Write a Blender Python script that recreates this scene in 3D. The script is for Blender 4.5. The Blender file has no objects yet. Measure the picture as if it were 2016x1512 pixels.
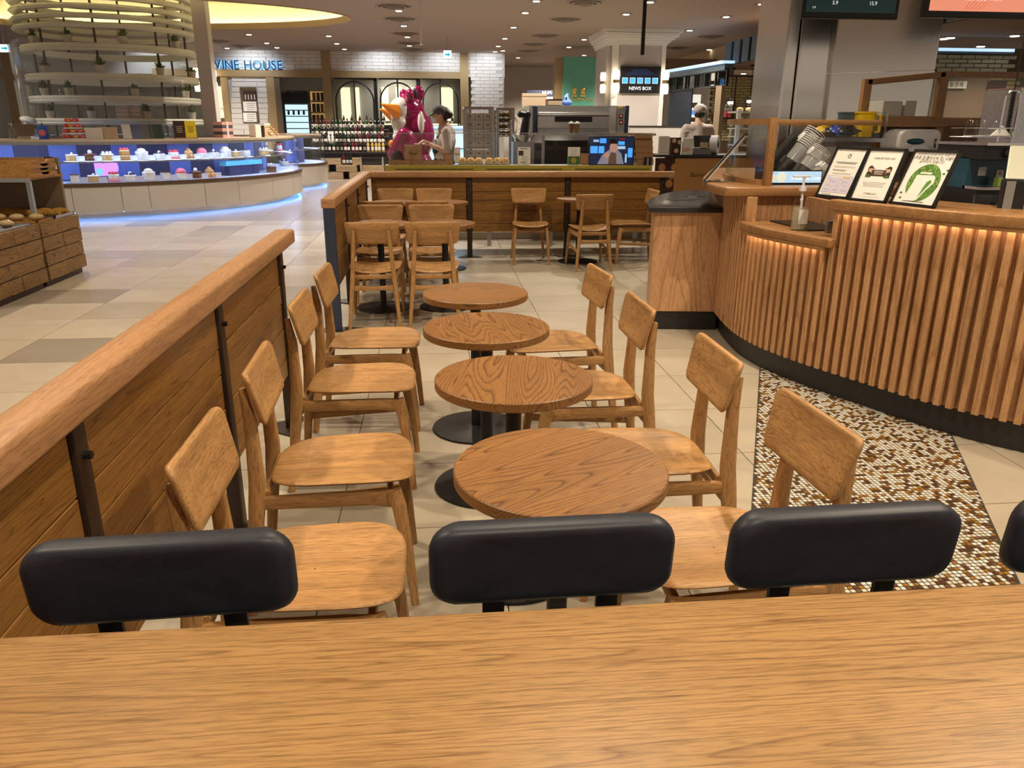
import bpy, bmesh, math, random
from mathutils import Vector, Matrix
R = math.radians
random.seed(7)
SC = bpy.context.scene
COL = SC.collection
# ---------------------------------------------------------------- camera (2016x1512 frame)
FPX = 1530.0
H = 1.54
_p, _y, _r = R(18.475), R(5.587), R(.295)
_f = Vector((math.sin(_y)*math.cos(_p), math.cos(_y)*math.cos(_p), -math.sin(_p)))
_rt = Vector((math.cos(_y), -math.sin(_y), 0))
_up = _rt.cross(_f)
CA = math.cos(_r)*_rt + math.sin(_r)*_up
CB = -math.sin(_r)*_rt + math.cos(_r)*_up
cam = bpy.data.cameras.new('camera')
cam.sensor_width = 36.0
cam.lens = 36.0*FPX/2016.0
cam.clip_start = .02
cam.clip_end = 200
camo = bpy.data.objects.new('camera', cam)
COL.objects.link(camo)
camo.matrix_world = Matrix(((CA.x, CB.x, -_f.x, 0), (CA.y, CB.y, -_f.y, 0), (CA.z, CB.z, -_f.z, H), (0, 0, 0, 1)))
SC.camera = camo
SC.view_settings.view_transform = 'Standard'
SC.view_settings.look = 'None'
SC.view_settings.gamma = 1.0
SC.view_settings.use_curve_mapping = False
SC.view_settings.exposure = 0.0
SC.cycles.max_bounces = 6
SC.cycles.diffuse_bounces = 3
SC.cycles.glossy_bounces = 3
SC.cycles.transparent_max_bounces = 16
SC.cycles.caustics_reflective = False
SC.cycles.caustics_refractive = False
SC.cycles.sample_clamp_indirect = 6.0
# ---------------------------------------------------------------- world: dim warm light of the hall all round
wd = bpy.data.worlds.new('hall_ambience')
SC.world = wd
wd.use_nodes = True
wd.node_tree.nodes['Background'].inputs[0].default_value = (1.0, .84, .68, 1)
wd.node_tree.nodes['Background'].inputs[1].default_value = .42
CEIL = 3.7
def lamp(kind, name, loc, power, color=(1, .80, .56), size=.12, angle=100, blend=.6, aim=None, sy=None):
    l = bpy.data.lights.new(name, kind)
    l.energy = power
    l.color = color
    o = bpy.data.objects.new(name, l)
    COL.objects.link(o)
    o.location = loc
    if kind == 'SPOT':
        l.shadow_soft_size = size
        l.spot_size = R(angle)
        l.spot_blend = blend
    elif kind == 'POINT':
        l.shadow_soft_size = size
    elif kind == 'AREA':
        l.size = size
        if sy:
            l.shape = 'RECTANGLE'
            l.size_y = sy
        else:
            l.shape = 'DISK'
    if aim is not None:
        o.rotation_euler = (Vector(aim)-Vector(loc)).to_track_quat('-Z', 'Y').to_euler()
    return o
WARM = (1, .82, .60)
# downlights over the seating corner
for (x, y, pw) in ((-2.1, 1.6, 150), (-2.1, 3.9, 150), (-1.9, 6.6, 120), (2.3, .9, 150), (2.5, 2.6, 170), (1.9, 5.0, 150),
                   (.35, -.6, 150), (.45, 3.0, 125), (.3, 7.9, 110), (2.4, 7.9, 110)):
    lamp('SPOT', 'downlight_or_fill', (x, y, CEIL-.06), pw*1.45, WARM, .05, 120, .5)
# wall washers over the wine shop fascia
for x in (-8.6, -5.6, -1.6, .4, 1.8):
    lamp('SPOT', 'fascia_washer', (x, 25.9, CEIL-.08), 75, (.84, .92, 1.0), .08, 110, .7, (x, 27.2, 2.6))
# downlights along the hall; wine-shop interior and left pastry-island beams are added fill
for (x, y, pw) in ((-5.0, 6.0, 75), (-4.6, 10.2, 105), (-1.6, 12.2, 200), (2.0, 12.0, 160), (5.0, 13.0, 200), (-2.2, 17.0, 260),
                   (2.0, 17.5, 260), (5.0, 18.0, 200), (-2.0, 23.5, 320), (2.0, 23.0, 300), (-6.5, 24.3, 300), (7.8, 17.0, 220), (6.0, 22.0, 260), (-8.5, 9.0, 80), (-1.2, 28.6, 130), (-9.3, 14.6, 110)):
    lamp('SPOT', 'downlight_or_fill', (x, y, CEIL-.06), pw*2.4, (1, .89, .76), .09, 140, .6)
# ---------------------------------------------------------------- mesh helpers
def at(u, v, Y):
    """world point on the plane y = Y that lies along photo pixel (u, v)"""
    d = _f + CA*((u-1008)/FPX) - CB*((v-756)/FPX)
    return Vector((0, 0, H)) + d*(Y/d.y)
class MB:
    def __init__(s):
        s.v = []; s.f = []; s.m = []; s.mi = 0
    def add(s, vs, fs):
        b = len(s.v)
        s.v += [tuple(p) for p in vs]
        s.f += [tuple(b+i for i in f) for f in fs]
        s.m += [s.mi]*len(fs)
        return s
    def box(s, c, d, rz=0, M=None):
        x, y, z = d[0]/2, d[1]/2, d[2]/2
        vs = [Vector((a*x, b*y, e*z)) for e in (-1, 1) for b in (-1, 1) for a in (-1, 1)]
        m = M if M else Matrix.Rotation(rz, 3, 'Z')
        vs = [m @ p + Vector(c) for p in vs]
        return s.add(vs, [(0, 2, 3, 1), (4, 5, 7, 6), (0, 1, 5, 4), (2, 6, 7, 3), (0, 4, 6, 2), (1, 3, 7, 5)])
    def bb(s, x0, x1, y0, y1, z0, z1):
        return s.box(((x0+x1)/2, (y0+y1)/2, (z0+z1)/2), (abs(x1-x0), abs(y1-y0), abs(z1-z0)))
    def lathe(s, prof, c=(0, 0, 0), n=24, M=None, sx=1, sy=1, cap=True):
        vs = []; fs = []
        for r, z in prof:
            for i in range(n):
                a = 2*math.pi*i/n
                vs.append(Vector((r*sx*math.cos(a), r*sy*math.sin(a), z)))
        for k in range(len(prof)-1):
            for i in range(n):
                j = (i+1) % n
                fs.append((k*n+i, k*n+j, (k+1)*n+j, (k+1)*n+i))
        if cap:
            if prof[0][0] > 1e-5: fs.append(tuple(reversed(range(n))))
            if prof[-1][0] > 1e-5: fs.append(tuple((len(prof)-1)*n+i for i in range(n)))
        if M: vs = [M @ p for p in vs]
        vs = [p+Vector(c) for p in vs]
        return s.add(vs, fs)
    def cyl(s, p0, p1, r0, r1=None, n=14):
        return s.tube([p0, p1], [r0, r0 if r1 is None else r1], n)
    def ball(s, c, r, n=14, M=None):
        k = max(6, n//2)
        if not isinstance(r, (tuple, list)): r = (r, r, r)
        prof = [(max(1e-4, math.sin(math.pi*i/k)), -math.cos(math.pi*i/k)) for i in range(k+1)]
        b = len(s.v)
        s.lathe(prof, (0, 0, 0), n)
        for i in range(b, len(s.v)):
            p = Vector((s.v[i][0]*r[0], s.v[i][1]*r[1], s.v[i][2]*r[2]))
            if M: p = M @ p
            s.v[i] = tuple(p+Vector(c))
        return s
    def prism(s, poly, z0, z1):
        n = len(poly)
        vs = [(p[0], p[1], z0) for p in poly]+[(p[0], p[1], z1) for p in poly]
        fs = [(i, (i+1) % n, n+(i+1) % n, n+i) for i in range(n)]
        fs += [tuple(reversed(range(n))), tuple(range(n, 2*n))]
        return s.add(vs, fs)
    def tube(s, path, rad, n=10, up=(0, 0, 1), flat=1.0, closed=False):
        path = [Vector(p) for p in path]
        if not isinstance(rad, (list, tuple)): rad = [rad]*len(path)
        vs = []; fs = []; m = len(path)
        for k, p in enumerate(path):
            if closed: t = path[(k+1) % m]-path[k-1]
            else: t = path[min(k+1, m-1)]-path[max(k-1, 0)]
            t.normalize()
            u = Vector(up)
            if abs(t.dot(u)) > .97: u = Vector((1, 0, 0))
            a = t.cross(u).normalized(); b = a.cross(t).normalized()
            for i in range(n):
                g = 2*math.pi*(i+.5)/n
                vs.append(p+a*(math.cos(g)*rad[k])+b*(math.sin(g)*rad[k]*flat))
        for k in range(m if closed else m-1):
            k2 = (k+1) % m
            for i in range(n):
                j = (i+1) % n
                fs.append((k*n+i, k2*n+i, k2*n+j, k*n+j))
        if not closed:
            fs += [tuple(range(n)), tuple(reversed(range((m-1)*n, m*n)))]
        return s.add(vs, fs)
    def bar(s, path, w, h, up=(0, 0, 1)):
        """rectangular bar along a path; w, h scalars or per-point lists (w across, h along up)"""
        path = [Vector(p) for p in path]; m = len(path)
        W = w if isinstance(w, (list, tuple)) else [w]*m
        Hh = h if isinstance(h, (list, tuple)) else [h]*m
        vs = []; fs = []
        for k, p in enumerate(path):
            t = (path[min(k+1, m-1)]-path[max(k-1, 0)]).normalized()
            u = Vector(up)
            if abs(t.dot(u)) > .97: u = Vector((1, 0, 0))
            a = t.cross(u).normalized(); b = a.cross(t).normalized()
            x, y = W[k]/2, Hh[k]/2
            c = .3
            for (i, j) in ((-1, -1+c), (-1, 1-c), (-1+c, 1), (1-c, 1), (1, 1-c), (1, -1+c), (1-c, -1), (-1+c, -1)):
                vs.append(p+a*(i*x)+b*(j*y))
        for k in range(m-1):
            for i in range(8):
                j = (i+1) % 8
                fs.append((k*8+i, k*8+j, (k+1)*8+j, (k+1)*8+i))
        fs += [tuple(reversed(range(8))), tuple(range((m-1)*8, m*8))]
        return s.add(vs, fs)
    def pad(s, outline, fn, prof):
        """closed cushion: outline of 2D points, prof = [(scale, height)], fn(a, b, h) -> 3D"""
        n = len(outline)
        cx = sum(p[0] for p in outline)/n; cy = sum(p[1] for p in outline)/n
        vs = []; fs = []
        for sc, h in prof:
            for (a, b) in outline:
                vs.append(fn(cx+(a-cx)*sc, cy+(b-cy)*sc, h))
        for k in range(len(prof)-1):
            for i in range(n):
                j = (i+1) % n
                fs.append((k*n+i, (k+1)*n+i, (k+1)*n+j, k*n+j))
        return s.add(vs, fs)
    def ring(s, prof, c, a0, a1, n):
        """profile [(r, z)] closed, swept round a vertical axis from angle a0 to a1"""
        full = abs(a1-a0) >= 2*math.pi-1e-6
        k = len(prof); m = n if full else n+1
        vs = []; fs = []
        for i in range(m):
            a = a0+(a1-a0)*i/n
            for r, z in prof: vs.append((c[0]+r*math.cos(a), c[1]+r*math.sin(a), c[2]+z))
        for i in range(n):
            j = (i+1) % m
            for q in range(k):
                w = (q+1) % k
                fs.append((i*k+q, j*k+q, j*k+w, i*k+w))
        if not full: fs += [tuple(reversed(range(k))), tuple(range((m-1)*k, m*k))]
        return s.add(vs, fs)
    def mesh(s, name, mats, smooth=40, bevel=0, seg=2):
        me = bpy.data.meshes.new(name)
        me.from_pydata(s.v, [], s.f)
        if not isinstance(mats, (list, tuple)): mats = [mats]
        for m in mats: me.materials.append(MAT[m] if isinstance(m, str) else m)
        if any(s.m): me.polygons.foreach_set('material_index', s.m)
        bm = bmesh.new(); bm.from_mesh(me)
        bmesh.ops.recalc_face_normals(bm, faces=bm.faces)
        if bevel:
            es = [e for e in bm.edges if len(e.link_faces) == 2 and e.calc_face_angle(0) > .6]
            bmesh.ops.bevel(bm, geom=es, offset=bevel, segments=seg, profile=.5, affect='EDGES', clamp_overlap=True)
        bm.to_mesh(me); bm.free()
        if smooth:
            me.polygons.foreach_set('use_smooth', [True]*len(me.polygons))
            me.set_sharp_from_angle(angle=R(smooth))
        me.update()
        return me
    def build(s, name, mats, parent=None, smooth=40, bevel=0, seg=2, loc=None, rot=None):
        return put(name, s.mesh(name, mats, smooth, bevel, seg), parent, loc, rot)
KIDS = {}
def adopt(o, parent):
    o.parent = parent
    KIDS.setdefault(parent.name, []).append(o)
def put(name, me, parent=None, loc=None, rot=None):
    o = bpy.data.objects.new(name, me)
    COL.objects.link(o)
    if parent is not None: adopt(o, parent)
    if loc is not None: o.location = loc
    if rot is not None: o.rotation_euler = rot
    return o
def tag(o, label=None, cat=None, group=None, kind=None):
    if label: o['label'] = label
    if cat: o['category'] = cat
    if group: o['group'] = group
    if kind: o['kind'] = kind
    return o
def thing(name, label, cat, loc=(0, 0, 0), rz=0, group=None):
    o = bpy.data.objects.new(name, None)
    COL.objects.link(o)
    o.location = loc; o.rotation_euler = (0, 0, rz)
    o.empty_display_size = .05
    return tag(o, label, cat, group)
def struct(o): o['kind'] = 'structure'; return o
def kids(o): return list(KIDS.get(o.name, ()))
def dup(root, loc, rz=0, label=None, group=None, parts=None):
    r = root.copy(); COL.objects.link(r); r.location = loc; r.rotation_euler = (0, 0, rz)
    if label: r['label'] = label
    if group: r['group'] = group
    for ch in (parts if parts is not None else kids(root)):
        c = ch.copy(); COL.objects.link(c); adopt(c, r)
        for g in kids(ch):
            d = g.copy(); COL.objects.link(d); adopt(d, c)
    return r
def rrect(w, h, r, n=5):
    out = []
    for (cx, cy, a0) in ((w/2-r, h/2-r, 0), (-w/2+r, h/2-r, 90), (-w/2+r, -h/2+r, 180), (w/2-r, -h/2+r, 270)):
        for i in range(n+1):
            a = R(a0+90*i/n)
            out.append((cx+r*math.cos(a), cy+r*math.sin(a)))
    return out
def smoothpath(pts, n=8):
    pts = [Vector(p) for p in pts]; out = []
    for i in range(len(pts)-1):
        p0 = pts[max(i-1, 0)]; p1 = pts[i]; p2 = pts[i+1]; p3 = pts[min(i+2, len(pts)-1)]
        for k in range(n):
            t = k/n
            out.append(.5*((2*p1)+(p2-p0)*t+(2*p0-5*p1+4*p2-p3)*t*t+(3*p1-p0-3*p2+p3)*t*t*t))
    out.append(pts[-1])
    return out
# ---------------------------------------------------------------- lettering (made while the scene is still empty)
def text_mesh(body, size=1.0, ext=.0, align='CENTER'):
    cu = bpy.data.curves.new('t', 'FONT')
    cu.body = body; cu.size = size; cu.extrude = ext; cu.align_x = align; cu.resolution_u = 3
    o = bpy.data.objects.new('t', cu); COL.objects.link(o)
    dg = bpy.context.evaluated_depsgraph_get()
    me = bpy.data.meshes.new_from_object(o.evaluated_get(dg))
    bpy.data.objects.remove(o)
    return me
TXT = {}
def T(body, size, ext=.0, align='CENTER'): TXT[body] = text_mesh(body, size, ext, align)
def letters(body, mat, parent=None, loc=(0, 0, 0), rot=(0, 0, 0), name='lettering', sc=1.0):
    me = TXT[body].copy()
    me.materials.clear(); me.materials.append(MAT[mat])
    o = put(name, me, parent, loc, rot)
    o.scale = (sc, sc, sc)
    return o
for ch in 'WINEHOUS': T(ch, 1.0, .05, 'LEFT')
for b in ('FORTNUM', '& MASON', 'STARBUCKS', "Bakers'", '사전예약안내에 따라 매장 내', '1회용 컵(플라스틱 컵) 사용이', '금지되어 있습니다.', '서로를 향한 존중과 배려', '통영제',
          '그랜드 상암로 자이아사', 'Paul', 'WINE STORY', 'CHAMPAGNE', 'Giraffe', '1997', '5.9', '15.9', 'NUM &', 'NEWS BOX', 'STARBUCKS CARD'):
    T(b, 1.0, .0)
# ---------------------------------------------------------------- materials
MAT = {}
def nmat(name):
    m = bpy.data.materials.new(name); m.use_nodes = True
    MAT[name] = m
    nt = m.node_tree
    return m, nt, nt.nodes['Principled BSDF']
def mat(name, col, rough=.5, metal=0, emit=None, es=1.0, spec=None, coat=0, trans=0):
    m, nt, b = nmat(name)
    b.inputs['Base Color'].default_value = (*col, 1)
    b.inputs['Roughness'].default_value = rough
    b.inputs['Metallic'].default_value = metal
    if emit:
        b.inputs['Emission Color'].default_value = (*emit, 1)
        b.inputs['Emission Strength'].default_value = es
    if coat: b.inputs['Coat Weight'].default_value = coat
    if trans: b.inputs['Transmission Weight'].default_value = trans
    if spec is not None: b.inputs['Specular IOR Level'].default_value = spec
    return m
def N(nt, t, **kw):
    n = nt.nodes.new(t)
    for k, v in kw.items(): setattr(n, k, v)
    return n
def coords(nt, scale, rnd=True, rot=(0, 0, 0)):
    tc = N(nt, 'ShaderNodeTexCoord'); mp = N(nt, 'ShaderNodeMapping')
    mp.inputs['Scale'].default_value = scale
    mp.inputs['Rotation'].default_value = rot
    nt.links.new(tc.outputs['Object'], mp.inputs['Vector'])
    if not rnd: return mp.outputs[0]
    oi = N(nt, 'ShaderNodeObjectInfo'); mu = N(nt, 'ShaderNodeMath', operation='MULTIPLY'); mu.inputs[1].default_value = 37.0
    ad = N(nt, 'ShaderNodeVectorMath', operation='ADD')
    nt.links.new(oi.outputs['Random'], mu.inputs[0])
    nt.links.new(mp.outputs[0], ad.inputs[0]); nt.links.new(mu.outputs[0], ad.inputs[1])
    return ad.outputs[0]
def ramp(nt, fac, stops):
    r = N(nt, 'ShaderNodeValToRGB')
    e = r.color_ramp.elements
    while len(e) < len(stops): e.new(.5)
    for el, (p, c) in zip(e, stops):
        el.position = p; el.color = (*c, 1)
    nt.links.new(fac, r.inputs[0])
    return r.outputs[0]
def noise(nt, vec, scale, detail=2, rough=.5, dist=0):
    n = N(nt, 'ShaderNodeTexNoise')
    n.inputs['Scale'].default_value = scale; n.inputs['Detail'].default_value = detail
    n.inputs['Roughness'].default_value = rough; n.inputs['Distortion'].default_value = dist
    if vec is not None: nt.links.new(vec, n.inputs['Vector'])
    return n.outputs['Fac']
def mixc(nt, f, a, b, mode='MIX'):
    m = N(nt, 'ShaderNodeMix', data_type='RGBA', blend_type=mode)
    if isinstance(f, float): m.inputs[0].default_value = f
    else: nt.links.new(f, m.inputs[0])
    for sock, x in ((m.inputs[6], a), (m.inputs[7], b)):
        if isinstance(x, tuple): sock.default_value = (*x, 1)
        else: nt.links.new(x, sock)
    return m.outputs[2]
def bump(nt, b, h, strength=.2, dist=.01):
    bp = N(nt, 'ShaderNodeBump'); bp.inputs['Strength'].default_value = strength; bp.inputs['Distance'].default_value = dist
    nt.links.new(h, bp.inputs['Height']); nt.links.new(bp.outputs[0], b.inputs['Normal'])
def wood(name, light, dark, axis='X', rings=7, ringscale=1.0, rough=.42, pore=.5, spec=.4, tone=.12, across=5.0):
    """oak: contour-line cathedral grain plus fine pores running along axis"""
    m, nt, b = nmat(name)
    i = 'XYZ'.index(axis)
    sc = [across*ringscale]*3; sc[i] = .55*ringscale
    v = coords(nt, sc)
    n0 = noise(nt, v, 1.0, 1.5, .35)
    mu = N(nt, 'ShaderNodeMath', operation='MULTIPLY'); mu.inputs[1].default_value = rings*2.2
    nt.links.new(n0, mu.inputs[0])
    fr = N(nt, 'ShaderNodeMath', operation='FRACT'); nt.links.new(mu.outputs[0], fr.inputs[0])
    mid = tuple((a*.62+d*.38) for a, d in zip(light, dark))
    g = ramp(nt, fr.outputs[0], ((0, mid), (.10, light), (.55, light), (.86, mid), (.97, dark), (1.0, mid)))
    sp = [300.0]*3; sp[i] = 22.0
    vp = coords(nt, sp)
    n1 = noise(nt, vp, 1.0, 2, .6)
    pr = ramp(nt, n1, ((.36, (1-pore*.55,)*3), (.52, (1, 1, 1))))
    c = mixc(nt, 1.0, g, pr, 'MULTIPLY')
    n2 = noise(nt, coords(nt, [s*.6 for s in sc]), 1.3, 2)
    tn = ramp(nt, n2, ((.3, (1-tone*1.6,)*3), (.7, (1+tone,)*3)))
    c = mixc(nt, 1.0, c, tn, 'MULTIPLY')
    nt.links.new(c, b.inputs['Base Color'])
    b.inputs['Roughness'].default_value = rough
    b.inputs['Specular IOR Level'].default_value = spec
    bump(nt, b, n1, .10, .002)
    return m
def speck(name, c1, c2, scale=6, rough=.5, spec=.4, detail=4, rnd=True, var=.0, bmp=0.0, metal=0):
    m, nt, b = nmat(name)
    v = coords(nt, (1, 1, 1), rnd)
    n = noise(nt, v, scale, detail, .6)
    c = ramp(nt, n, ((.3, c1), (.7, c2)))
    if var:
        oi = N(nt, 'ShaderNodeObjectInfo')
        t = ramp(nt, oi.outputs['Random'], ((0, (1-var,)*3), (.18, (1-var*.55,)*3), (.4, (1-.15*var,)*3), (1, (1, 1, 1))))
        c = mixc(nt, 1.0, c, t, 'MULTIPLY')
    nt.links.new(c, b.inputs['Base Color'])
    b.inputs['Roughness'].default_value = rough
    b.inputs['Metallic'].default_value = metal
    b.inputs['Specular IOR Level'].default_value = spec
    if bmp: bump(nt, b, n, bmp, .003)
    return m
def glassy(name, tint=(.95, .98, .97), refl=1.0, rough=.02):
    m = bpy.data.materials.new(name); m.use_nodes = True; MAT[name] = m
    nt = m.node_tree; nt.nodes.clear()
    out = N(nt, 'ShaderNodeOutputMaterial'); tr = N(nt, 'ShaderNodeBsdfTransparent'); gl = N(nt, 'ShaderNodeBsdfGlossy')
    tr.inputs[0].default_value = (*tint, 1); gl.inputs['Roughness'].default_value = rough
    lw = N(nt, 'ShaderNodeLayerWeight'); lw.inputs[0].default_value = .5
    pw = N(nt, 'ShaderNodeMath', operation='POWER'); pw.inputs[1].default_value = 4.0
    mu = N(nt, 'ShaderNodeMath', operation='MULTIPLY_ADD'); mu.inputs[1].default_value = .42*refl; mu.inputs[2].default_value = .03*refl
    mx = N(nt, 'ShaderNodeMixShader')
    nt.links.new(lw.outputs['Facing'], pw.inputs[0]); nt.links.new(pw.outputs[0], mu.inputs[0]); nt.links.new(mu.outputs[0], mx.inputs[0])
    nt.links.new(tr.outputs[0], mx.inputs[1]); nt.links.new(gl.outputs[0], mx.inputs[2])
    nt.links.new(mx.outputs[0], out.inputs[0])
    return m
for ax in 'XYZ':
    wood('oak_'+ax, (.47, .258, .098), (.35, .175, .060), ax, 5, 2.4, .42, .6, across=11)
    wood('rail_'+ax, (.47, .250, .115), (.37, .185, .080), ax, 3, 2.4, .42, .55, across=8)
    wood('board_'+ax, (.265, .125, .028), (.125, .052, .010), ax, 6, 1.6, .38, .5, across=14)
wood('table_top', (.275, .128, .038), (.095, .037, .010), 'X', 16, 1.5, .42, .5, .5, across=5.0)
wood('bar_top', (.385, .218, .079), (.22, .107, .034), 'X', 9, 1.0, .40, .55, .4, tone=.05, across=20.0)
wood('slat_oak', (.56, .315, .150), (.37, .185, .078), 'Z', 3, 1.6, .42, .5)
wood('panel_oak', (.56, .315, .160), (.36, .180, .080), 'Z', 6, 1.1, .5, .55, .3)
wood('counter_oak', (.38, .195, .075), (.27, .130, .047), 'X', 4, 2.2, .36, .55, across=11)
wood('rustic_oak', (.27, .145, .042), (.085, .038, .010), 'Y', 7, 2.2, .55, .5)
wood('tray_oak', (.44, .22, .055), (.25, .11, .025), 'Y', 5, 1.5, .5, .4)
wood('crate_pine', (.60, .43, .23), (.44, .29, .14), 'X', 4, 1.5, .6, .4)
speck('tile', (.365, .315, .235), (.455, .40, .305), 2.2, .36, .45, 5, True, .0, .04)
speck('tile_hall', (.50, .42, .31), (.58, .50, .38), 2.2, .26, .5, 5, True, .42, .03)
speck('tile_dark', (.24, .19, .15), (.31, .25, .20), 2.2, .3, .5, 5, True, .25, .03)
mat('grout', (.17, .13, .09), .8)
mat('mosaic_grout', (.035, .026, .018), .8)
for k, c in (('cream', (.58, .55, .44)), ('white', (.68, .68, .63)), ('amber', (.30, .14, .022)), ('brown', (.085, .036, .016)), ('umber', (.15, .075, .03))):
    mat('mosaic_'+k, c, .18, spec=.6)
speck('black_vinyl', (.010, .013, .023), (.016, .020, .033), 30, .48, .5, 3, True, 0, .05)
mat('black_metal', (.012, .012, .013), .42, .3)
mat('steel_brown', (.030, .015, .008), .45, .2)
mat('steel_blue', (.035, .045, .085), .42, .3)
mat('kick_black', (.016, .015, .015), .45)
mat('stone_black', (.022, .022, .025), .22, spec=.6)
mat('chrome', (.75, .75, .75), .12, 1)
speck('steel', (.50, .50, .50), (.62, .61, .60), 40, .26, .5, 2, False, metal=1)
mat('steel_polished', (.78, .74, .69), .18, 1)
mat('steel_dull', (.42, .42, .43), .38, .9)
glassy('glass', (.94, .965, .96), 1.1)
glassy('glass_clear', (.985, .992, .99), .8)
glassy('glass_smoke', (.50, .56, .60), 1.6)
glassy('plastic_clear', (.95, .965, .965), 1.5, .12)
def tinted(name, col, alpha=.5):
    m, nt, b = nmat(name)
    b.inputs['Base Color'].default_value = (*col, 1); b.inputs['Roughness'].default_value = .12; b.inputs['Alpha'].default_value = alpha
tinted('plastic_yellow', (.80, .55, .01), .62)
tinted('plastic_slate', (.08, .13, .17), .6)
tinted('cup_frost', (.74, .76, .78), .5)
tinted('gel', (.78, .80, .62), .35)
mat('white', (.78, .76, .72), .45)
mat('white_gloss', (.82, .82, .82), .2)
mat('paper', (.80, .78, .73), .6)
mat('ink', (.02, .018, .016), .6)
mat('ink_grey', (.28, .27, .26), .6)
mat('ink_brown', (.06, .022, .012), .5)
mat('ink_lilac', (.58, .56, .68), .6)
mat('ink_violet', (.25, .24, .38), .6)
mat('leaf_print', (.10, .24, .035), .6)
mat('leaf_print_dark', (.045, .14, .02), .6)
mat('leaf_print_light', (.28, .40, .09), .6)
mat('skin', (.62, .38, .26), .5)
mat('hair', (.010, .007, .006), .5)
mat('black_plastic', (.012, .012, .012), .35)
mat('grey_plastic', (.22, .22, .22), .4)
mat('blue_plastic', (.03, .06, .42), .35)
mat('yellow_plastic', (.75, .48, .02), .4)
mat('teal_dark', (.01, .06, .09), .25)
mat('bulb', (1, .9, .7), .5, emit=(1, .86, .62), es=14)
mat('lamp_face', (1, .9, .75), .5, emit=(1, .88, .68), es=9)
mat('plaster', (.62, .58, .53), .7)
mat('pillar_paint', (.50, .46, .43), .6)
mat('ceiling_paint', (.33, .26, .215), .8)
mat('soffit_cream', (.50, .37, .23), .7)
mat('soffit_brown', (.14, .085, .05), .7)
mat('taupe', (.22, .16, .10), .6)
# ================================================================ THE SETTING
floor = struct(MB().bb(-16, 12, -3, 34, -.12, -.006).build('floor', 'grout'))
def project(p):
    d = Vector(p)-Vector((0, 0, H)); z = d.dot(_f)
    return (1008+FPX*d.dot(CA)/z, 756-FPX*d.dot(CB)/z, z) if z > .05 else (-9e9, -9e9, z)
TX, TY = .636, .625
tiles = []
for i in range(-24, 18):
    for j in range(-7, 49):
        x = .846+TX*i+TX/2; y = 2.80+TY*j+TY/2
        if x < -15.6 or x > 11.6 or y > 33: continue
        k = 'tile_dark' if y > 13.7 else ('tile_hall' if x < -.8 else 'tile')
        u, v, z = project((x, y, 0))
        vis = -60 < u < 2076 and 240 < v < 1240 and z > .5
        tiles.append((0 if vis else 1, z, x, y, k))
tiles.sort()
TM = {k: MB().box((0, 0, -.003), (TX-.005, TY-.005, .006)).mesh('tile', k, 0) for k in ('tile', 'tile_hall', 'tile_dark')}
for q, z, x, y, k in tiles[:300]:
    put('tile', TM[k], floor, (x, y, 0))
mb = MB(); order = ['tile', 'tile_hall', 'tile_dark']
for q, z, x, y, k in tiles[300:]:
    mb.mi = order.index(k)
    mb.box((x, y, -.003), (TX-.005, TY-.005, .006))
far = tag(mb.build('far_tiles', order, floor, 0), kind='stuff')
# mosaic inlay in front of the service counter
def mosaic_edges(y): return 2.126-.4285*(4.773-y), 2.65-.4766*(3.5-y)
ys = (.7, 4.9)
poly = [(mosaic_edges(ys[0])[0], ys[0]), (mosaic_edges(ys[0])[1], ys[0]), (mosaic_edges(ys[1])[1], ys[1]), (mosaic_edges(ys[1])[0], ys[1])]
mosaic = struct(MB().prism(poly, -.001, .002).build('mosaic_inlay', 'mosaic_grout'))
MC = ['mosaic_cream', 'mosaic_white', 'mosaic_amber', 'mosaic_brown', 'mosaic_umber']
P = .0205
MM = [MB().box((0, 0, .0025), (P-.0050, P-.0050, .003)).mesh('mosaic_tile', c, 0) for c in MC]
cells = []
rm = random.Random(3)
y = .8
while y < 4.85:
    a, b = mosaic_edges(y)
    n0, n1 = math.ceil((a+.012)/P), math.floor((b-.012)/P)
    for n in range(n0, n1+1):
        x = n*P
        r = rm.random()
        c = 0 if r < .36 else 1 if r < .60 else 2 if r < .73 else 3 if r < .88 else 4
        u, v, z = project((x, y, 0))
        vis = 1885 < u < 2020 and v < 1152
        cells.append((0 if vis else 1, z, x, y, c))
    y += P
cells.sort()
for q, z, x, y, c in cells[:300]: put('mosaic_tile', MM[c], mosaic, (x, y, 0))
mb = MB()
for q, z, x, y, c in cells[300:]:
    mb.mi = c
    mb.box((x, y, .0025), (P-.0050, P-.0050, .003))
tag(mb.build('mosaic_tile_field', MC, mosaic, 0), kind='stuff')
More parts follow.
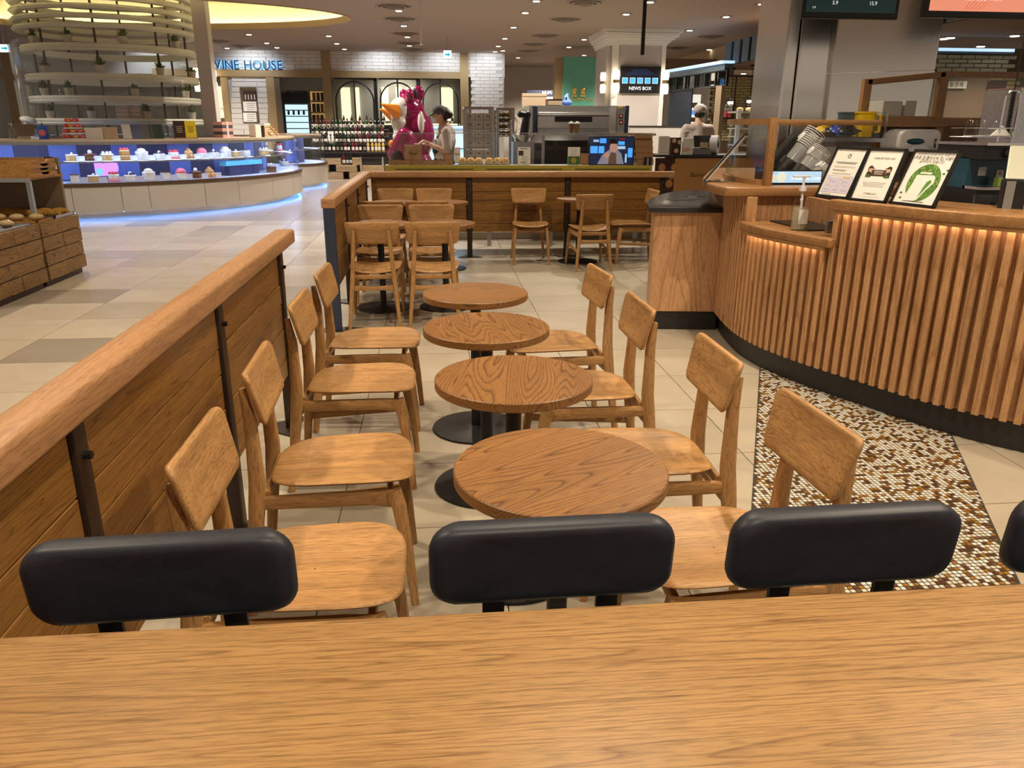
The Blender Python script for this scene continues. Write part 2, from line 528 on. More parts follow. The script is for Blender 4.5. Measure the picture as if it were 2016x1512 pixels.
# ================================================================ PARTITIONS
CAPZ0, CAPZ1 = .942, 1.012
PL = (.26, .15, .20, .24, .15)
def partition_run(root, p0, p1, posts, bolts=True, plate=True, end_mat='steel_brown'):
    """boards, posts and bolts along p0->p1 (2D); posts as distances along the run"""
    p0 = Vector((*p0, 0)); p1 = Vector((*p1, 0)); d = (p1-p0); L = d.length; d.normalize(); n = Vector((-d.y, d.x, 0))
    rz = math.atan2(d.y, d.x)
    def loc(t, off, z): q = p0+d*t+n*off; return (q.x, q.y, z)
    pm = MB().box((0, 0, .47), (.06, .05, .94)).mesh('post', 'steel_brown', 30, .004)
    bp = MB().prism([(-.15, -.04), (.15, -.04), (.04, .12), (-.04, .12)], 0, .006).mesh('foot_plate', 'steel_brown', 0)
    bl = MB().cyl((0, -.012, 0), (0, .012, 0), .009, n=8).mesh('bolt', 'black_metal', 0)
    for k, t in enumerate(posts):
        po = put('post', pm, root, loc(t, 0, 0), (0, 0, rz))
        for sgn in (-1, 1):
            put('bolt', bl, po, (0, sgn*.03, .86))
        if plate: put('foot_plate', bp, po, (0, 0, .004), (0, 0, 0 if k % 2 == 0 else math.pi))
    MB().box((0, 0, 0), (L-.01, .006, CAPZ0-.315)).build('light_block', 'steel_brown', root, 0, loc=loc(L/2, 0, (CAPZ0+.305)/2), rot=(0, 0, rz))  # added dark sheet inside the boards, blocks light leaking through their gaps
    ends = [0]+list(posts)+[L]
    for a, b in zip(ends[:-1], ends[1:]):
        a2, b2 = a+(.036 if a else 0), b-(.036 if b < L else 0)
        if b2-a2 < .05: continue
        z = CAPZ0
        for h in PL:
            hh = h*(CAPZ0-.305)
            bm = MB().box((0, 0, 0), (b2-a2, .024, hh-.004)).build('board', 'board_X', root, 30, .0025, 1, loc((a2+b2)/2, random.uniform(-.002, .002), z-hh/2), (0, 0, rz))
            z -= hh
near = thing('partition', 'low oak board partition with thick cap rail beside the nearest chairs', 'partition', (-.792, 0, 0))
MB().box((0, 0, 0), (5.23, .1, .07)).build('cap_rail', 'rail_X', near, 40, .012, 3, (0, 1.615, .977), (0, 0, R(90)))
partition_run(near, (0, -1.0), (0, 4.05), (.30, 1.46, 2.62, 3.785, 4.95))
farp = thing('partition', 'l-shaped oak board partition with dark steel posts enclosing the far tables', 'partition', (0, 0, 0))
cap = MB().add([(-.842, 5.975, CAPZ0), (-.742, 5.975, CAPZ0), (-.742, 9.43, CAPZ0), (2.88, 9.43, CAPZ0), (2.88, 9.53, CAPZ0), (-.842, 9.53, CAPZ0),
                (-.842, 5.975, CAPZ1), (-.742, 5.975, CAPZ1), (-.742, 9.43, CAPZ1), (2.88, 9.43, CAPZ1), (2.88, 9.53, CAPZ1), (-.842, 9.53, CAPZ1)],
               [(0, 1, 7, 6), (1, 2, 8, 7), (2, 3, 9, 8), (3, 4, 10, 9), (4, 5, 11, 10), (5, 0, 6, 11), (6, 7, 8, 11), (8, 9, 10, 11), (0, 5, 2, 1), (2, 5, 4, 3)])
cap.build('cap_rail', 'rail_X', farp, 40, .008, 2)
partition_run(farp, (-.792, 6.02), (-.792, 9.40), (1.05, 2.12, 3.2))
partition_run(farp, (-.74, 9.48), (2.78, 9.48), (1.145, 2.325, 3.49))
ep = MB().box((0, 0, .471), (.082, .05, .942)).build('end_post', 'steel_blue', farp, 30, .003, 1, (-.79, 6.005, 0))
MB().prism([(-.17, -.05), (.2, -.03), (.2, .05), (-.1, .12)], 0, .006).build('foot_plate', 'steel_brown', ep, 0, loc=(.02, 0, .004))
# ================================================================ BAR AND STOOLS
bar = thing('bar_table', 'high oak bar table filling the foreground', 'table', (.75, .5, 0))
MB().box((0, 0, .927), (2.96, .70, .046)).build('table_top', 'bar_top', bar, 40, .006, 3)
for x in (-1.3, 1.3):
    MB().box((x, 0, .452), (.07, .5, .904)).build('leg_panel', 'black_metal', bar, 30, .004)
MB().box((0, -.05, .86), (2.5, .05, .06)).build('stretcher', 'black_metal', bar, 30)
for o in kids(bar):
    if o.name.startswith('table_top'): o.location = (0, 0, 0)
def stool():
    t = thing('bar_stool', '', 'stool')
    ol = rrect(.355, .128, .038, 6)
    def f(a, b, h): return (a, h-.10*b+.45*a*a*-1+.0, .945+b)
    prof = [(.005, -.0235), (.2, -.0235), (.4, -.0235), (.6, -.0235), (.75, -.023), (.86, -.022), (.95, -.018), (.99, -.010), (1, 0), (.99, .010), (.95, .018), (.86, .022), (.75, .023), (.6, .0235), (.4, .0235), (.2, .0235), (.005, .0235)]
    MB().pad(ol, f, prof).build('backrest', 'black_vinyl', t, 60)
    for sx in (-.085, .085):
        MB().bar([(sx, -.004, .93), (sx, .0, .86), (sx, .01, .70), (sx*1.0, -.02, .655)], .032, .012, up=(0, 1, 0)).build('back_post', 'black_metal', t, 40)
    so = rrect(.38, .34, .09, 6)
    MB().pad(so, lambda a, b, h: (a, b-.18, .665+h), [(.02, -.02), (.9, -.02), (.98, -.012), (1, 0), (.98, .014), (.9, .022), (.02, .026)]).build('seat', 'black_vinyl', t, 60)
    for sx in (-1, 1):
        for (y0, y1) in ((-.05, .03), (-.31, -.37)):
            MB().cyl((sx*.14, y0, .645), (sx*.19, y1, 0), .014, n=10).build('leg', 'black_metal', t, 40)
    MB().tube([(-.172, .0, .28), (.172, .0, .28), (.172, -.345, .28), (-.172, -.345, .28)], .009, 8, closed=True).build('foot_ring', 'black_metal', t, 40)
    return t
st = stool()
sp = kids(st)
for k, (x, y, a, lb) in enumerate(((-.385, .985, 2.0, 'black bar stool with padded backrest beside the oak partition'), (.155, .985, 1.0, 'black bar stool with padded backrest in front of the nearest round table'),
                                   (.592, .985, 1.0, 'black bar stool with padded backrest standing before the mosaic floor'), (1.035, .985, -1, 'black bar stool cut off by the right edge, beyond the mosaic floor'))):
    o = st if k == 0 else dup(st, (0, 0, 0), 0, None, None, sp)
    o.location = (x, y, 0); o.rotation_euler = (0, 0, R(a))
    tag(o, lb, 'stool', 'black bar stools along the bar table')
# ================================================================ ROUND TABLES
def round_table():
    t = thing('round_table', '', 'table')
    r = .265
    MB().lathe([(.001, .703), (r-.003, .703), (r, .706), (r, .7315), (r-.0035, .735), (.001, .735)], n=80).build('table_top', 'table_top', t, 28)
    MB().box((0, 0, .696), (.26, .05, .012)).box((0, 0, .696), (.05, .26, .012)).build('top_bracket', 'black_metal', t, 30)
    MB().cyl((0, 0, .012), (0, 0, .70), .027, n=20).build('column', 'black_metal', t, 40)
    MB().lathe([(.001, 0), (.232, 0), (.235, .004), (.232, .010), (.06, .014), (.04, .022), (.001, .022)], n=48).build('base', 'black_metal', t, 40)
    return t
rt_ = round_table(); rp = kids(rt_)
for k, (x, y, a, lb) in enumerate((
        (.292, 1.742, 32, 'round brown oak table nearest the bar, with bold arching grain'),
        (.247, 2.470, 80, 'round brown oak table, second in the row from the bar'),
        (.200, 3.165, 95, 'round brown oak table, third in the row from the bar'),
        (.190, 3.868, 5, 'round reddish oak table at the far end of the aisle row'),
        (-.475, 6.80, 20, 'round table by the far partition, behind two chairs seen from behind'),
        (.075, 6.80, 70, 'round table on the aisle side of the first far pair'),
        (-.45, 8.72, 10, 'round table deep in the partition corner'),
        (.095, 8.72, 50, 'round table next to the corner table near the steel post'),
        (1.66, 9.08, 15, 'round table against the far partition between three single chairs'))):
    o = rt_ if k == 0 else dup(rt_, (0, 0, 0), 0, None, None, rp)
    o.location = (x, y, .0005); o.rotation_euler = (0, 0, R(a))
    tag(o, lb, 'table', 'round oak cafe tables')
# ================================================================ CHAIRS
def chair():
    t = thing('dining_chair', '', 'chair')
    ol = []
    for i in range(56):
        a = 2*math.pi*i/56
        c, s = math.cos(a), math.sin(a)
        x = .235*math.copysign(abs(c)**.50, c)
        w = .206+.012*(x/.235)
        if x < -.12: w -= .14*(-.12-x)
        ol.append((x, w*math.copysign(abs(s)**.50, s)))
    def fs(a, b, h): return (a, b, .437+.55*b*b-.30*max(0, a-.13)**2-.22*min(0, a+.05)*-.05+h)
    MB().pad(ol, fs, [(.01, .007), (.3, .007), (.6, .007), (.85, .007), (.96, .0065), (.985, .004), (1, 0), (.99, -.004), (.96, -.007), (.8, -.007), (.01, -.007)]).build('seat', 'oak_X', t, 60)
    wt, wb, hh = .216, .194, .172
    ob = []
    for (a, b) in rrect(2*wt, hh, .028, 5):
        k = (b+hh/2)/hh
        ob.append((a*(wb+(wt-wb)*k)/wt, b))
    def fb(a, b, h): return (-.252-.26*(b+.02)+.62*a*a-.030*0+h*1.0, a, .744+b)
    MB().pad(ob, fb, [(.005, -.011), (.2, -.011), (.4, -.011), (.6, -.011), (.8, -.011), (.95, -.0105), (.985, -.006), (1, 0), (.985, .006), (.95, .0105), (.8, .011), (.6, .011), (.4, .011), (.2, .011), (.005, .011)]).build('backrest', 'oak_Y', t, 60)
    for s in (-1, 1):
        MB().bar([(-.312, s*.197, 0), (-.288, s*.178, .20), (-.268, s*.162, .38), (-.262, s*.155, .46), (-.266, s*.140, .66), (-.282, s*.132, .765)],
                 [.025, .031, .036, .034, .030, .022], [.028, .038, .050, .048, .036, .020], up=(1, 0, 0)).build('rear_leg', 'oak_Z', t, 50)
        MB().bar([(.222, s*.205, 0), (.205, s*.196, .2), (.182, s*.184, .36), (.165, s*.176, .413)], [.024, .030, .036, .034], [.026, .034, .046, .052], up=(1, 0, 0)).build('front_leg', 'oak_Z', t, 50)
        MB().bar([(-.27, s*.160, .385), (-.10, s*.166, .388), (.10, s*.174, .392), (.178, s*.180, .385)], .024, [.040, .046, .048, .060]).build('side_rail', 'oak_X', t, 50)
        MB().bar([(-.293, s*.181, .215), (-.05, s*.186, .226), (.2, s*.194, .242)], .018, [.036, .028, .034]).build('side_stretcher', 'oak_X', t, 50)
    MB().bar([(-.276, -.160, .325), (-.272, 0, .322), (-.276, .160, .325)], .018, [.040, .030, .040]).build('rear_stretcher', 'oak_Y', t, 50)
    MB().bar([(-.236, -.155, .405), (-.236, .155, .405)], .022, .034).build('rear_rail', 'oak_Y', t, 50)
    MB().bar([(.155, -.178, .375), (.15, 0, .385), (.155, .178, .375)], .022, .036).build('front_rail', 'oak_Y', t, 50)
    return t
ch = chair(); cp = kids(ch)
CH = (
    (-.335, 1.80, 0, 'oak chair nearest the bar on the partition side', 0),
    (-.330, 2.475, 2, 'oak chair on the partition side, second from the bar', 0),
    (-.345, 3.37, -1, 'oak chair on the partition side, third from the bar', 0),
    (-.335, 4.06, -2, 'oak chair at the open end of the near partition', 0),
    (.735, 1.815, 183, 'oak chair nearest the bar on the counter side, over the mosaic', 1),
    (.690, 2.455, 180, 'oak chair on the counter side, second from the bar', 1),
    (.610, 3.19, 181, 'oak chair on the counter side, third from the bar', 1),
    (.590, 3.93, 185, 'oak chair farthest from the bar on the counter side', 1),
    (-.493, 6.33, 90, 'oak chair with its back to the aisle beside the blue-grey post', 2),
    (-.026, 6.32, 90, 'oak chair with its back to the aisle, next to the one at the post', 2),
    (-.510, 7.16, -90, 'oak chair facing the aisle across the first far table by the partition', 2),
    (-.037, 7.15, -90, 'oak chair facing the aisle across the first far table on the open side', 2),
    (-.520, 8.03, 90, 'oak chair back to back with its neighbour, on the corner side', 2),
    (-.080, 8.03, 90, 'oak chair back to back with its neighbour, on the open side', 2),
    (-.46, 9.10, -90, 'oak chair against the back boards in the partition corner', 2),
    (-.012, 9.10, -90, 'oak chair against the back boards, second from the corner', 2),
    (1.09, 9.10, -92, 'single oak chair facing out, left of the far wall table', 3),
    (1.713, 8.73, 92, 'oak chair seen from behind at the far wall table', 3),
    (2.28, 9.07, 183, 'oak chair turned sideways beside the condiment stand', 3))
GR = ('oak chairs along the near partition', 'oak chairs on the counter side of the aisle row', 'oak chairs in the far partition corner', 'oak chairs at the far wall table')
for k, (x, y, a, lb, g) in enumerate(CH):
    o = ch if k == 0 else dup(ch, (0, 0, 0), 0, None, None, cp)
    o.location = (x, y, 0); o.rotation_euler = (0, 0, R(a))
    tag(o, lb, 'chair', GR[g])
# ================================================================ SERVICE COUNTER
counter = thing('service_counter', 'curved oak slatted service counter with black kick plate', 'counter')
CPT = [(2.75, 7.6), (2.42, 6.75), (2.20, 5.92), (2.10, 5.30), (2.10, 4.90), (2.17, 4.58), (2.28, 4.28), (2.40, 4.02), (2.53, 3.74), (2.68, 3.50), (2.88, 3.27), (3.2, 3.02), (3.7, 2.82), (4.4, 2.72)]
CP = smoothpath([(*p, 0) for p in CPT], 10)
AL = [0]
for a, b in zip(CP[:-1], CP[1:]): AL.append(AL[-1]+(b-a).length)
def along(s):
    for k in range(len(AL)-1):
        if AL[k+1] >= s:
            t = (s-AL[k])/(AL[k+1]-AL[k]); p = CP[k].lerp(CP[k+1], t); d = (CP[k+1]-CP[k]).normalized()
            return p, d
    return CP[-1], (CP[-1]-CP[-2]).normalized()
def inward(d): return Vector((-d.y, d.x, 0))      # towards the barista side
def ribbon(path, off0, off1, z0, z1):
    """solid wall between two offsets of a plan path"""
    m = MB(); vs = []; fs = []
    n = len(path)
    for k, p in enumerate(path):
        d = (path[min(k+1, n-1)]-path[max(k-1, 0)]).normalized(); w = inward(d)
        for o, z in ((off0, z0), (off1, z0), (off1, z1), (off0, z1)):
            q = p+w*o; vs.append((q.x, q.y, z))
    for k in range(n-1):
        for i in range(4):
            j = (i+1) % 4
            fs.append((k*4+i, k*4+j, k*4+4+j, k*4+4+i))
    fs += [(0, 3, 2, 1), tuple((n-1)*4+i for i in range(4))]
    return m.add(vs, fs)
def yrange(y0, y1): return [p for p in CP if y1 <= p.y <= y0]
ribbon(CP, .03, .10, 0, .15).build('kick_plate', 'kick_black', counter, 40)
TALL, LOW = 1.09, .875
def slat_top(y): return LOW if 4.29 < y < 5.12 else TALL
pa = yrange(9, 5.10); pb = yrange(5.16, 4.27); pc = yrange(4.31, 0)
for nm, pth, zt in (('left', pa, TALL), ('mid', pb, LOW), ('right', pc, TALL)):
    ribbon(pth, .022, .05, .15, zt).build('backing_panel', 'slat_oak', counter, 40)
SM = {z: MB().box((0, 0, (z+.15)/2), (.034, .044, z-.15)).mesh('slat', 'slat_oak', 0, .003, 1) for z in (TALL, LOW)}
s = .25
while s < AL[-1]-.1:
    p, d = along(s)
    q = p+inward(d)*.004
    put('slat', SM[slat_top(p.y)], counter, (q.x, q.y, 0), (0, 0, math.atan2(d.y, d.x)))
    s += .0625
def slab(poly, z0, z1, name, m, parent, bev=.012):
    return MB().prism(poly, z0, z1).build(name, m, parent, 24, bev, 3)
def off(path, o):
    out = []
    for k, p in enumerate(path):
        d = (path[min(k+1, len(path)-1)]-path[max(k-1, 0)]).normalized()
        q = p+inward(d)*o; out.append((q.x, q.y))
    return out
# worktops: tall customer ledge, low hand-off shelf, upper ledge at the pick-up end
top_r = slab(off(pc[::2], -.07)+off(pc[::2], .42)[::-1], 1.09, 1.15, 'tall_ledge', 'counter_oak', counter)
low = slab(off(pb[::2], -.06)+[(2.75, 4.38), (2.75, 5.22), (2.1, 5.26)], .875, .93, 'handoff_shelf', 'counter_oak', counter)
ul = [(1.93, 5.17), (1.915, 5.30), (1.94, 5.55), (2.02, 5.9), (2.18, 6.35), (2.42, 6.95), (2.70, 7.6), (3.4, 7.6), (3.4, 5.17), (3.3, 5.13), (2.05, 5.13)]
slab(ul, 1.09, 1.15, 'upper_ledge', 'counter_oak', counter)
MB().bb(2.13, 3.3, 5.20, 5.24, .93, 1.09).build('nook_panel', 'panel_oak', counter, 0)
MB().bb(2.48, 2.52, 4.30, 5.2, .93, 1.09).build('nook_side', 'panel_oak', counter, 0)
MB().bb(2.33, 2.47, 4.50, 4.53, .93, 1.0).build('drip_rail', 'steel_dull', counter, 0)
# light strips under the overhangs
mat('strip', (1, .8, .6), .5, emit=(1, .73, .50), es=28)
for pth, z in ((pc, 1.088), (pb, .873)):
    ribbon(pth[2:-3], -.040, -.028, z-.002, z+.002).build('light_strip', 'strip', counter, 0)
    ribbon(pth[1:-1], -.062, -.048, z-.014, z+.004).build('ledge_lip', 'counter_oak', counter, 0)
# ---------------------------------------------------------------- condiment stand
cs = thing('condiment_stand', 'oak condiment stand with black stone top and waste holes', 'stand')
sp_ = [(1.655, 5.86), (2.18, 5.80), (2.36, 6.5), (2.62, 7.3), (2.45, 7.35), (2.12, 7.12), (1.9, 6.72), (1.75, 6.3)]
MB().prism(sp_, .15, .915).build('body', 'panel_oak', cs, 30)
MB().prism([(x*.985+.04, y*.99+.07) for x, y in sp_], 0, .15).build('kick_plate', 'kick_black', cs, 0)
tp = [(1.60, 5.83), (2.19, 5.77), (2.30, 6.2), (2.62, 7.35), (2.42, 7.42), (2.20, 7.25), (2.0, 6.95), (1.82, 6.6), (1.68, 6.2)]
slab(tp, .915, .955, 'stone_top', 'stone_black', cs, .006)
MB().lathe([(.085, 0), (.085, .006), (.072, .008), (.072, .0)], (2.28, 6.80, .9555), 28).build('steel_ring', 'chrome', cs)
MB().lathe([(.001, .0), (.071, .0), (.071, .002), (.001, .002)], (2.28, 6.80, .9555), 24).build('waste_hole', 'black_plastic', cs)
MB().box((2.02, 6.43, .9565), (.2, .10, .002)).build('slot', 'ink', cs, 0)
# ---------------------------------------------------------------- curved glass guard on the upper ledge
gg = thing('glass_guard', 'curved glass guard in an oak frame on the pick-up ledge', 'screen')
A0, A1 = R(178), R(262)
gc = (2.62, 6.42, 0)
def garc(r, z0, z1, w): return [(r-w, z0), (r+w, z0), (r+w, z1), (r-w, z1)]
P1 = at(1505, 355, 5.5); P1.z = 1.15
PL0 = Vector((2.10, 6.30, 1.15))
arc = smoothpath([(2.36, 6.36, 0), (2.26, 6.06, 0), (2.20, 5.78, 0), (2.20, 5.52, 0), (2.245, 5.30, 0)], 8)
ribbon(arc, -.018, .018, 1.15, 1.185).build('bottom_frame', 'oak_X', gg, 40)
ribbon(arc, -.004, .004, 1.185, 1.545).build('curved_pane', 'glass', gg, 40)
ribbon(arc, -.018, .018, 1.545, 1.585).build('top_frame', 'oak_X', gg, 40)
MB().box((2.262, 5.285, 1.37), (.05, .05, .44)).build('corner_post', 'oak_Z', gg, 30, .003)
MB().bb(2.28, 3.02, 5.27, 5.30, 1.545, 1.58).build('long_rail', 'oak_X', gg, 30, .003)
MB().bb(2.28, 3.02, 5.283, 5.288, 1.15, 1.545).build('long_pane', 'glass_clear', gg, 0)
# tilted sign holder leaning on the ledge, seen edge on
sh = thing('sign_holder', 'tilted acrylic menu holder with black edge at the ledge end', 'sign', (1.99, 5.75, 1.15), R(-20))
MB().box((.13, .0, .165), (.012, .2, .40), M=Matrix.Rotation(R(38), 3, 'Y')).build('menu_panel', 'white_gloss', sh, 0)
MB().box((.118, .0, .17), (.006, .22, .42), M=Matrix.Rotation(R(38), 3, 'Y')).build('black_edge', 'black_plastic', sh, 0)
MB().bb(-.02, .26, -.11, .11, 0, .01).build('foot', 'plastic_clear', sh, 0)
# ---------------------------------------------------------------- hand sanitiser bottle
hs = thing('sanitiser_bottle', 'clear pump bottle of hand sanitiser on the low shelf', 'bottle', (2.225, 4.66, .93))
MB().lathe([(.001, 0), (.034, 0), (.037, .006), (.037, .150), (.034, .172), (.018, .205), (.0145, .212), (.0145, .240)], n=24, cap=False).build('bottle_body', 'plastic_clear', hs)
MB().lathe([(.001, .008), (.034, .008), (.034, .135), (.001, .135)], n=20).build('gel', 'gel', hs)
MB().box((0, -.0375, .085), (.045, .002, .085)).build('label', 'paper', hs, 0)
MB().cyl((0, 0, .235), (0, 0, .262), .017, n=16).cyl((0, 0, .262), (0, 0, .315), .006, n=10).build('pump_neck', 'white_gloss', hs)
MB().box((-.012, 0, .320), (.080, .018, .012)).build('pump_head', 'white_gloss', hs, 30, .003)
MB().cyl((.004, 0, .02), (.0, 0, .235), .005, n=8).build('dip_tube', 'white', hs)
hs.scale = (1.3, 1.3, 1.0)
dm = tag(MB().box((2.42, 4.85, .935), (.36, .50, .010), rz=R(3)).build('drip_mat', 'black_plastic', None, 0, .002, 1), 'black rubber drip mat lying on the low shelf', 'mat')
# ---------------------------------------------------------------- digital strip and the steel deck behind the ledge
SHEET = {}
def poster(name, w, h, loc, rz, tilt, label, cat, frame='black_plastic', paper='paper', fw=.012, group=None):
    """framed sheet; local x = width, local z = height, faces -y; tilt leans back"""
    t = thing(name, label, cat, loc, rz, group)
    t.rotation_euler = (R(-tilt), 0, rz)
    MB().box((0, .006, h/2), (w, .012, h)).build('frame_back', frame, t, 0, .002, 1)
    for (cx, cz, dx, dz) in ((0, fw/2, w, fw), (0, h-fw/2, w, fw), (-w/2+fw/2, h/2, fw, h), (w/2-fw/2, h/2, fw, h)):
        MB().box((cx, -.003, cz), (dx, .012, dz)).build('frame_bar', frame, t, 0)
    SHEET[t.name] = MB().box((0, -.0015, h/2), (w-2*fw, .001, h-2*fw)).build('sheet', paper, t, 0)
    return t
def flat(t, poly, m, y=-.0030, name='print', zo=0):
    """printed flat shape on a sheet: poly of (x, z)"""
    n = len(poly)
    return MB().add([(p[0], y, p[1]+zo) for p in poly], [tuple(range(n))]).build(name, m, SHEET.get(t.name, t), 0)
def rect(x0, x1, z0, z1): return [(x0, z0), (x1, z0), (x1, z1), (x0, z1)]
def disc(x, z, r, n=24, a0=0, a1=360, sz=1): return [(x+r*math.cos(R(a0+(a1-a0)*i/n)), z+r*sz*math.sin(R(a0+(a1-a0)*i/n))) for i in range(n if a1-a0 == 360 else n+1)]
def lines(t, x, z, w, n, dz=.006, th=.0016, m='ink_grey', ragged=True, y=-.0031):
    mb = MB(); rr = random.Random(int(abs(x*1e4)+z*1e4))
    for k in range(n):
        ww = w*(rr.uniform(.7, 1) if ragged else 1); xx = x-ww/2
        while xx < x+ww/2-.002:
            dx = min(rr.uniform(.004, .012), x+ww/2-xx)
            mb.add([(xx, y, z-k*dz), (xx+dx, y, z-k*dz), (xx+dx, y, z-k*dz+th), (xx, y, z-k*dz+th)], [(0, 1, 2, 3)])
            xx += dx+.002
    return mb.build('small_print', m, SHEET.get(t.name, t), 0)
def fit(body, w): vs = TXT[body].vertices; return w/(max(v.co.x for v in vs)-min(v.co.x for v in vs))
def txt(t, body, x, z, size, m='ink', y=-.0032): return letters(body, m, SHEET.get(t.name, t), (x, y, z), (R(90), 0, 0), 'lettering', size)
PG = 'framed notices on the tall ledge'
rzp = R(-37)
def pz_(u, v): # point on the tall ledge
    d = _f + CA*((u-1008)/FPX) - CB*((v-756)/FPX)
    k = (1.15-H)/d.z
    return Vector((d.x*k, d.y*k, 1.15))
a1, b1 = pz_(1608, 388), pz_(1664, 394)
PW, PH = .178, .262
def notice(u0, v0, u1, v1, lb):
    a, b = pz_(u0, v0), pz_(u1, v1)
    d = b-a; w = d.length
    c = (a+b)/2
    return poster('framed_notice', w, .30, (c.x, c.y, 1.15), math.atan2(d.y, d.x), 24, lb, 'sign', group=PG), w, .30
t, w, h = notice(1606, 386, 1668, 393, 'framed white notice with a small round emblem and lilac panel')
mbx = rect(-w*.40, w*.40, h*.10, h*.44)
flat(t, mbx, 'ink_lilac')
# crowned round emblem with wavy hair, built from simple shapes
for r0, m, yy in ((.0130, 'ink', -.0031), (.0108, 'paper', -.0033)): flat(t, disc(0, h*.83, r0), m, yy)
for sx in (-1, 1):
    for q in range(3): flat(t, [(sx*(.0035+.0022*q), h*.83-.010), (sx*(.0047+.0022*q), h*.83-.010), (sx*(.0062+.0016*q), h*.83+.004), (sx*(.005+.0016*q), h*.83+.004)], 'ink', -.0035)
flat(t, [(-.006, h*.83+.004), (.006, h*.83+.004), (.007, h*.83+.009), (.003, h*.83+.0065), (0, h*.83+.0105), (-.003, h*.83+.0065), (-.007, h*.83+.009)], 'ink', -.0035)
lines(t, 0, h*.70, w*.70, 2, .007, .003, 'ink'); lines(t, 0, h*.62, w*.74, 2, .006); lines(t, -w*.12, h*.55, w*.5, 2, .006, .002, 'ink'); lines(t, 0, h*.485, w*.74, 2, .005)
flat(t, rect(-w*.28, w*.30, h*.395, h*.415), 'paper', -.0034); flat(t, rect(w*.10, w*.30, h*.395, h*.415), 'yellow_plastic', -.0036)
for (ix, iz) in ((-.28, .32), (.08, .32), (-.26, .21), (0, .21), (.26, .21)):
    flat(t, disc(w*ix, h*iz, .0075), 'ink_violet', -.0034); flat(t, disc(w*ix, h*iz, .0058), 'paper', -.0036)
    flat(t, rect(w*ix-.003, w*ix+.003, h*iz+.006, h*iz+.013), 'ink_violet', -.0034)
    lines(t, w*ix+(.028 if iz > .3 else 0), h*(iz-.055 if iz < .3 else iz), w*.2, 2, .004, .0018, 'ink_violet')
lines(t, -w*.2, h*.065, w*.4, 1, .004, .002, 'ink'); lines(t, w*.32, h*.955, w*.16, 2, .004, .002)
flat(t, disc(-w*.36, h*.945, .003), 'ink', -.0032)
t, w, h = notice(1671, 394, 1743, 401, 'framed white notice with two cartoon baristas holding a brown board')
txt(t, '서로를 향한 존중과 배려', 0, h*.80, fit('서로를 향한 존중과 배려', w*.56))
for sx in (-1, 1):
    x = sx*w*.25
    flat(t, [(x-.017, h*.46), (x+.017, h*.46), (x+.014, h*.56), (x-.014, h*.56)], 'ink')
    flat(t, [(x-.012, h*.455), (x+.012, h*.455), (x+.010, h*.50), (x-.010, h*.50)], 'leaf_print_dark', -.0033)
    flat(t, disc(x, h*.605, .0150), 'hair', -.0031); flat(t, disc(x-sx*.003, h*.598, .0125), 'skin', -.0034)
    flat(t, disc(x, h*.622, .0152, 16, 0, 180), 'ink_brown', -.0036); flat(t, [(x, h*.622), (x-sx*.026, h*.622), (x-sx*.024, h*.634), (x, h*.64)], 'ink_brown', -.0036)
    for e in (-.004, .004): flat(t, disc(x-sx*.003+e, h*.598, .0013, 8), 'ink', -.0037)
    flat(t, [(x-sx*.010, h*.535), (x-sx*.03, h*.525), (x-sx*.03, h*.545), (x-sx*.010, h*.56)], 'skin', -.0034)
flat(t, rect(-w*.19, w*.19, h*.485, h*.60), 'ink_brown', -.0038)
lines(t, 0, h*.57, w*.26, 3, .008, .003, 'paper', True, -.004)
lines(t, 0, h*.36, w*.66, 4, .0075, .002)
txt(t, 'STARBUCKS', 0, h*.135, fit('STARBUCKS', w*.34), 'ink'); lines(t, 0, h*.09, w*.6, 1)
t, w, h = notice(1752, 401, 1838, 411, 'framed notice with a green leaf wreath round a white tumbler shape')
for q, (b_, s_) in enumerate((('사전예약안내에 따라 매장 내', fit('사전예약안내에 따라 매장 내', w*.80)), ('1회용 컵(플라스틱 컵) 사용이', fit('1회용 컵(플라스틱 컵) 사용이', w*.88)), ('금지되어 있습니다.', fit('금지되어 있습니다.', w*.56)))): txt(t, b_, 0, h*(.895-.062*q), s_, 'ink' if q else 'ink_grey')
cx, cz = w*.02, h*.42
flat(t, disc(cx, cz, w*.345, 40, sz=1.05), 'leaf_print')
rl = random.Random(5); mbd = [MB(), MB()]
for q in range(150):
    a = rl.uniform(0, 360); rr = w*.345*math.sqrt(rl.uniform(.05, .92)); x = cx+rr*math.cos(R(a)); z = cz+rr*1.05*math.sin(R(a)); g = rl.uniform(0, 6.28); L = rl.uniform(.006, .013)
    c_, s_ = math.cos(g)*L, math.sin(g)*L
    mbd[q % 2].add([(x-c_, -.0034, z-s_), (x-s_*.4, -.0034, z+c_*.4), (x+c_, -.0034, z+s_), (x+s_*.4, -.0034, z-c_*.4)], [(0, 1, 2, 3)])
[tag(mbd[q].build('leaf_pattern', ('leaf_print_dark', 'leaf_print_light')[q], SHEET[t.name], 0), kind='stuff') for q in (0, 1)]
flat(t, [(-w*.27, h*.08), (-w*.20, h*.40), (-w*.19, h*.55), (w*.19, h*.56), (w*.24, h*.52), (w*.25, h*.42), (w*.16, h*.30), (w*.06, h*.12), (w*.0, h*.09)], 'paper', -.0038)
flat(t, [(w*.04, h*.14), (w*.14, h*.33), (w*.20, h*.43), (w*.17, h*.48), (w*.10, h*.44), (w*.07, h*.33)], 'leaf_print', -.0040)
flat(t, rect(-w*.13, w*.13, h*.575, h*.605), 'paper', -.0038)
for (x, z) in ((-.36, .22), (-.33, .13), (.37, .60), (.42, .66)): flat(t, disc(w*x, h*z, .008, 8, sz=.6), 'leaf_print_dark', -.0036)
lines(t, 0, h*.075, w*.5, 1, .006, .004, 'ink'); lines(t, 0, h*.045, w*.66, 2, .005)
